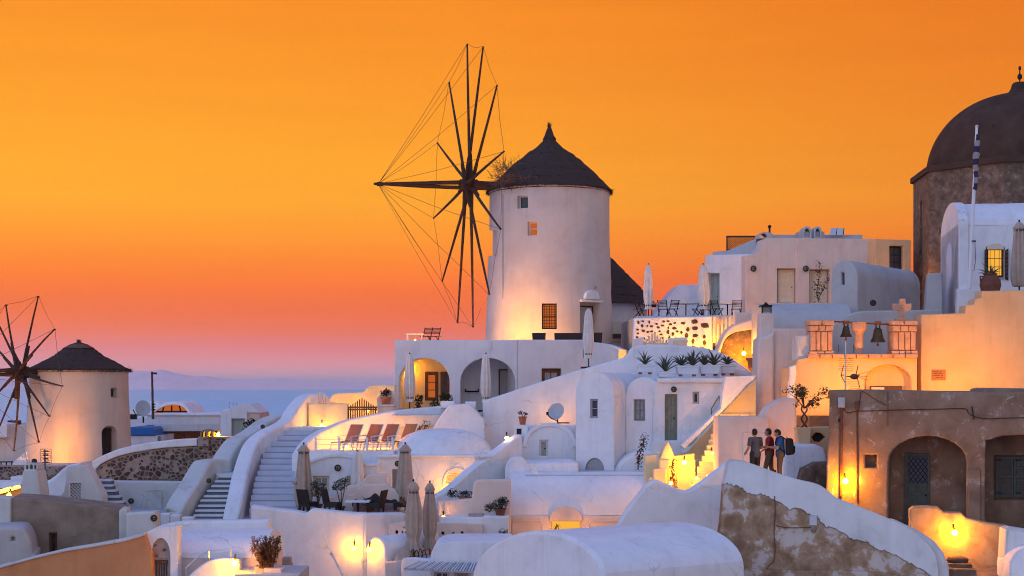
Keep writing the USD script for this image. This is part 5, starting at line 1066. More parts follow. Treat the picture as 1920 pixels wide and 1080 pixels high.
for j, (a, b) in enumerate(((1868, 1900), (1901, 1933))):
    (u0, z1), (u1, z0) = HB.hit(a, 857), HB.hit(b, 932); w = .06
    g = sbox(u0, z0, u1, z1).difference(sbox(u0 + w, z0 + w, u1 - w, (z0 + z1) / 2 - w / 2)).difference(sbox(u0 + w, (z0 + z1) / 2 + w / 2, u1 - w, z1 - w))
    s = T.add('shutter', to_world(HB, extrude2d(g, -.07, -.02, .008)), 'shutter_green')
    for k in range(22):
        z = z0 + w + .03 + k * (z1 - z0 - 2 * w - .05) / 21
        if abs(z - (z0 + z1) / 2) > w / 2 + .02: T.add('louvre', uzbox(HB, u0 + w - .004, u1 - w + .004, z - .012, z + .012, -.05 , -.025), 'shutter_green', s, smooth=False)
    for z in (z0 + .12, z1 - .08): T.add('hinge', uzbox(HB, (u0 - .03) if j == 0 else u0 + .02, (u0 + .14) if j == 0 else u0 + .2, z - .015, z + .015, -.085, -.071), 'iron', s)
T.add('shutter_frame', to_world(HB, extrude2d(poly(HB, rect(1864, 853, 1937, 936)).difference(poly(HB, rect(1867, 856, 1934, 933))), -.05, 0, .01)), 'brown_wood')
T.add('roof_cover', slab(Pl(1880, 43.5), [(1847, 735), (1850, 729), (1862, 727), (1970, 729), (1970, 737), (1847, 737)], 1.5), 'concrete')
T.done()
T = Thing('cable_pipe', 'brown conduit with meter boxes running down the brown house corner', 'pipe')
T.add('pipe', cat(tube([H.at(1578, 764, -.05), H.at(1578, 800, -.05), H.at(1577, 930, -.05)], .045, 8), tube([H.at(1577.5, 798, -.05), H.at(1577.5, 806, -.05)], .056, 8)), 'rust')
T.add('pipe', tube([H.at(1607, 766, -.03), H.at(1607, 940, -.03)], .022, 6), 'rust')
T.add('meter_box', rbox(H, 1572, 745, 1585, 764, -.16, 0, .03), 'plastic_grey'); T.add('junction_box', rbox(H, 1603, 752, 1611, 768, -.1, 0, .015), 'rust')
T.add('bracket', rbox(H, 1572, 784, 1576, 791, -.1, 0), 'iron'); T.done()
T = Thing('slack_cable', 'long sagging black cable across the top of the brown house', 'cable')
T.add('cable', tube([H.at(*p, -.03) for p in curve([(1582, 766), (1590, 774), (1606, 771), (1640, 770), (1700, 768), (1760, 767), (1808, 766), (1815, 773), (1825, 780), (1850, 785), (1880, 784), (1960, 782)], 4)], .013, 5), 'cable')
T.add('cable', tube([H.at(*p, -.03) for p in curve([(1610, 768), (1613, 745), (1617, 734), (1640, 748), (1662, 760)], 4)], .009, 4), 'cable'); T.add('cable', tube([H.at(1665, 734, -.03), H.at(1665, 800, -.03)], .008, 4), 'cable')
T.add('clamp', tube([H.at(1822, 762, -.03), H.at(1826, 786, -.03)], .02, 5), 'cable'); T.done()
lamp('bright bare lamp on the corner of the brown house', H.at(1587, 901, -.34), 'lamp_huge', .085)
LWp = Pl(1790, 40.1, -12)
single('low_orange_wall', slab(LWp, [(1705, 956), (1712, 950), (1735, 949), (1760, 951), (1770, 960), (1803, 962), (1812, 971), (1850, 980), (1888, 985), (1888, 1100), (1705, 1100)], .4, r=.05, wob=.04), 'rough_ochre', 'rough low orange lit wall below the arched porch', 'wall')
lamp('bright bare lamp on the low orange wall', LWp.at(1788, 997, -.3), 'lamp_high', .085)
T = Thing('white_corner', 'white rounded wall end with a small arch at the lower right edge', 'wall'); q = Pl(1900, 38.9)
T.add('wall', slab(q, [(1886, 992), (1895, 988), (1970, 1000), (1970, 1100), (1880, 1100)], .5, r=.08), 'old_cap'); T.add('arch_end', slab(q.shift(-.5), arch(1893, 1990, 1022, 1100, 1062), 1, r=.06), 'white'); T.done()
T = Thing('stone_steps', 'orange lit worn stone steps at the lower right behind the parapet end', 'steps')
for i, (a, b, c_, d) in enumerate([(1772, 1098, 1830, 1066), (1776, 1066, 1822, 1056), (1780, 1056, 1812, 1047)]): T.add('step', slab(LWp.shift(-1.1 + .3 * i), [(a, c_ and d), (c_, d + 2), (c_ + 2, 1110), (a, 1110)], .6, r=.04, wob=.02), 'ruin')
T.add('rock', ball(LWp.at(1792, 1046, -.5), .24, 2, (1.3, .8, .5)), 'stone'); T.done()
GP = Pl(1560, 38.6, 0)
edge = [(1366, 868), (1372, 863), (1400, 866), (1450, 884), (1500, 900), (1534, 908), (1552, 920), (1570, 934), (1600, 945), (1650, 965), (1690, 982), (1720, 1000), (1744, 1024), (1757, 1050), (1762, 1110)]
low = [(1358, 908), (1375, 909), (1390, 916), (1405, 925), (1430, 929), (1450, 936), (1475, 950), (1500, 954), (1520, 966), (1537, 973), (1548, 986), (1580, 999), (1600, 1012), (1622, 1016), (1645, 1030), (1662, 1035), (1690, 1046), (1715, 1061), (1742, 1076), (1754, 1092), (1757, 1110)]
ed = [tuple(p) for p in curve(edge, 3)]
rgx = np.random.default_rng(77); lowj = [(x + rgx.normal() * 1.0, y + rgx.normal() * 1.6) for x, y in curve(low, 5)]; lowj[0] = low[0]; lowj[-1] = low[-1]
T = Thing('peeling_parapet', 'sloping stair parapet with a white band above brown peeling plaster', 'wall')
T.add('whitewashed_band', slab(GP, ed + lowj[::-1], .5, r=.045, d0=-.02), 'old_cap')
T.add('peeled_wall', slab(GP, lowj + [(1757, 1120), (1400, 1120), (1378, 1060), (1346, 1020), (1352, 985)], .46, r=.02, d0=.012), 'peel')
T.add('back_coping', slab(GP.shift(.15), [(1680, 975), (1725, 996), (1752, 1014), (1770, 1036), (1780, 1062), (1783, 1110), (1680, 1110)], .55, r=.06), 'old_cap')
T.add('plinth', slab(GP, [tuple(p) for p in curve([(1385, 1062), (1440, 1067), (1520, 1068), (1620, 1070), (1700, 1078)], 4)] + [(1700, 1120), (1385, 1120)], .1, d0=-.05, r=.03, wob=.02), 'peel')
T.add('junction_box', rbox(GP, 1517, 966, 1531, 985, -.06, .02, .01), 'plastic_grey'); T.add('old_fitting', ball(GP.at(1525, 991, -.04), .09, 1, (1, .6, 1.3)), 'concrete')
T.add('cable', tube([GP.at(*p, -.02) for p in curve([(1452, 930), (1453, 960), (1451, 1000), (1453, 1030), (1450, 1052), (1440, 1062), (1436, 1080)], 4)], .013, 5), 'rust'); T.add('cable', tube([GP.at(*p, -.02) for p in curve([(1454, 985), (1475, 989), (1500, 989), (1522, 988)], 4)], .011, 5), 'rust')
T.done()
WS = Pl(1260, 43.6, 0)
single('white_slope_wall', slab(WS, [tuple(p) for p in curve([(1148, 1008), (1158, 985), (1175, 957), (1200, 925), (1225, 901), (1250, 908), (1284, 921), (1305, 912), (1335, 890), (1366, 866)], 3)] + [(1385, 866), (1385, 1120), (1150, 1120)], .5, r=.08), 'white', 'white dipping wall between the long vault and the peeling parapet', 'wall')
WZ = -3.1
setting('stone_path', box([8.0, 45.4, WZ - .3], [2.6, 6.4, .6]), 'paving')
T = Thing('rounded_garden_wall', 'low white rounded wall right of the three people', 'wall'); q = Pl(1510, 45)
T.add('wall', slab(q, [(1468, 930), (1470, 850), (1476, 838), (1486, 832), (1530, 833), (1545, 840), (1552, 860), (1552, 930)], .6, r=.1), 'white')
T.add('planter_wall', slab(q.shift(.8), [(1493, 870), (1496, 802), (1560, 800), (1560, 870)], .5, [[(1522, 820), (1530, 811), (1540, 812), (1548, 820), (1538, 829), (1527, 828)]], rec=.3, r=.04), 'ochre')
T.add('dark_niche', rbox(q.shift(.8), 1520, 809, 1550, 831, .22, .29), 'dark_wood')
T.add('ledge', slab(q.shift(-.4), [(1505, 880), (1530, 868), (1555, 866), (1560, 930), (1490, 930)], .5, r=.05, wob=.03), 'ruin'); T.done()
T = Thing('olive_tree', 'small olive tree with a twisted trunk before the glowing bell wall', 'tree'); b = P(1508, 803, 45.6); kt = F / 45.6
for s in (0, math.pi): T.add('trunk', tube([b + [.09 * math.cos(s + t * 7), .09 * math.sin(s + t * 7), t * .72] for t in np.linspace(0, 1, 16)], np.linspace(.035, .025, 16), 6), 'brown_wood')
g = np.random.default_rng(3); tips = []
for i in range(11):
    e = b + [g.normal() * .26, g.normal() * .22, .75 + .55 * g.random()]; tips.append(e); T.add('branch', tube([b + [0, 0, .65], (b + [0, 0, .8]) * .5 + e * .5, e], [.022, .014, .006], 5), 'brown_wood')
T.add('crown', leafcloud(620, [(e + [0, 0, .05], (.2, .2, .17)) for e in tips] + [(P(1493, 757, 45.6), (.14, .14, .2)), (P(1539, 735, 45.6), (.1, .1, .16)), (P(1532, 760, 45.6), (.12, .12, .12))], .10, 8, .4), 'leaf_olive', smooth=False, kind='stuff')
T.add('pot', slab(Pl(1508, 45.3), [(1494, 802), (1522, 802), (1519, 832), (1497, 832)], .5, r=.03), 'ochre'); T.done()
lamp('hidden lamp behind the low wall beside the olive tree', P(1537, 838, 46.6), 'lamp_high', .05)
lamp('hidden ground lamp behind the three people', P(1455, 893, 46.0), 'lamp_high', .05)
# people
from manifold3d import Manifold, Mesh
def sph(p, r): return Manifold.sphere(float(r), 16).translate([float(x) for x in p])
def bone(*pr):
    out = None
    for (a, ra), (b_, rb) in zip(pr[:-1], pr[1:]):
        m = Manifold.batch_hull([sph(a, ra), sph(b_, rb)]); out = m if out is None else out + m
    return out
def smooth(m, el=.025, it=8):
    m = m.refine_to_length(el).to_mesh(); t = trimesh.Trimesh(m.vert_properties[:, :3], m.tri_verts, process=True); trimesh.smoothing.filter_taubin(t, iterations=it); return tm(t.vertices, t.faces)
def person(label, loc, face, shirt, trousers, pose, head_pitch=0.0, hair='hair'):
    """Local frame: y forward, x right. pose: per arm (elbow, wrist), per leg (knee, ankle)."""
    T = Thing('person', label, 'person'); R = trimesh.transformations.rotation_matrix(face, [0, 0, 1])[:3, :3]
    def W(m): return tm(np.asarray(m.vertices) @ R.T + loc, m.faces)
    sh = [np.array([s * .185, 0, 1.40]) for s in (-1, 1)]; hp = [np.array([s * .09, 0, .92]) for s in (-1, 1)]
    hd = np.array([0, .03 + .10 * math.sin(head_pitch), 1.60 - .03 * head_pitch])
    body = bone(((0, 0, .95), .13), ((0, 0, 1.15), .125), ((0, 0, 1.34), .12)) + bone((sh[0], .06), (sh[1], .06)) + bone(((0, 0, 1.4), .06), (hd + [0, -.02, -.08], .055))
    sm, pm, shoe = None, None, None
    for k in range(2):
        e, w = map(np.array, pose['arms'][k]); kn, an = map(np.array, pose['legs'][k])
        body += bone((sh[k], .055), (e, .042), (w, .03)); f = (w - e) / np.linalg.norm(w - e); side = np.array([1.0, 0, 0]) if abs(f[0]) < .8 else np.array([0, 0, 1.0]); side = side - f * (side @ f); side /= np.linalg.norm(side); nrm = np.cross(f, side)
        pl_ = w + f * .07; body += Manifold.batch_hull([sph(w, .026), sph(pl_ + side * .03, .014), sph(pl_ - side * .03, .014)])
        for j, (o, l) in enumerate(((-.03, .06), (-.01, .075), (.011, .07), (.03, .055))): body += bone((pl_ + side * o, .010), (pl_ + side * o + f * l * .55 + nrm * .012, .009), (pl_ + side * o + f * l * .9 + nrm * .035, .008))
        body += bone((w + f * .02 + side * .02, .012), (w + f * .06 + side * .05 + nrm * .01, .010), (w + f * .09 + side * .052 + nrm * .03, .009))
        body += bone((hp[k], .08), (kn, .05), (an, .036)); m = bone((hp[k] + [0, 0, .02], .105), (kn, .068), (an + [0, 0, .02], .06)); pm = m if pm is None else pm + m
        s_ = bone((sh[k], .07), (sh[k] * .35 + e * .65, .062)); sm = s_ if sm is None else sm + s_
        q = Manifold.batch_hull([sph(an + [0, -.03, -.04], .045), sph(an + [0, .16, -.05], .038)]); shoe = q if shoe is None else shoe + q
    hb = Manifold.sphere(1.0, 24).scale([.078, .098, .115]).rotate([-math.degrees(head_pitch), 0, 0]).translate([float(x) for x in hd])
    fw = np.array([0, math.cos(head_pitch), -math.sin(head_pitch)]); up = np.array([0, math.sin(head_pitch), math.cos(head_pitch)])
    hb += Manifold.batch_hull([sph(hd + fw * .06 - up * .06, .045), sph(hd - up * .03, .06)])       # jaw
    hb += Manifold.batch_hull([sph(hd + fw * .095 + up * .015, .008), sph(hd + fw * .115 - up * .02, .013)])     # nose
    for s in (-1, 1): hb += Manifold.batch_hull([sph(hd + [s * .078, 0, 0] + up * .02, .016), sph(hd + [s * .076, 0, 0] - up * .02, .012)])   # ears
    hb -= bone((hd + fw * .112 - up * .052 + [-.022, 0, 0], .006), (hd + fw * .112 - up * .052 + [.022, 0, 0], .006))
    bi = T.add('body', W(smooth(body + hb, .02, 6)), 'skin', smooth=60)
    for s in (-1, 1): T.add('eye', W(ball(hd + fw * .086 + up * .02 + [s * .033, 0, 0], .012)), 'dark_cloth', bi)
    sm += bone(((0, 0, .93), .15), ((0, 0, 1.12), .14), ((0, 0, 1.34), .135)) + bone((sh[0] + [0, 0, -.01], .072), (sh[1] + [0, 0, -.01], .072))
    pm += bone(((-.05, 0, .97), .122), ((.05, 0, .97), .122))
    cut_low = Manifold.cube([2, 2, 2], True).translate([0, 0, -.17]) 
    T.add('shirt', W(smooth((sm - cut_low) if True else sm, .03, 5)), shirt, bi, smooth=60); T.add('trousers', W(smooth(pm, .03, 5)), trousers, bi, smooth=60); T.add('shoes', W(smooth(shoe, .03, 3)), 'shoe', bi, smooth=60)
    hr = (Manifold.sphere(1.0, 24).scale([.084, .104, .12]).translate([0, -.012, .012]) - Manifold.cube([.5, .4, .4], True).translate([0, .235, -.14]).rotate([0, 0, 0])).rotate([-math.degrees(head_pitch), 0, 0]).translate([float(x) for x in hd])
    T.add('hair', W(smooth(hr - Manifold.cube([1, 1, 1], True).translate([0, 0, float(hd[2]) - .57]), .02, 3)), hair, bi, smooth=60)
    return T.done(loc=loc), R
stand = [((-.10, .02, .50), (-.10, 0, .09)), ((.10, .03, .50), (.11, .02, .09))]
step_ = [((-.10, .12, .51), (-.10, .08, .09)), ((.10, -.04, .50), (.11, -.16, .09))]
pA = ground(1416, 43.5, WZ); pB = ground(1443, 43.8, WZ); pC = ground(1463, 43.4, WZ)
person('person in a grey shirt and dark trousers, leftmost of three on the path', pA, math.radians(25), 'grey_cloth', 'dark_cloth', dict(arms=[((-.26, -.02, 1.13), (-.2, .2, 1.0)), ((.26, .03, 1.13), (.16, .26, 1.08))], legs=stand), .1)
person('person in a red shirt and beige trousers between two others', pB, math.radians(75), 'red_cloth', 'khaki_cloth', dict(arms=[((-.24, .08, 1.14), (-.08, .3, 1.15)), ((.26, .02, 1.13), (.2, .22, 1.02))], legs=step_), .15)
_, Rc = person('person in a blue shirt wearing a backpack, head bent down', pC, math.radians(80), 'blue_cloth', 'khaki_cloth', dict(arms=[((-.24, .1, 1.13), (-.06, .33, 1.16)), ((.24, .1, 1.13), (.07, .33, 1.14))], legs=stand), .55)
T = Thing('backpack', 'large black backpack on the back of the blue shirted person', 'backpack')
def Wc(m): return tm(np.asarray(m.vertices) @ Rc.T + pC, m.faces)
bp = Manifold.batch_hull([sph((s * .13, y, z), .07) for s in (-1, 1) for y, z in ((-.22, .98), (-.36, 1.0), (-.22, 1.36), (-.32, 1.36))]); T.add('bag', Wc(smooth(bp, .04, 4)), 'black_bag', smooth=60)
T.add('pocket', Wc(smooth(Manifold.batch_hull([sph((s * .09, -.40, z), .05) for s in (-1, 1) for z in (1.02, 1.16)]), .04, 3)), 'black_bag', smooth=60)
for s in (-1, 1): T.add('strap', Wc(tube([(s * .12, -.16, 1.40), (s * .125, -.02, 1.49), (s * .13, .12, 1.42), (s * .13, .155, 1.25), (s * .13, -.1, 1.02)], .022, 6)), 'black_bag')
T.add('top_handle', Wc(tube([(-.05, -.2, 1.42), (0, -.2, 1.47), (.05, -.2, 1.42)], .014, 5)), 'black_bag'); T.done()
# front white vault
FV = Pl(1008, 37, -58)
T = Thing('front_vault', 'large white barrel vault in the foreground at the bottom centre', 'house')
T.add('roof', slab(FV, arch(884, 1132, 995, 1130, 1088, n=22), 4.5, r=.10, wob=.012), 'white')
T.add('vent', cat(*[ball(P(x, y, Y), .09, 1, (1, 1, .8)) for x, y, Y in ((1157, 1072, 37.0), (1253, 1070, 37.9))]), 'white_paint'); T.done()
# ------------------------------------------------------------------ centre: wide white steps, lounger terrace, dome, sofa terrace
def steps(T, st, mat, edge=None, edgeh=.06, body=.5, gap=.0):
    pts = [(P(a, c, Y), P(b, c, Y)) for a, b, c, Y in st]
    for i, (l, r) in enumerate(pts):
        nl, nr = pts[min(i + 1, len(pts) - 1)]; back = max(nl[1] - l[1], .25) + .12
        q = [l, r, r + [0, back, 0], l + [0, back, 0]]; drop = (l[2] - pts[i - 1][0][2] if i else .25) + .15
        def pris(z0, z1, grow=0.0):
            V = [p + [0, -grow if k < 2 else 0, z1] for k, p in enumerate(q)] + [p + [0, -grow if k < 2 else 0, z0] for k, p in enumerate(q)]
            return tm(V, [[0, 1, 2], [0, 2, 3], [4, 6, 5], [4, 7, 6], [0, 5, 1], [0, 4, 5], [1, 6, 2], [1, 5, 6], [2, 7, 3], [2, 6, 7], [3, 4, 0], [3, 7, 4]])
        k = T.add('step', pris(-drop, -edgeh if edge else 0), mat, smooth=False)
        if edge: T.add('nosing', pris(-edgeh, 0, gap), edge, k, smooth=False)
T = Thing('wide_steps', 'broad curving flight of bluish white steps in the centre left', 'stairs')
steps(T, [(468, 558, 953, 50.6), (469, 558, 941, 51.0), (471, 558, 929, 51.4), (474, 558, 917, 51.8), (476, 558, 905, 52.2), (479, 559, 894, 52.6), (483, 560, 883, 53.0), (487, 562, 872, 53.4), (490, 564, 861, 53.8), (493, 566, 850, 54.2), (497, 569, 839, 54.6), (503, 575, 828, 55.0), (514, 588, 817.5, 55.4), (530, 606, 808, 55.8)], 'step_blue', 'step_blue', .17, gap=.04)
T.add('landing', slab(Pl(600, 56.3), [(535, 801), (652, 799), (652, 840), (535, 840)], 2.2), 'white'); T.done()
single('curving_parapet', ribbon([(440, 993, 49.6, 1030), (452, 950, 50.2, 1010), (460, 915, 51.2, 1000), (467, 880, 52.4, 960), (484, 830, 54.0, 900), (506, 808, 54.9, 870), (545, 787, 56.2, 850), (564, 760, 57.2, 830), (580, 741, 57.9, 810), (596, 737, 58.2, 810)], .6, .14), 'white', 'curving white parapet climbing left of the broad bluish steps', 'wall')
single('terrace_wall', ribbon([(566, 850, 52.9, 960), (580, 828, 53.6, 900), (600, 812, 54.4, 880), (622, 801, 55.0, 870), (654, 788, 55.8, 860), (700, 778, 56.4, 860), (740, 770, 56.8, 850), (800, 764, 57.2, 850), (842, 760, 57.5, 850)], .4, .1), 'white', 'curved white wall right of the broad steps behind the loungers', 'wall')
YB = Pl(616, 57.6)
T = Thing('yellow_terrace_walls', 'low glowing walls around the small gates left of the arched house', 'wall')
T.add('wall', slab(YB, [(578, 757), (652, 757), (652, 812), (578, 812)], .4, r=.04), 'lamplit_lime')
T.add('back_wall', slab(Pl(680, 60), [tuple(p) for p in curve([(618, 746), (628, 738), (655, 736), (678, 735), (688, 728), (697, 722), (720, 722), (742, 722)], 4)] + [(742, 800), (618, 800)], .35, r=.07), 'lamplit_lime')
T.add('pillar', cat(rbox(Pl(722, 57.8), 708, 760, 738, 800, 0, .6, .03), rbox(Pl(722, 57.8), 706, 758.5, 740, 762, -.05, .65, .02)), 'peach'); T.add('scroll', slab(Pl(722, 58.4), [tuple(p) for p in curve([(706, 764), (707, 748), (714, 738), (726, 734), (742, 734)], 4)] + [(742, 764)], .3, r=.05), 'peach'); T.done()
picket_gate('small arched pale picket gate at the top of the curving parapet', Pl(608, 58.7), 589, 629, lambda t: 757 - 22 * math.sin(math.pi * min(1, t * .75 + .3)), 760, 9, 'cream_wood', rails=(.8,), w=.75)
picket_gate('peaked brown picket gate between the glowing wall and the flower pot', Pl(678, 57.7), 652, 707, lambda t: 763 - 18 * (1 - abs(2 * t - 1)), 790, 13, 'brown_wood', rails=(.05, .2), w=.55)
potted('terracotta pot of red flowers on the pillar by the peaked gate', Pl(722, 57.8).at(722, 760, .3), .22, .34, [((0, 0, .5), (.25, .25, .14)), ((.05, 0, .58), (.15, .15, .12))], 160, .09, 'leaf_dark', 5, flower='flower_red')
potted('dense round dark bush in a clay pot before the arch pier', P(836, 776, 60.9), .27, .4, [((0, 0, .68), (.3, .3, .28))], 420, .09, 'leaf_dark', 6, potmat='clay_dark')
potted('leafy dark plant in a pot inside the yellow arch', P(784, 777, 61.2), .2, .3, [((0, 0, .6), (.22, .2, .3)), ((.12, 0, .75), (.12, .12, .1))], 160, .1, 'leaf_dark', 7, potmat='clay_dark', flower='flower_red')
potted('small leafy plant in a pot at the right foot of the yellow arch', P(815, 778, 61.2), .18, .25, [((0, 0, .5), (.22, .2, .25))], 130, .1, 'leaf_dark', 8, potmat='clay_dark')
lamp('hidden lamp behind the low wall under the arched picket gate', P(640, 766, 58.9), 'lamp_high', .06); lamp('hidden lamp behind the peaked brown picket gate', P(690, 770, 58.9), 'lamp_high', .06)
lamp('hidden lamp at the head of the broad steps by the parapet', P(603, 797, 57.0), 'lamp_high', .06)
# lounger terrace
setting('lounger_terrace', slab(Pl(655, 52.7), [(570, 846), (738, 846), (738, 870), (570, 870)], 3.4, r=.03), 'white')
zL = P(650, 846, 52.7)[2]
def lounger(label, px, Y):
    T = Thing('sun_lounger', label, 'lounger'); c = np.zeros(3); base = ground(px, Y, zL)
    for s in (0, .62): T.add('rail', tube([c + [-.55 + s * .0, s, .30], c + [.25, s, .33], c + [.62, s, .98]], .022, 6), 'white_paint')
    for x in (-.5, .05, .3):
        for s in (0, .62): T.add('leg', tube([c + [x, s, .3], c + [x - .1, s, 0]], .02, 5), 'white_paint')
    T.add('armrest', cat(tube([c + [-.1, 0, .3], c + [-.16, -.02, .52], c + [.38, -.02, .55]], .02, 5), tube([c + [-.1, .62, .3], c + [-.16, .64, .52], c + [.38, .64, .55]], .02, 5)), 'white_paint')
    v = [c + [.23, .02, .34], c + [.6, .02, .97], c + [.6, .6, .97], c + [.23, .6, .34]]; o = np.array([.03, 0, -.02])
    T.add('backrest', tm(v + [p + o for p in v], [[0, 1, 2], [0, 2, 3], [4, 6, 5], [4, 7, 6], [0, 4, 1], [1, 4, 5], [1, 5, 2], [2, 5, 6], [2, 6, 3], [3, 6, 7], [3, 7, 0], [0, 7, 4]]), 'mesh_fabric'); T.add('seat', box(c + [-.16, .31, .31], [.8, .58, .02]), 'mesh_fabric')
    a = math.radians(56); Rz = np.array([[math.cos(a), -math.sin(a), 0], [math.sin(a), math.cos(a), 0], [0, 0, 1]])
    T.parts = [(p[0], tm(p[1].vertices @ Rz.T + base, p[1].faces), *p[2:]) for p in T.parts]; return T.done()
for x, Y, l in ((662, 53.3, 'leftmost sun lounger on the glowing terrace'), (700, 53.4, 'middle sun lounger in front of the bright terrace lamp'), (731, 53.5, 'third sun lounger on the glowing terrace'), (766, 53.9, 'sun lounger half hidden behind the white dome')): lounger(l, x, Y)
T = Thing('terrace_railing', 'thin white post and cable railing before the sun loungers', 'railing')
for x in (592, 636, 688, 736): T.add('post', tube([P(x, 847, 52.6), P(x, 820, 52.6)], .045, 6), 'white_paint')
for y in (824, 833): T.add('cable', tube([P(590, y, 52.6), P(738, y, 52.6)], .010, 4), 'steel')
T.done()
lamp('bright bare lamp behind the middle sun lounger', P(711, 809, 54.8), 'lamp_high', .085)
lamp('hidden lamp low behind the loungers on the terrace', P(650, 838, 54.4), 'lamp_high', .065)
climber('sparse leafy branches behind the white dome', [P(770, 812, 55.9), P(780, 806, 55.9), P(792, 799, 55.9), P(806, 796, 55.9)], 90, 18, leafmat='leaf_olive', flower=None, spread=.15, leaf=.09)
T = Thing('peaked_block', 'white block with a tapering top right of the loungers', 'wall'); q = Pl(862, 56)
T.add('wall', slab(q, [(806, 812), (822, 786), (842, 759), (880, 757), (908, 787), (911, 860), (806, 860)], 1.3, r=.05), 'white'); T.add('low_wall', rbox(q.shift(1.2), 826, 752, 852, 765, 0, .5, .03), 'white'); T.add('low_wall', rbox(q.shift(1.2), 872, 753, 892, 765, 0, .5, .03), 'white'); T.done()
# facade under the lounger terrace, the house with the fan window and its dome
Fc = Pl(650, 51.9)
T = Thing('arched_front_house', 'white house front with a low arched gable under the lounger terrace', 'house')
top = [(556, 875), (574, 869)] + [tuple(p) for p in curve([(574, 869), (592, 860), (615, 853.5), (637, 852), (658, 855), (675, 863), (688, 869)], 4)][1:] + [(709, 868), (709, 985), (556, 985)]
T.add('wall', slab(Fc, top, 2.6, [rect(587, 893, 617, 932), rect(650, 893, 688, 932)], rec=.2, r=.03), 'white')
arc = LineString([Fc.hit(*p) for p in curve([(574, 871), (592, 862), (615, 855.5), (637, 854), (658, 857), (675, 865), (688, 871), (709, 871)], 4)]).buffer(.05, cap_style=2)
T.add('cornice', to_world(Fc, extrude2d(arc, -.06, .02, .015)), 'white')
window(T, Fc, 587, 893, 617, 932, rec=.2, frame='cream_wood', pane='curtain_pane', nx=2, ny=2, fw=.07, label='two leaf window with white curtains'); window(T, Fc, 650, 893, 688, 932, rec=.2, frame='cream_wood', pane='dim_pane', nx=2, ny=2, fw=.07)
T.done()
bulkhead('wall_lamp', 'round unlit lamp on the arched gable of the white house front', Fc.at(634, 877, -.05), .14)
single('meter_cover', rbox(Pl(554, 50.9), 549, 902, 556, 908, -.06, .06, .02), 'canvas', 'small brownish box at the foot of the wide steps beside a parasol', 'box')
N = Pl(800, 52.2)
T = Thing('fan_window_house', 'white flat roofed house with a glowing fan window and a low dome', 'house')
fan = arch(836, 876, 886, 906, 905)
T.add('wall', slab(N, [(709, 857), (920, 857), (920, 990), (709, 990)], 4.2, [rect(735, 880, 753, 985), fan], rec=.25, r=.03), 'white')
T.add('cornice', cat(rbox(N, 707, 853, 922, 857.5, -.1, 4.2, .02), rbox(N, 708, 857.5, 921, 860, -.05, .01, .01)), 'white')
T.add('corner_strip', rbox(N, 709, 860, 713, 985, -.04, .01, .01), 'white')
mo = poly(N, arch(830, 883, 877, 912, 905)).difference(poly(N, arch(832, 881, 879, 914, 906)).buffer(.001)); mo = max(mo.geoms, key=lambda g: g.area) if isinstance(mo, MultiPolygon) else mo
T.add('moulding', to_world(N, extrude2d(mo, -.05, .01, .01)), 'white')
fg = poly(N, fan); (cu, cz) = N.hit(856, 904); seg = []
for i in range(4):
    a0, a1 = math.pi * (i / 4) + .12, math.pi * ((i + 1) / 4) - .12; (ru, rz) = N.hit(873, 889.5); R1, R2, sy = (ru - cu), .0, (rz - cz) / (ru - cu)
    seg.append(Polygon([(cu + R1 * f * math.cos(t), cz + R1 * f * sy * math.sin(t)) for f, t in [(.3, a0), (.95, a0)] + [(.95, t) for t in np.linspace(a0, a1, 5)] + [(.3, a1)]]))
fr = fg
for s in seg: fr = fr.difference(s)
fw_ = T.add('fan_window', to_world(N, extrude2d(fr, .1, .2, .008)), 'cream_wood', label='fanlight glowing warm yellow'); T.add('pane', to_world(N, extrude2d(fg.buffer(-.01), .17, .19)), 'lit_fan', fw_)
door(T, N, 735, 880, 753, 985, rec=.25, mat='grey_wood', panels=3)
dc = P(829, 857, 54.4); kd = F / 54.4
T.add('dome', lathe([(96 / kd * math.cos(t) ** .85, 54 / kd * math.sin(t)) for t in np.linspace(0, math.pi / 2 * .98, 20)], dc, 72), 'white', smooth=60)
T.add('roof_block', rbox(Pl(908, 53.2), 897, 846, 922, 857, 0, .8, .05), 'white'); T.done()
bulkhead('wall_lamp', 'round unlit lamp left of the tall parasol on the fan window house', N.at(746, 869, -.05), .12)
lamp('hidden lamp in front of the fan window behind the diagonal wall', N.at(850, 917, -.6), 'lamp_high', .06)
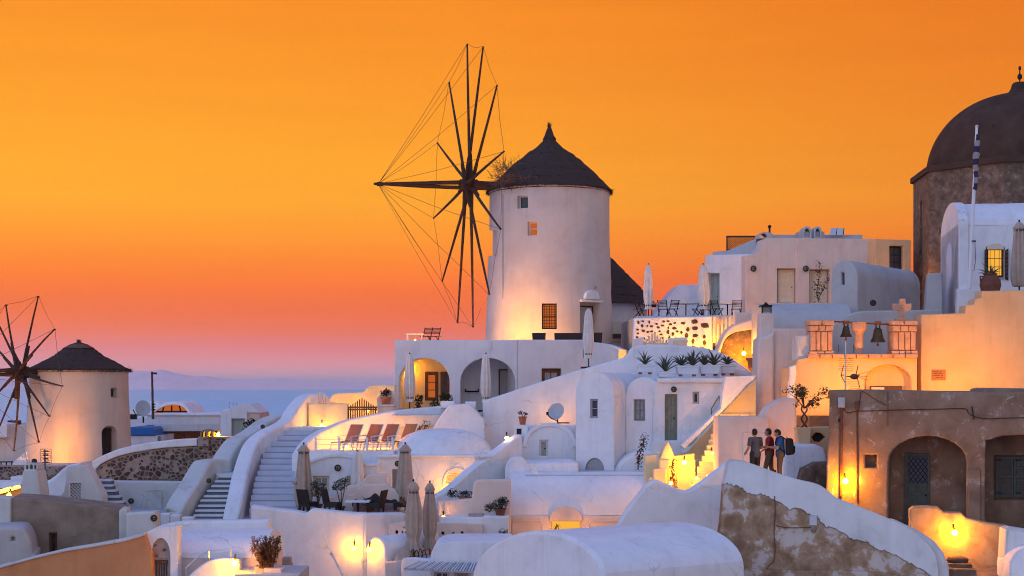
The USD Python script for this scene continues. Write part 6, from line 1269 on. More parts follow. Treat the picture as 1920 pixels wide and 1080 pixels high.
# sofa terrace
setting('sofa_terrace', slab(Pl(700, 48.9), [(560, 964), (880, 966), (880, 990), (560, 990)], 3.4, r=.02), 'paving')
S1, S2 = Pl(700, 50.3), Pl(660, 51.1)
single('scalloped_wall', slab(S1, [(646, 985), (646, 941), (651, 936), (653, 929), (664, 925), (669, 917), (677, 913), (681, 908), (725, 907), (731, 914), (741, 918), (746, 926), (752, 931), (752, 985)], .3, r=.05), 'peach', 'front scalloped pinkish wall behind the carved sofa', 'wall')
single('scalloped_wall', slab(S2, [(598, 985), (602, 946), (613, 940), (616, 933), (629, 929), (632, 922), (645, 916), (652, 911), (668, 909), (680, 902), (686, 893), (696, 889), (727, 889), (727, 985)], .3, r=.05), 'peach', 'rear stepped pinkish wall behind the front scalloped wall', 'wall')
def carved_sofa(label, x0, x1, Y):
    T = Thing('carved_sofa', label, 'sofa'); q = Pl((x0 + x1) / 2, Y); xm = (x0 + x1) / 2
    T.add('carved_back', slab(q, [tuple(p) for p in curve([(x0, 941), (x0 + 6, 936), (x0 + 14, 938), (xm - 18, 935), (xm - 9, 932), (xm, 925), (xm + 9, 932), (xm + 18, 935), (x1 - 14, 938), (x1 - 6, 936), (x1, 941)], 4)] + [(x1, 950), (x0, 950)], .07, r=.015), 'dark_wood')
    for a, b in ((x0 + 2, xm - 13), (xm - 11, xm + 11), (xm + 13, x1 - 2)): T.add('cushion', slab(q.shift(-.1), [(a, 944), (b, 944), (b, 960), (a, 960)], .1, r=.04), 'cushion')
    T.add('seat', rbox(q.shift(-.6), x0, 958, x1, 963, 0, .6, .05), 'cushion')
    for x in (x0 + 2, x1 - 2): T.add('leg', rbox(q.shift(-.6), x - 1.5, 963, x + 1.5, 972, 0, .08), 'dark_wood')
    return T.done()
carved_sofa('dark carved wooden sofa with pink cushions before the scalloped wall', 660, 746, 50.0)
def wicker_chair(label, px, Y, rz):
    T = Thing('wicker_chair', label, 'chair'); b = ground(px, Y, P(700, 966, 49.5)[2]); c_, s_ = math.cos(rz), math.sin(rz)
    def L(m): v = np.asarray(m.vertices); return tm(np.c_[v[:, 0] * c_ - v[:, 1] * s_, v[:, 0] * s_ + v[:, 1] * c_, v[:, 2]] + b, m.faces)
    T.add('seat', L(cbox([0, 0, .36], [.5, .5, .16])), 'wicker'); T.add('backrest', L(tm(np.array([[x * .25, .2 + .12 * z, .4 + .5 * z] for z in (0, 1) for x in (-1, 1)] + [[x * .25, .26 + .12 * z, .4 + .5 * z] for z in (0, 1) for x in (-1, 1)]), [[0, 1, 3], [0, 3, 2], [4, 7, 5], [4, 6, 7], [0, 4, 5], [0, 5, 1], [2, 3, 7], [2, 7, 6], [0, 2, 6], [0, 6, 4], [1, 5, 7], [1, 7, 3]])), 'wicker')
    for x in (-.21, .21):
        for y in (-.21, .21): T.add('leg', L(box([x, y, .15], [.05, .05, .3])), 'wicker')
    return T.done()
wicker_chair('dark wicker chair in front of the rear stepped wall', 624, 49.6, 1.3); wicker_chair('dark wicker chair right of the carved sofa table', 704, 49.3, -1.9); wicker_chair('dark wicker chair under the leftmost parasol', 578, 49.9, 2.6); wicker_chair('dark wicker chair under the tall parasol by the orange flower', 751, 49.7, -1.5)
T = Thing('white_table', 'white topped table in front of the carved sofa', 'table'); b = ground(671, 49.4, P(700, 966, 49.5)[2]); T.add('tabletop', cbox(b + [0, 0, .5], [.85, .6, .05]), 'white_paint'); T.add('leg', tube([b, b + [0, 0, .5]], .05, 8), 'iron'); T.add('foot', lathe([(.22, 0), (.2, .04), (.05, .06)], b, 16), 'iron'); T.done()
zS = P(700, 966, 49.5)[2]
potted('leafy shrub in a pot before the two leaf window', ground(596, 50.6, zS), .17, .3, [((0, 0, .75), (.28, .25, .25)), ((-.12, 0, 1.0), (.15, .15, .15)), ((.15, 0, .95), (.14, .14, .14))], 300, .09, 'leaf_olive', 21, potmat='clay_dark')
potted('small round topped olive tree before the stepped wall', ground(639, 49.9, zS), .15, .28, [((0, 0, 1.05), (.27, .25, .22)), ((-.18, 0, .95), (.13, .13, .12)), ((.16, .0, 1.2), (.14, .12, .12))], 300, .08, 'leaf_olive', 22, potmat='clay_dark')
T = Thing('yucca', 'spiky yellowish yucca pot between the sofa and the wicker chair', 'plant'); b = ground(693, 49.5, zS); T.add('pot', lathe([(.1, 0), (.15, .2), (.15, .25), (.12, .22)], b, 16), 'clay_dark'); agave(T, b + [0, 0, .25], 14, .48, 33, 'leaf_olive', 1.1); T.done()
# retaining wall below the sofa terrace
R1, R2 = Pl(683, 47.6, -4), Pl(683.6, 47.6, 30)
T = Thing('retaining_wall', 'tall white retaining wall below the broad steps with a lit corner', 'wall')
T.add('wall', slab(R1, [tuple(p) for p in curve([(470, 948), (497, 952), (530, 956), (556, 959)], 3)] + [(573, 963), (584, 954), (620, 958), (660, 962), (683, 963), (683, 1120), (470, 1120)], .5, r=.06, wob=.01), 'white')
T.add('return_wall', slab(R2, [(683.8, 963), (760, 962), (760, 1100), (683.8, 1100)], .4, r=.05), 'white'); T.done()
lamp('lit round lamp on the retaining wall, left of the pair', R1.at(665, 1028, -.15), 'lamp_mid', .085); 
HW = Pl(820, 47.4, 0)
T = Thing('pierced_wall', 'low white wall pierced with small dark holes behind the nearest parasols', 'wall')
hs = [[(741, 997), (744, 993), (747, 997), (746, 1001), (742, 1001)], [(756, 987), (758, 986), (759, 990), (757, 991)], [(753, 996), (755, 995), (755.5, 1000), (753.5, 1000)], [(759, 997), (761.5, 996.5), (761, 1000.5), (759, 1000)], [(786, 996), (789, 993), (790, 1000), (787, 1001)], [(793, 989), (795, 988), (796, 994), (793.5, 994)], rect(827.5, 997, 833, 1003), [(847.5, 999), (850, 997.5), (852.5, 999), (852, 1002), (849, 1003)], rect(864, 996.5, 869, 1002.5)]
T.add('wall', slab(HW, [(730, 984), (752, 979), (785, 980), (905, 983), (905, 1040), (730, 1040)], .35, hs, r=.03, rec=.2), 'peach')
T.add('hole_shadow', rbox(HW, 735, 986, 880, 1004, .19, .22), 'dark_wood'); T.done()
PB = Pl(890, 48.3)
T = Thing('peach_bench_wall', 'peach plastered bench wall with rounded stepped back left of the long vault', 'wall')
T.add('wall', slab(PB, [(821, 940), (885, 935), (887, 910), (890, 903), (897, 900), (958, 899), (958, 1000), (824, 1000)], .35, r=.06), 'peach')
T.add('bench', rbox(PB.shift(-.7), 826, 970, 908, 984, 0, .7, .05), 'white'); T.add('cushion', rbox(PB.shift(-.5), 878, 965, 906, 971, 0, .5, .05), 'canvas'); T.done()
lamp('hidden lamp under the bench before the peach wall', PB.at(832, 968, -.3), 'lamp_mid', .05)
T = Thing('white_block_wall', 'short white block with a bush pot left of the long vault', 'wall'); q = Pl(928, 47.6); T.add('wall', slab(q, [(903, 972), (908, 967), (950, 968), (954, 970), (954, 1040), (903, 1040)], 1.0, r=.06), 'white'); T.done()
potted('dense dark bush on the short white block', q.at(938, 968, .3), .2, .24, [((-.02, 0, .38), (.3, .25, .2)), ((-.36, 0, .26), (.2, .2, .16)), ((.12, 0, .5), (.2, .2, .14))], 620, .07, 'leaf_dark', 41, potmat='clay_dark')
potted('low leafy plants along the diagonal wall top', P(872, 937, 48.9), .25, .1, [((0, 0, .2), (.32, .2, .14)), ((-.45, 0, .22), (.22, .2, .18))], 420, .07, 'leaf_dark', 42, potmat='terracotta', stem=False)
potted('dark red flowering cushion at the foot of the short white block', P(908, 1013, 46.6), .2, .1, [((0, 0, .12), (.28, .2, .1))], 160, .06, 'leaf_dark', 43, flower='flower_red', stem=False)
potted('dry grassy tuft at the foot of the long vault wall', P(944, 1012, 46.6), .15, .1, [((0, 0, .2), (.2, .15, .18))], 140, .07, 'leaf_olive', 44, stem=False)
climber('orange strelitzia leaves beside the nearest parasols', [P(764, 962, 48.9), P(762, 950, 48.9), P(757, 940, 48.9), P(751, 932, 48.9)], 26, 45, leafmat='straw', flower=None, spread=.08, leaf=.22)
T = Thing('lamp_vault', 'small white vault with a lit lamp on its rounded end', 'house'); LP = Pl(704, 45.6, -40)
T.add('wall', slab(LP, arch(686, 724, 1006, 1120, 1034), 2.6, r=.06), 'white'); T.add('low_wall', slab(Pl(740, 44.9), [(722, 1056), (760, 1052), (760, 1110), (722, 1110)], .8, r=.03), 'peach'); T.done()
lamp('lit lamp on the rounded end of the small white vault, right of the pair', LP.at(700, 1030, -.18), 'lamp_mid', .085)
lamp('hidden lamp behind the corner of the retaining wall', P(690, 1012, 46.9) + [0, -.3, 0], 'lamp_low', .04) if False else None
A2 = Pl(850, 43.2, 0)
T = Thing('awning_house', 'small white rounded house with a reed awning below the pierced wall', 'house')
T.add('wall', slab(A2, [tuple(p) for p in curve([(806, 1064), (808, 1040), (815, 1026), (828, 1019), (845, 1016)], 4)] + [(960, 1016), (960, 1110), (806, 1110)], 2.4, [rect(806.5, 1070, 842, 1110), rect(852, 1072, 880, 1110)] if False else [rect(815, 1072, 842, 1105), rect(852, 1072, 880, 1105)], rec=.2, r=.06), 'white')
T.add('side_slope', slab(A2.shift(-.02), [(862, 1062), (868, 1040), (960, 1020), (960, 1062)], .03, r=.01), 'white') if False else None
window(T, A2, 815, 1072, 842, 1105, rec=.2, frame='white_wood', pane='dark_pane', nx=2, ny=1); window(T, A2, 852, 1072, 880, 1105, rec=.2, frame='cream_wood', pane='dim_pane', nx=1, ny=1)
a, b, c_, d = P(786, 1054, 43.1), P(902, 1056, 43.1), P(898, 1072, 41.9), P(757, 1066, 41.9); o = np.array([0, 0, -.05])
rf = T.add('awning', tm([a, b, c_, d, a + o, b + o, c_ + o, d + o], [[0, 2, 1], [0, 3, 2], [4, 5, 6], [4, 6, 7], [0, 1, 5], [0, 5, 4], [1, 2, 6], [1, 6, 5], [2, 3, 7], [2, 7, 6], [3, 0, 4], [3, 4, 7]]), 'reed')
for i in range(26):
    t = (i + .5) / 26; T.add('reed', tube([a + (b - a) * t + [0, 0, .02], d + (c_ - d) * t + [0, -.05, .02]], .022, 5), 'white_paint' if i % 3 else 'reed', rf)
T.done()
T = Thing('round_balcony', 'small rounded white balcony with curled iron railing under the nearest parasols', 'balcony')
T.add('wall', ribbon([(752, 1052, 44.6, 1110), (756, 1046, 44.0, 1110), (772, 1046, 43.6, 1110), (806, 1049, 43.5, 1110)], .3, .06), 'white')
for x in (774, 781, 788, 795): T.add('iron_scroll', tube([P(x - 5 + 10 * t, 1046 - 17 * math.sin(math.pi * t) * (1 - .12 * (x % 2)), 44.2) for t in np.linspace(0, 1, 9)], .016, 5), 'iron')
T.add('rail', tube([P(768, 1044, 44.2), P(800, 1047, 44.2)], .016, 5), 'iron'); T.done()
single('balcony_floor', slab(Pl(785, 44.8), [(745, 1052), (815, 1052), (815, 1110), (745, 1110)], 2.4), 'paving', 'paved floor under the two nearest parasols', 'floor')
single('small_parasol_top', lathe([(.36, -.5), (.3, -.35), (.1, -.05), (.02, 0)], P(756, 1025, 45.4), 24, fold=lambda th, i: 1 + .12 * np.sin(8 * th)), 'canvas', 'tip of a small beige parasol behind the rounded balcony', 'parasol', smooth=60)
T = Thing('leaning_pole', 'pale slanted pole leaning against the retaining wall', 'pole'); T.add('pole', tube([P(621, 1038, 46.7), P(645, 1085, 45.8)], .035, 6), 'steel'); T.add('cap', tube([P(620.5, 1037, 46.72), P(622.5, 1041, 46.65)], .05, 6), 'plastic_grey'); T.done()
# ------------------------------------------------------------------ left: narrow steps, rubble wall, concrete wall, salmon wall
T = Thing('narrow_steps', 'steep narrow flight of steps with dark risers and white edges', 'stairs')
steps(T, [(359, 442, 974, 49.8), (363, 444, 965, 50.1), (366, 447, 956, 50.4), (371, 449, 947, 50.7), (376, 451, 937, 51.0), (382, 453, 929, 51.3), (388, 455, 919, 51.6), (396, 456, 910, 51.9), (403, 457, 901, 52.2), (409, 459, 892, 52.5)], 'step_dark', 'step_edge', .065, gap=.03)
steps(T, [(434, 468, 884, 53.6), (438, 470, 876, 53.9), (443, 472, 867, 54.2), (448, 474, 859, 54.5), (454, 477, 848, 54.8), (460, 482, 839, 55.1)], 'step_dark', 'step_edge', .065, gap=.03)
T.add('landing', slab(Pl(440, 52.75), [(405, 888), (470, 888), (470, 930), (405, 930)], 1.0), 'step_edge'); T.done()
single('step_parapet', ribbon([(330, 966, 49.6, 1000), (342, 955, 49.8, 1000), (354, 934, 50.3, 990), (375, 902, 51.4, 980), (394, 869, 52.5, 960), (403, 862, 52.9, 950), (420, 861, 53.2, 930), (432, 861, 53.4, 915), (440, 846, 54.1, 900), (455, 824, 55.0, 890), (470, 816, 55.8, 880), (486, 806, 56.6, 860), (506, 790, 57.5, 840), (525, 780, 58.2, 830), (545, 778, 58.6, 830)], .75, .12), 'white_old', 'thick old white parapet curving up left of the narrow steps', 'wall')
for x, y, l in ((392, 901, 'small round dark lamp on the thick parapet of the narrow steps'), (493, 800, 'round dark lamp on the curved parapet beside the small gabled house')): bulkhead('wall_lamp', l, P(x, y, 51.0 if y > 850 else 56.2), .09)
PW_ = Pl(290, 54.2)
T = Thing('panel_wall', 'old white court wall with a blank panel door and two round lamps', 'wall')
T.add('wall', slab(PW_, [(204, 902), (372, 904), (372, 990), (204, 990)], .5, [rect(343, 930, 353, 958)], r=.05), 'white_old'); T.add('panel', to_world(PW_, extrude2d(poly(PW_, rect(274, 918, 304, 955)).difference(poly(PW_, rect(276, 920, 302, 953))), -.05, .01, .01)), 'white_old'); T.add('panel_door', rbox(PW_, 276, 920, 302, 953, -.02, .01), 'white_old'); T.add('small_door', rbox(PW_, 343.5, 931, 352.5, 958, .12, .2), 'grey_wood'); T.done()
bulkhead('wall_lamp', 'round dark lamp left of the blank panel on the court wall', PW_.at(247, 939, -.05), .12); bulkhead('wall_lamp', 'round dark lamp right of the blank panel on the court wall', PW_.at(321, 942, -.05), .12)
setting('courtyard', slab(Pl(290, 50), [(150, 972), (470, 975), (470, 990), (150, 990)], 4.4), 'paving')
for i, (x0, x1, y0, y1, Y) in enumerate(((301, 318, 963, 982, 48.8), (319, 337, 966, 983, 48.6), (341, 362, 970, 985, 48.4))): single('low_pillar', cat(rbox(Pl(x0, Y), x0, y0, x1, y1 + 10, 0, .35, .03)), 'white', ['leftmost of three small white blocks below the narrow steps', 'middle of three small white blocks below the narrow steps', 'rightmost of three small white blocks below the narrow steps'][i], 'wall')
# rubble wall: every stone in view is a piece
RW = Pl(320, 57.6, 0)
body = [(181, 880), (190, 871), (205, 863), (222, 856), (250, 849), (278, 844), (310, 840), (345, 838), (372, 837), (372, 820), (390, 819), (456, 819), (452, 830), (430, 856), (404, 868), (385, 908), (182, 902)]
T = Thing('rubble_wall', 'curving dark rubble stone retaining wall with a broad white top', 'wall')
wl = T.add('mortar', slab(RW, body, .8, r=.02), 'mortar')
for i, c in enumerate(voronoi_stones(poly(RW, body).buffer(-.04), 290, .026, 5, relax=0)):
    rk = np.random.default_rng(i); T.add('stone', to_world(RW, extrude2d(c, -.03 - .04 * rk.random(), .02, .018, back=False)), 'stone_pale' if rk.random() > .75 else 'stone', wl, smooth=False)
T.add('whitewashed_top', slab(RW, [(150, 892), (152, 880), (168, 869), (185, 858), (200, 851), (222, 842), (250, 835), (278, 830), (320, 825), (371, 822)] + [(371, 836), (345, 837.5), (310, 839.5), (278, 843.5), (250, 848.5), (222, 855.5), (205, 862.5), (190, 870.5), (181, 879.5), (181, 906), (150, 906)], .9, r=.05, d0=-.12), 'white', wl)
T.add('earth_heap', slab(RW, [tuple(p) for p in curve([(222, 906), (250, 900), (300, 898), (340, 897), (375, 896)], 3)] + [(385, 910), (222, 910)], .5, d0=-.5, r=.1, wob=.03), 'ruin'); T.done()
T = Thing('stone_chimney', 'small stone chimney with twin arches on the rubble wall', 'chimney'); q = Pl(382, 57.4)
T.add('stack', rbox(q, 371, 819, 391, 837, 0, .6, .02), 'mortar'); cs = T.parts and 0
for i, c in enumerate(voronoi_stones(poly(q, rect(371, 819, 391, 837)), 16, .02, 8)): T.add('stone', to_world(q, extrude2d(c, -.03, .02, .012, back=False)), 'stone_pale', 0, smooth=False)
T.add('crown', through(q, arch(375, 399, 805, 820, 813), .5, [arch(378, 386, 809, 819, 814), arch(389, 396, 809, 819, 814)], r=.03), 'concrete'); T.done()
lamp('bright orange lamp behind the small stone chimney', P(409, 815, 58.2), 'lamp_huge', .08)
T = Thing('side_steps', 'short flight of six dark steps left of the court wall', 'stairs')
steps(T, [(196, 238, 950, 51.0), (195, 231, 940, 51.3), (193, 224, 930, 51.6), (190, 217, 919, 51.9), (185, 211, 909, 52.2), (178, 209, 899, 52.5)], 'step_dark', 'step_edge', .065, gap=.03); T.done()
LB = Pl(150, 50.4)
T = Thing('lattice_block', 'old white stair block with a diamond lattice opening', 'wall')
T.add('wall', slab(LB, [(70, 930), (112, 932), (120, 922), (124, 900), (125, 877), (130, 874), (160, 874), (167, 882), (191, 929), (192, 990), (70, 990)], .7, [rect(130, 904, 154, 941)], rec=.4, r=.06, wob=.01), 'white_old')
(u0, z1), (u1, z0) = LB.hit(130, 904), LB.hit(154, 941); Hh, Ww = z1 - z0, u1 - u0; bars_ = []
for s in (1, -1):
    for k in np.arange(-Hh, Ww, .12):
        a0, b0 = max(0, k), min(Ww, k + Hh)
        if b0 - a0 > .05: bars_.append(tube([LB.W(u0 + a0, z0 + ((a0 - k) if s > 0 else Hh - (a0 - k)), .04 + .01 * s), LB.W(u0 + b0, z0 + ((b0 - k) if s > 0 else Hh - (b0 - k)), .04 + .01 * s)], .014, 4))
T.add('lattice', cat(*bars_), 'white_wood', kind='stuff'); T.add('lattice_frame', to_world(LB, extrude2d(poly(LB, rect(129, 903, 155, 942)).difference(poly(LB, rect(131.5, 905.5, 152.5, 939.5))), -.02, .06, .01)), 'white_wood'); T.done()
T = Thing('sloping_roof', 'bluish white sloping roof wall between the chimney tower and the lattice block', 'roof')
T.add('roof', slab(Pl(100, 52), [tuple(p) for p in curve([(60, 932), (74, 910), (98, 896), (124, 874), (150, 868)], 4)] + [(150, 960), (60, 960)], 1.5, r=.1), 'white'); T.done()
T = Thing('chimney_tower', 'squat tapering white chimney with an arched crown at the left', 'chimney'); q = Pl(58, 49)
T.add('stack', slab(q, [(38, 960), (39, 920), (42, 886), (45, 880), (66, 880), (70, 886), (76, 922), (78, 960)], .9, r=.06), 'white_old')
T.add('crown', through(q, arch(44, 69, 868, 881, 874), .7, [arch(47, 51.5, 872, 880.5, 875), arch(54, 60, 871, 880.5, 875), arch(62.5, 66.5, 872, 880.5, 875)], r=.03, d0=.08), 'white_old'); T.add('finial', ball(q.at(57, 866, .4), .1), 'dark_wood'); T.done()
CW = Pl(120, 45.6, 8)
T = Thing('concrete_wall', 'grimy bare concrete house wall with a small dark door', 'wall')
T.add('wall', slab(CW, [(17, 934), (60, 936), (110, 941), (160, 947), (200, 952), (226, 956), (226, 1110), (17, 1110)], 2.0, [rect(92, 999, 106, 1110)], rec=.2, r=.04, wob=.03), 'concrete')
T.add('white_end', cat(slab(CW.shift(-.12), [(-30, 936), (10, 931), (20, 934), (20, 1012), (-30, 1006)], .6, r=.06), slab(CW.shift(-.1), [(223, 958), (228, 953), (238, 955), (240, 1012), (223, 1012)], .8, r=.05)), 'white_old')
door(T, CW, 92, 999, 106, 1045, rec=.2, mat='dark_wood', frame='brown_wood', panels=3); T.done()
T = Thing('low_wall', 'old white low wall with a dark round lamp right of the concrete wall', 'wall'); q = Pl(262, 45.2)
T.add('wall', slab(q, [(236, 962), (244, 962), (292, 959), (294, 1040), (236, 1040)], .5, r=.06), 'white_old'); T.done()
bulkhead('wall_lamp', 'round dark lamp at the right end of the low old white wall', q.at(290, 971, -.05), .12)
T = Thing('small_vault', 'small greyish vault in front of the concrete wall at the left edge', 'house'); q = Pl(20, 43.5, 14)
T.add('wall', slab(q, [(-30, 1130), (-30, 992), (0, 990)] + [tuple(p) for p in curve([(0, 990), (38, 989.5), (50, 998), (58, 1016), (62, 1037)], 4)][1:] + [(67, 1040), (67, 1130)], 2.4, [arch(21, 28, 1007, 1014, 1010)], rec=.2, r=.08), 'grey_wash'); T.done()
# salmon wall and the arched rubble gate
SWp = Pl(140, 39.5, 0)
T = Thing('salmon_wall', 'long salmon plastered wall with a rising white coping at the lower left', 'wall')
line = [(-30, 1072), (5, 1058), (15, 1057), (60, 1044), (120, 1030), (180, 1020), (232, 1010), (262, 1002), (271, 999)]
T.add('wall', slab(SWp, [(x, y + 3) for x, y in line] + [(276, 1015), (280, 1030), (284, 1032), (286, 1110), (-30, 1110)], .45, r=.02), 'salmon')
T.add('coping', slab(SWp, [(x, y) for x, y in line] + [(271, 1002.5)] + [(x, y + 5.5 + .8 * math.sin(x * .3)) for x, y in line[::-1]], .5, d0=-.05, r=.03), 'white_old'); T.done()
GW = Pl(300, 39.7, 0); ga_ = arch(283, 319, 1009, 1115, 1042)
T = Thing('arched_gate', 'arched rubble stone gateway with a wooden barred gate', 'gate')
T.add('wall', slab(GW, [(271, 999), (285, 993), (310, 988), (333, 986), (333, 1115), (278, 1115), (284, 1090), (281, 1031), (277, 1016)], .5, [ga_], r=.03, rec=.14), 'white')
gp_ = poly(GW, ga_); dr = poly(GW, arch(289, 314, 1047, 1116, 1049)).buffer(0); gi = gp_.difference(dr)
mi = T.add('mortar', to_world(GW, extrude2d(gi, .06, .16)), 'mortar')
for i, c in enumerate(voronoi_stones(gi.buffer(-.01), 46, .015, 12)): T.add('stone', to_world(GW, extrude2d(c, .03 - .02 * (i % 3) / 2, .1, .015, back=False)), 'stone_pale' if i % 3 else 'stone', mi, smooth=False)
(u0, z1), (u1, z0) = GW.hit(290, 1047), GW.hit(313, 1112)
for k in range(5): T.add('gate_bar', uzbox(GW, u0 + (u1 - u0) * (k + .15) / 5, u0 + (u1 - u0) * (k + .7) / 5, z0, z1 - .05, .08, .12, .006), 'brown_wood')
for z in (z1 - .1, z1 - .55): T.add('gate_rail', uzbox(GW, u0, u1, z - .05, z + .03, .04, .079, .006), 'brown_wood')
T.done()
SV2 = Pl(410, 40.4, 0)
T = Thing('lower_vault', 'low lavender white vault with a peach front at the bottom left', 'house')
T.add('roof', vaultx(SV2, 308, 498, 1003, 1046, 1047, 3.0, over=.03), 'white'); T.add('wall', slab(SV2, [(316, 1046), (498, 1047), (498, 1115), (316, 1115)], 3.0, r=.02), 'peach'); T.done()
single('long_parapet', slab(Pl(390, 43.6), [tuple(p) for p in curve([(262, 1006), (275, 998), (300, 986), (335, 979), (400, 977), (505, 975)], 3)] + [(505, 1030), (262, 1030)], .4, r=.07), 'white', 'long low white parapet behind the lavender vault', 'wall')
T = Thing('stair_mass', 'white stair wall with a curved metal handrail at the bottom left', 'stairs'); q = Pl(390, 39.4)
T.add('wall', slab(q, [tuple(p) for p in curve([(340, 1095), (362, 1072), (385, 1055), (405, 1048), (440, 1047)], 3)] + [(448, 1050), (448, 1115), (340, 1115)], .4, r=.06), 'white')
T.add('handrail', tube([q.at(*p, .2) for p in ((345, 1068), (368, 1046), (388, 1034), (430, 1032))], .022, 6), 'steel')
for x, y, yb in ((346, 1068, 1090), (389, 1034, 1054), (430, 1032, 1048)): T.add('post', tube([q.at(x, y, .2), q.at(x, yb, .2)], .018, 6), 'steel')
for i in range(2): T.add('step', rbox(q.shift(.2), 448, 1071 + 5 * i, 500, 1115, -.2 * i, .8, .03), 'white')
T.done()
lamp('bright lamp on the peach front at the bottom left stairs', P(440, 1056, 39.0), 'lamp_high', .08)
T = Thing('wiry_bush', 'tall wiry reddish brown bush in a white planter', 'plant'); b = P(497, 1066, 39.4)
T.add('planter', slab(Pl(511, 39.3), [(495, 1066), (528, 1066), (525, 1110), (498, 1110)], .5, r=.03), 'peach'); T.add('planter', slab(Pl(485, 39.5), [(477, 1062), (496, 1064), (495, 1105), (479, 1105)], .4, r=.03), 'canvas')
g = np.random.default_rng(9); tips = []
for i in range(46):
    e = P(467 + 62 * g.random(), 1003 + 26 * g.random() ** 1.5, 39.5) + [0, g.normal() * .2, 0]; s0 = P(485 + 30 * g.random(), 1066, 39.5); tips += [(s0 * (1 - t) + e * t, (.07, .07, .10)) for t in (.3, .5, .7, .9)]
    T.add('stem', tube([s0, s0 * .45 + e * .55 + g.normal(size=3) * .03, e], [.012, .009, .004], 4), 'brown_wood')
T.add('foliage', leafcloud(2400, tips, .07, 10, .38), 'leaf_brown', smooth=False, kind='stuff'); T.done()
T = Thing('air_conditioner', 'beige outdoor air conditioner unit beside the wiry bush', 'air conditioner'); q = Pl(538, 42)
T.add('casing', rbox(q, 529, 1046, 544, 1073, 0, .35, .02), 'canvas'); T.add('fan_ring', tube([q.at(536.5 + 5 * math.cos(t), 1062 + 5 * math.sin(t), -.01) for t in np.linspace(0, 6.28, 18)], .012, 4), 'plastic_grey'); T.add('hose', tube([q.at(544, 1052, .1), q.at(548, 1058, .1), q.at(547, 1066, .1), q.at(544, 1068, .1)], .02, 5), 'plastic_grey')
T.add('louvre', cat(*[rbox(q, 531, 1049 + 1.6 * k, 542, 1049.6 + 1.6 * k, -.012, .0) for k in range(4)]), 'plastic_grey'); T.done()
setting('lower_court', slab(Pl(560, 38.9), [(440, 1075), (560, 1078), (560, 1120), (440, 1120)], 2.0), 'paving')
# far buildings behind the rubble wall
FB = Pl(350, 84, 0)
T = Thing('far_white_house', 'long low lavender white house with a brown shaded terrace in the distance', 'house')
T.add('wall', cat(slab(FB, [(242, 783), (276, 783), (276, 850), (242, 850)], 5, r=.04), slab(FB.shift(-.3), [(276, 779), (412, 779), (412, 797), (276, 797)], 6, r=.03), slab(FB.shift(2.5), [(290, 797), (412, 797), (412, 850), (290, 850)], 3), rbox(FB.shift(-.3), 292, 796, 300, 850, 0, .4)), 'white')
T.add('roof_edge', rbox(FB.shift(-.4), 274, 776.5, 414, 779.5, 0, 6.2, .03), 'white')
T.add('awning', slab(FB.shift(-2), [(288, 798), (300, 795), (418, 795), (421, 808), (300, 809)], .3, r=.02), 'shade_canvas'); T.add('beam', rbox(FB.shift(-1.9), 298, 809, 420, 813, 0, .3), 'brown_wood')
for x in (303, 345, 372, 416): T.add('post', rbox(FB.shift(-1.8), x - 1.5, 812, x + 1.5, 830, 0, .2), 'brown_wood')
T.add('shutter', rbox(FB.shift(2.45), 313, 819, 330, 830, 0, .1), 'dark_wood'); T.add('back_wall', rbox(FB.shift(2.4), 303, 811, 420, 840, 0, .05), 'salmon'); T.done()
T = Thing('blue_roof_house', 'low white house with a bright blue rounded roof in the distance', 'house'); q = Pl(268, 80)
T.add('roof', slab(q, [(242, 817), (242, 801), (285, 801), (289, 806), (291, 817)], 4, r=.06), 'blue_paint'); T.add('wall', slab(q.shift(.1), [(242, 817), (296, 817), (296, 850), (242, 850)], 3.8), 'white'); T.add('door', rbox(q, 295.5, 818, 300, 830, .05, .15), 'green_wood'); T.done()
T = Thing('gabled_house', 'tiny white gabled house with a pale green door in the distance', 'house'); q = Pl(450, 78)
T.add('wall', slab(q, [(427, 830), (427, 768), (450, 757.5), (463, 773), (463, 830)], 3, [rect(434, 785, 459, 830)], rec=.3, r=.03), 'white'); T.add('roof', slab(q.shift(.1), [(449, 758), (468, 757), (487, 774), (463, 774)], 3, r=.03), 'white'); T.add('side_wall', slab(q.shift(.2), [(463, 774), (487, 774), (487, 830), (463, 830)], 3), 'peach'); T.add('annex', slab(q.shift(.8), [(413, 768), (430, 767), (430, 830), (413, 830)], 2), 'white')
door(T, q, 435, 786, 458, 822, rec=.3, mat='pale_green_wood', panels=3)
T.add('roof_antenna', cat(*[tube([P(x, 766, 79), P(x, 754, 79)], .02, 4) for x in (430, 437, 443)]), 'steel'); T.done()
potted('dark potted bush beside the tiny gabled house', P(472, 812, 76.5), .3, .25, [((0, 0, .5), (.45, .3, .35))], 260, .13, 'leaf_dark', 51, potmat='clay_dark')
CN = Pl(325, 88)
T = Thing('arched_canopy', 'yellow lit arched canopy with a glazed end in the distance', 'canopy')
ring = [tuple(p) for p in curve([(276, 778), (290, 765), (310, 755), (330, 753), (346, 758), (362, 778)], 5)]; inner = [tuple(p) for p in curve([(282, 778), (294, 769), (312, 760.5), (330, 759), (344, 764), (355, 778)], 5)]
T.add('shell', slab(CN, ring + inner[::-1], 4, r=.04), 'white'); T.add('glazing', slab(CN.shift(.5), inner + [(282, 780)], .05), 'lit_pane_red'); T.add('mullion', cat(*[tube([CN.at(x, 778, .4), CN.at(x + (319 - x) * .25, 761, .4)], .05, 4) for x in (300, 319, 338)], tube([CN.at(290, 772, .4), CN.at(350, 772, .4)], .05, 4)), 'dark_wood')
T.done()
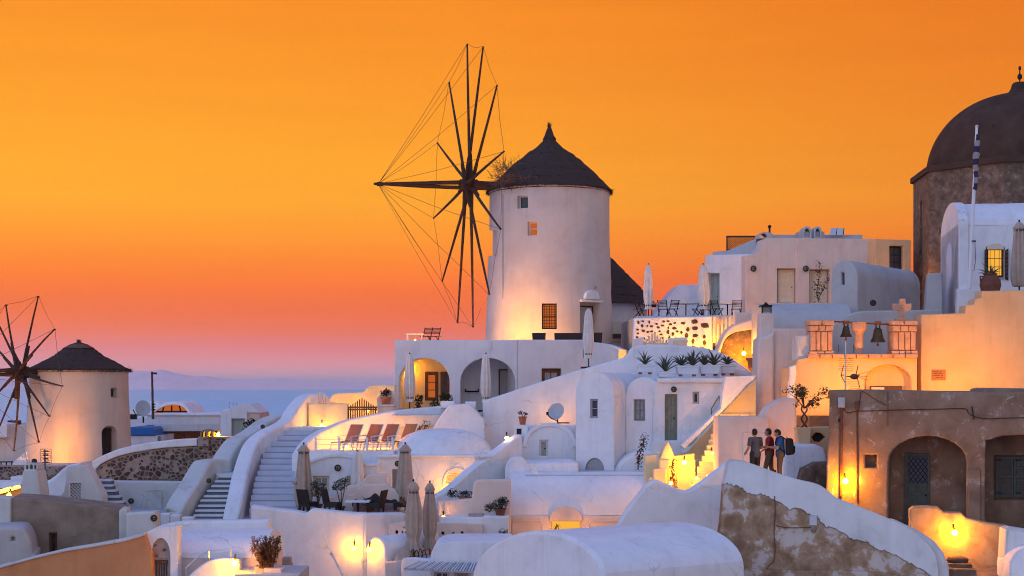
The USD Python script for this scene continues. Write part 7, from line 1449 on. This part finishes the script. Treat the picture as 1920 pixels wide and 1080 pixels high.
T = Thing('arched_canopy', 'bluish white arched canopy behind the grey satellite dish', 'canopy'); T.add('shell', slab(Pl(275, 90), [tuple(p) for p in curve([(240, 779), (250, 764), (268, 754.5), (290, 753), (300, 758)], 4)] + [(300, 780), (240, 780)], 3, r=.05), 'white'); T.done()
lamp('hidden lamp before the distant arched canopy', P(320, 784, 86), 'lamp_high', .08)
T = Thing('satellite_dish', 'grey satellite dish beside the pole in the distance', 'satellite dish'); c = P(268, 767, 82)
m = trimesh.creation.revolve(np.array([(.001, 0), (.2, .02), (.42, .09), (.43, .12), (.41, .12), (.2, .05), (.001, .03)]), sections=28); m.apply_transform(trimesh.transformations.rotation_matrix(math.radians(15), [0, 0, 1]) @ trimesh.transformations.rotation_matrix(math.radians(75), [1, 0, 0])); m.apply_scale([1, 1, 1.15]); m.apply_translation(c); T.add('dish', tm(m.vertices, m.faces), 'plastic_grey')
T.add('arm', tube([c + [0, 0, -.4], c + [-.3, -.5, -.3], c + [-.45, -.5, 0]], .03, 5), 'iron'); T.add('mount', cat(tube([c, c + [0, .1, -.8]], .05, 6), box(c + [-.55, 0, -.45], [.35, .3, .3])), 'iron'); T.done()
T = Thing('lamp_post', 'thin pole with a short crossarm standing before the sea', 'pole'); T.add('pole', tube([P(287, 786, 82), P(285, 697, 82)], [.08, .06], 6), 'brown_wood'); T.add('crossarm', tube([P(284, 700, 82), P(294, 700, 82)], .06, 5), 'brown_wood'); T.add('bracket', cat(*[tube([P(284, y, 81.9), P(291, y, 81.9)], .035, 4) for y in (758, 763, 768)]), 'iron'); T.done()
lamp('hidden lamp at the foot of the small left windmill', P(62, 872.5, 68.6), 'lamp_floodlight', .054)
# far left corner
q = Pl(30, 78)
T = Thing('far_left_house', 'peach house with a white block roof behind the small windmill sails', 'house')
T.add('wall', slab(q, [(-30, 798), (54, 797), (54, 900), (-30, 900)], 4, r=.03), 'peach'); T.add('white_block', slab(q.shift(-.4), [(-30, 790), (13, 795), (13, 820), (-30, 822)], 3), 'white'); T.add('vent', box(P(27, 794, 79.5), [.6, .5, .35]), 'dark_wood'); T.done()
T = Thing('low_rubble_wall', 'low orange lit rubble wall at the foot of the small windmill', 'wall'); q = Pl(60, 66.5)
T.add('mortar', slab(q, [(-30, 873), (45, 873), (45, 874), (118, 874), (118, 930), (-30, 930)], .6, r=.03), 'mortar')
for i, c in enumerate(voronoi_stones(poly(q, [(-30, 874), (118, 875), (118, 900), (-30, 900)]), 110, .025, 15)): T.add('stone', to_world(q, extrude2d(c, -.04, .02, .015, back=False)), 'stone_pale' if i % 2 else 'stone', 0, smooth=False)
T.done()
T = Thing('garden_trellis', 'tiny triangular white lattice panel left of the small windmill', 'screen'); q = Pl(40, 68)
T.add('frame', tube([q.at(31, 863), q.at(50, 848), q.at(50, 863), q.at(31, 863)], .04, 4), 'white_wood'); T.add('slats', cat(*[tube([q.at(31 + 19 * t, 863), q.at(31 + 19 * t, 863 - 15 * t)], .03, 4) for t in (.25, .4, .55, .7, .85)], *[tube([q.at(31 + 19 * t, 863 - 15 * t), q.at(50, 863 - 15 * t)], .03, 4) for t in (.2, .4, .6, .8)]), 'white_wood'); T.done()
T = Thing('tv_antenna', 'blue mast with a television antenna grid before the small windmill', 'antenna'); T.add('mast', tube([P(85, 905, 62), P(84, 843, 62)], .035, 6), 'blue_paint'); T.add('grid', cat(*[tube([P(76, y, 61.9), P(96, y, 61.9)], .012, 3) for y in np.linspace(842, 871, 8)], tube([P(76, 842, 61.9), P(76, 871, 61.9)], .012, 3), tube([P(96, 842, 61.9), P(96, 871, 61.9)], .012, 3), *[box(P(86, y, 61.8), [.2, .1, .06]) for y in (846, 853, 860, 867)]), 'rust'); T.done()
T = Thing('bar_roof', 'pale sloping canopy roof with lamps below at the far left', 'canopy'); q = Pl(10, 56)
T.add('canopy', slab(q, [(-30, 926), (0, 917), (38, 908), (40, 915), (0, 926), (-30, 936)], 2.2, r=.02), 'shade_canvas'); T.add('block', cat(rbox(q.shift(1.5), -30, 903, 40, 915, 0, 1), rbox(q.shift(2.6), 20, 894, 48, 906, 0, 1)), 'white'); T.add('back', rbox(q.shift(2), -30, 915, 40, 945, 0, .2), 'peach'); T.done()
lamp('small bright lamp under the pale canopy roof at the left edge', P(17, 928, 55.7), 'lamp_high', .08)
T = Thing('terrace_rail', 'thin dark railing with a pot beside the small windmill foot', 'railing'); T.add('rail', cat(tube([P(0, 866, 67.5), P(30, 866, 67.5)], .03, 4), *[tube([P(x, 866, 67.5), P(x, 875, 67.5)], .03, 4) for x in (2, 12, 22)]), 'iron'); T.add('box', rbox(Pl(38, 67.3), 25, 864, 50, 874, 0, .5, .03), 'white'); T.done()
setting('mill_terrace', slab(Pl(100, 66.8), [(-60, 876), (330, 876), (330, 905), (-60, 905)], 12), 'paving')
haze_box()
